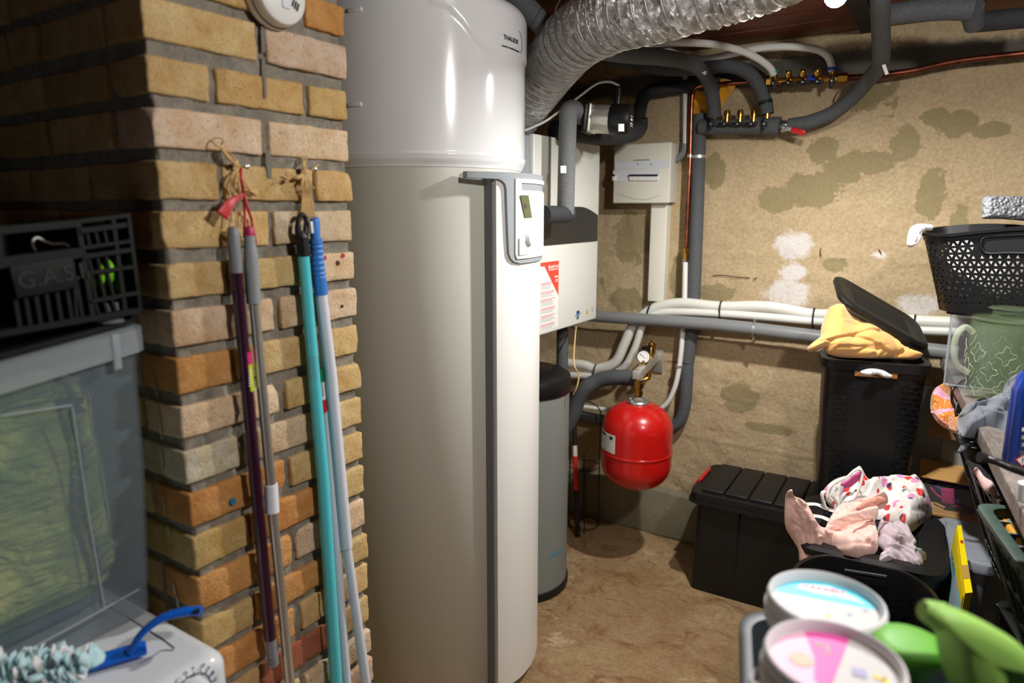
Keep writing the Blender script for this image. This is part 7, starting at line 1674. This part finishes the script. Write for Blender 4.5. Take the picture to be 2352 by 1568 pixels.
for i in range(11):
    x = 695+i*2.2; right.append([(700+random.uniform(-6, 8), 392), (x-2+random.uniform(-3, 3), 420), (x-1, 455+random.uniform(-4, 4)), (x+(i-3)*1.1, 500)])
for i in range(9): right.append([(700+random.uniform(-3, 5), 392), (699+random.uniform(-4, 4), 378), (698+random.uniform(-9, 9), 362+random.uniform(-4, 4))])
for i in range(9): right.append([(702, 398), (685+random.uniform(-3, 3), 406+random.uniform(-4, 4)), (668, 410), (656+random.uniform(-4, 6), 410+random.uniform(-12, 14))])
right += [[(708, 398), (718, 388), (732, 378)], [(708, 402), (716, 425), (722, 432), (730, 428)], [(690, 400), (705, 396), (715, 406), (700, 412), (690, 404)], [(690, 408), (705, 402), (715, 412), (702, 418)]]
tw = cord('jute_twine', 'thick bundle of jute twine on the right screw, holding the turquoise and white poles', right, 'twine', .0012)
ob('twine_knot', rbox(AX(703, 404, PX+.012), (.014, .022, .026), .006, 4, jit=.004, jf=60), 'twine', tw, ang=180)
rb = cord('red_ribbon', 'red ribbon tied to the left screw, holding the steel pole', [[(552, 386), (556, 420), (560, 440), (562, 480), (562, 515), (560, 545)], [(554, 386), (554, 415), (560, 442)], [(561, 445), (570, 480), (578, 505), (580, 524)]], 'ribbon_red', .0024, 'ribbon')
P_ = [AX(560, 446, PX+.02), AX(540, 458, PX+.022), (AX(526, 470, PX+.026)), AX(510, 496, PX+.028)]; ob('loose_end', tube(P_, [.002, .006, .009, .012], 8, 4, flat=.12, up=(1, 0, .1)), 'ribbon_red', rb, ang=180)

# ================================================================== FOREGROUND: TOTE, TUBS, BOTTLES
zt2 = .96
ta = AZ(1735, 1440, zt2); tx0 = -.205; ty1 = ta.y+.035
tw_, td_, th_h = .50, .46, .16
TR = Matrix.Translation((tx0, ty1, 0)) @ Matrix.Rotation(radians(15), 4, 'Z') @ Matrix.Translation((-tx0, -ty1, 0))
stn = thing('side_table', 'dark low table carrying the tote of cleaning products in the right foreground', 'table', (tx0+tw_/2, ty1-td_/2, 0))
ob('table_top', rbox((tx0+tw_/2, ty1-td_/2, zt2-th_h-.0135), (tw_+.0, td_+.0, .025), .004, m=TR), 'black_matte', stn)
for x in (.03, tw_-.03):
    for y in (.03, td_-.03): ob('leg', rbox((tx0+x, ty1-y, (zt2-th_h-.026)/2), (.03, .03, zt2-th_h-.026), .002, m=TR), 'black_matte', stn)
mat('tote_gray', (58, 66, 70), .45); mat('tub_white', (222, 224, 226), .4)
def tring(z, q, r=.045): return [TR @ Vector((p.x, p.y, z)) for p in rr_ring(Vector((tx0-q, ty1-td_-q, 0)), Vector((1, 0, 0)), Vector((0, 1, 0)), tw_+2*q, td_+2*q, r+q*.5, 8)]
to_ = thing('tote', 'dark grey plastic tote holding the tubs and spray bottles', 'tote', (tx0+tw_/2, ty1-td_/2, zt2-th_h))
ob('tote_body', loft([tring(zt2-th_h+.001, -.02), tring(zt2-.02, -.004), tring(zt2-.018, .006), tring(zt2, .006), tring(zt2+.002, .002), tring(zt2, -.010), tring(zt2-.02, -.012), tring(zt2-th_h+.006, -.026)]), 'tote_gray', to_, ang=45)
zf = zt2-th_h+.0065
def tub(px, py, wpx, d_, label, body, lidm='tub_white', name='tub'):
    c = AD(px, py, d_); R_ = rpx(wpx, c); C_ = Vector((c.x, c.y, 0)); zt_ = c.z
    th = thing(name, label, 'tub', (c.x, c.y, zf))
    ob('tub_body', lathe([(0, zf), (R_*.84, zf), (R_*.86, zf+.004), (R_*.92, zt_-.04), (R_*.965, zt_-.024)], C_, seg=56), body, th, ang=60)
    ob('lid', lathe([(R_*.97, zt_-.036), (R_*1.035, zt_-.034), (R_*1.04, zt_-.018), (R_*1.0, zt_-.016), (R_*1.01, zt_-.005), (R_*.985, zt_), (R_*.95, zt_+.001), (R_*.925, zt_-.002), (R_*.90, zt_-.012), (0, zt_-.012)], C_, seg=72), lidm, th, ang=50)
    return th, C_, R_*.89, zt_-.0117
mat('tub_blue', (30, 78, 108), .35, coat=.3); mat('tub_magenta', (110, 20, 70), .35, coat=.3); mat('paper_white', (186, 186, 185), .5); mat('print_sky', (80, 206, 232), .5); mat('print_sky_light', (176, 228, 240), .5)
mat('print_coral', (216, 60, 70), .5); mat('print_hotpink', (222, 80, 166), .5); mat('print_blush', (226, 178, 204), .5); mat('print_skin', (206, 170, 146), .5); mat('print_lilac', (150, 150, 190), .5); mat('print_yellow', (232, 208, 40), .5); mat('print_mid', (140, 150, 160), .5)
# frame for lid prints: x to the right in the picture, y away from the camera
def lidM(C_, z, yaw): return Matrix.Translation((C_.x, C_.y, z)) @ Matrix.Rotation(yaw, 4, 'Z')
def lens(R_, y0, inset=1.):     # part of the disc above the chord y0
    a0 = math.asin(y0/R_); P = [(R_*inset*cos(a), R_*inset*sin(a)) for a in [a0+(pi-2*a0)*i/24 for i in range(25)]]; return P
T1, C_, R_, z = tub(1897, 1372, 252, .84, 'white lidded tub with sky blue and red print, the farther of two large tubs', 'tub_blue')
M1 = lidM(C_, z, YAW-.25-.12)
ob('lid_print', flat(circ(0, 0, R_*.995, 48), M1, .0003), 'paper_white', T1)
ob('sky_print', flat(lens(R_*.985, R_*.22), M1 @ Matrix.Translation((0, 0, .0003)), .0003), 'print_sky', T1)
ob('pale_print', flat([(-R_*.55, R_*.5), (-R_*.2, R_*.42), (R_*.1, R_*.40), (R_*.78, R_*.32), (R_*.62, R_*.55), (R_*.35, R_*.72), (R_*.1, R_*.86), (-.1*R_, R_*.8), (-.45*R_, R_*.72)], M1 @ Matrix.Translation((0, 0, .0006)), .0003), 'print_sky_light', T1)
ob('printed_name', text('VANISH', R_*.24, M1 @ Matrix.Translation((-.42*R_, .58*R_, .0009)), bold=.03), 'print_coral', T1)
ob('printed_word', text('Blancheur', R_*.13, M1 @ Matrix.Translation((.15*R_, .42*R_, .0009)) @ Matrix.Rotation(-.15, 4, 'Z'), bold=.02), 'print_mid', T1)
for x, y in ((.45, -.15), (.75, .1), (.05, -.35)): ob('small_mark', flat(circ(x*R_, y*R_, .05*R_, 10), M1 @ Matrix.Translation((0, 0, .0004))), 'print_lilac' if y > -.3 else 'print_yellow', T1)
T2, C_, R_, z = tub(1915, 1508, 302, .70, 'white lidded tub with pink print, the nearest tub in the tote', 'tub_magenta')
M1 = lidM(C_, z, YAW-.40)
ob('lid_print', flat(circ(0, 0, R_*.995, 48), M1, .0003), 'paper_white', T2)
half = [(R_*.985*cos(a), R_*.985*sin(a)) for a in [radians(98)+(radians(160))*i/24 for i in range(25)]]
ob('blush_print', flat(half, M1 @ Matrix.Translation((0, 0, .0003)), .0003), 'print_blush', T2)
ob('pink_print', flat([(R_*.98*cos(radians(a)), R_*.98*sin(radians(a))) for a in range(72, 118, 5)]+[(-.28*R_, .1*R_), (-.30*R_, -.45*R_), (-.12*R_, -.9*R_), (.02*R_, -.3*R_)], M1 @ Matrix.Translation((0, 0, .0006)), .0003), 'print_hotpink', T2)
ob('beige_print', flat(circ(-.5*R_, -.02*R_, .2*R_, 18), M1 @ Matrix.Translation((0, 0, .0009))), 'print_skin', T2)
ob('print_block', flat(rect(.30*R_, -.12*R_, .52*R_, .10*R_), M1 @ Matrix.Translation((0, 0, .0009))), 'print_lilac', T2)
ob('yellow_print', join(flat([(.62*R_, .02*R_), (.80*R_, .0*R_), (.80*R_, -.08*R_), (.62*R_, -.06*R_)], M1 @ Matrix.Translation((0, 0, .0009))), flat(rect(.76*R_, -.3*R_, .84*R_, -.0*R_), M1 @ Matrix.Translation((0, 0, .0009)))), 'print_yellow', T2)
ob('mark', join(flat(rect(-.1*R_, .3*R_, -.04*R_, .62*R_), M1 @ Matrix.Translation((0, 0, .0009))), flat(rect(-.28*R_, .5*R_, -.14*R_, .6*R_), M1 @ Matrix.Translation((0, 0, .0009)))), 'print_gray', T2)
T3, C_, R_, z = tub(1800, 1572, 150, .80, 'small white tub with blue print, half hidden at the left of the tote', 'tub_blue')
M1 = lidM(C_, z, YAW)
ob('lid_print', flat(circ(0, 0, R_*.99, 32), M1, .0003), 'paper_white', T3); ob('blue_print', flat(circ(-.15*R_, -.25*R_, .55*R_, 24), M1 @ Matrix.Translation((0, 0, .0004))), 'print_sky', T3)
# bottle with green flared cap
m, t = mat0('teal_clear'); t.set('Base Color', lin((50, 110, 122))); t.set('Roughness', .15); t.set('Alpha', .8)
mat('cap_green', (98, 168, 54), .5); mat('spray_green', (140, 190, 88), .55)
c = AD(2090, 1478, .76); R_ = rpx(152, c); C_ = Vector((c.x, c.y, 0))
gb = thing('green_capped_bottle', 'teal bottle with a wide flared green cap beside the pink tub', 'bottle', (c.x, c.y, zf))
ob('flared_cap', lathe([(R_*.60, c.z-.034), (R_*.66, c.z-.03), (R_*.94, c.z-.008), (R_, c.z-.003), (R_, c.z), (R_*.97, c.z+.002), (R_*.5, c.z+.004), (0, c.z+.005)], C_, seg=48), 'cap_green', gb, ang=60)
ob('bottle_body', lathe([(0, zf), (R_*.8, zf), (R_*.82, zf+.01), (R_*.82, c.z-.07), (R_*.62, c.z-.035), (R_*.58, c.z-.022), (0, c.z-.02)], C_, seg=40), 'teal_clear', gb, ang=60)
# trigger spray
c = AD(2225, 1480, .70); dsx = depth(c)
sy = thing('trigger_spray', 'light green trigger spray bottle in the bottom right corner', 'spray bottle', (AD(2262, 1530, .70).x, AD(2262, 1530, .70).y, zf))
def SP(px, py, o_=0.): return AD(px, py, .70)+_f*o_
outl = [(2124, 1400), (2150, 1387), (2200, 1400), (2262, 1428), (2318, 1462), (2356, 1500), (2372, 1530), (2340, 1524), (2300, 1515), (2292, 1530), (2282, 1568), (2276, 1610), (2214, 1612), (2190, 1568), (2176, 1520), (2166, 1460), (2148, 1425)]
sm2 = smooth([Vector((x, y, 0)) for x, y in outl], 3, True)
bm = bmesh.new(); n_ = len(sm2); cx_, cy_ = 2228, 1500; RG = []
for dz_, sc3 in ((-.026, .55), (-.024, .80), (-.016, .95), (-.006, 1.0), (.006, 1.0), (.016, .95), (.024, .80), (.026, .55)):
    RG.append([bm.verts.new(SP(cx_+(p.x-cx_)*(sc3 if p.y > 1480 or True else 1), cy_+(p.y-cy_)*sc3, dz_)) for p in sm2])
for j in range(len(RG)-1):
    for i in range(n_): bm.faces.new((RG[j][i], RG[j][(i+1) % n_], RG[j+1][(i+1) % n_], RG[j+1][i]))
for rg, fl_ in ((RG[0], True), (RG[-1], False)):
    cc = bm.verts.new(sum((v_.co for v_ in rg), Vector())/n_+(_f*(-.002 if fl_ else .002)))
    for i in range(n_): bm.faces.new((rg[i], rg[(i+1) % n_], cc))
bmesh.ops.recalc_face_normals(bm, faces=bm.faces[:])
ob('spray_head', bm, 'spray_green', sy, ang=60)
ob('nozzle', tube([SP(2118, 1398), SP(2132, 1404), SP(2160, 1416)], [.009, .012, .015], 16, 2), 'spray_green', sy)
ob('trigger', tube([SP(2290, 1500, -.004), SP(2316, 1530, -.006), SP(2322, 1560, -.006), SP(2345, 1600, -.006)], [.010, .008, .007, .005], 12, 4, flat=.9), 'cap_green', sy)
cb_ = SP(2245, 1600); ob('neck', lathe([(.017, 0), (.017, -.02), (.02, -.022), (.034, -.05), (.036, zf-cb_.z), (0, zf-cb_.z)], cb_, seg=32), 'teal_clear', sy)
ob('screw_collar', lathe([(.019, .006), (.021, .0), (.021, -.02), (.017, -.022)], cb_, seg=24), 'cap_green', sy)
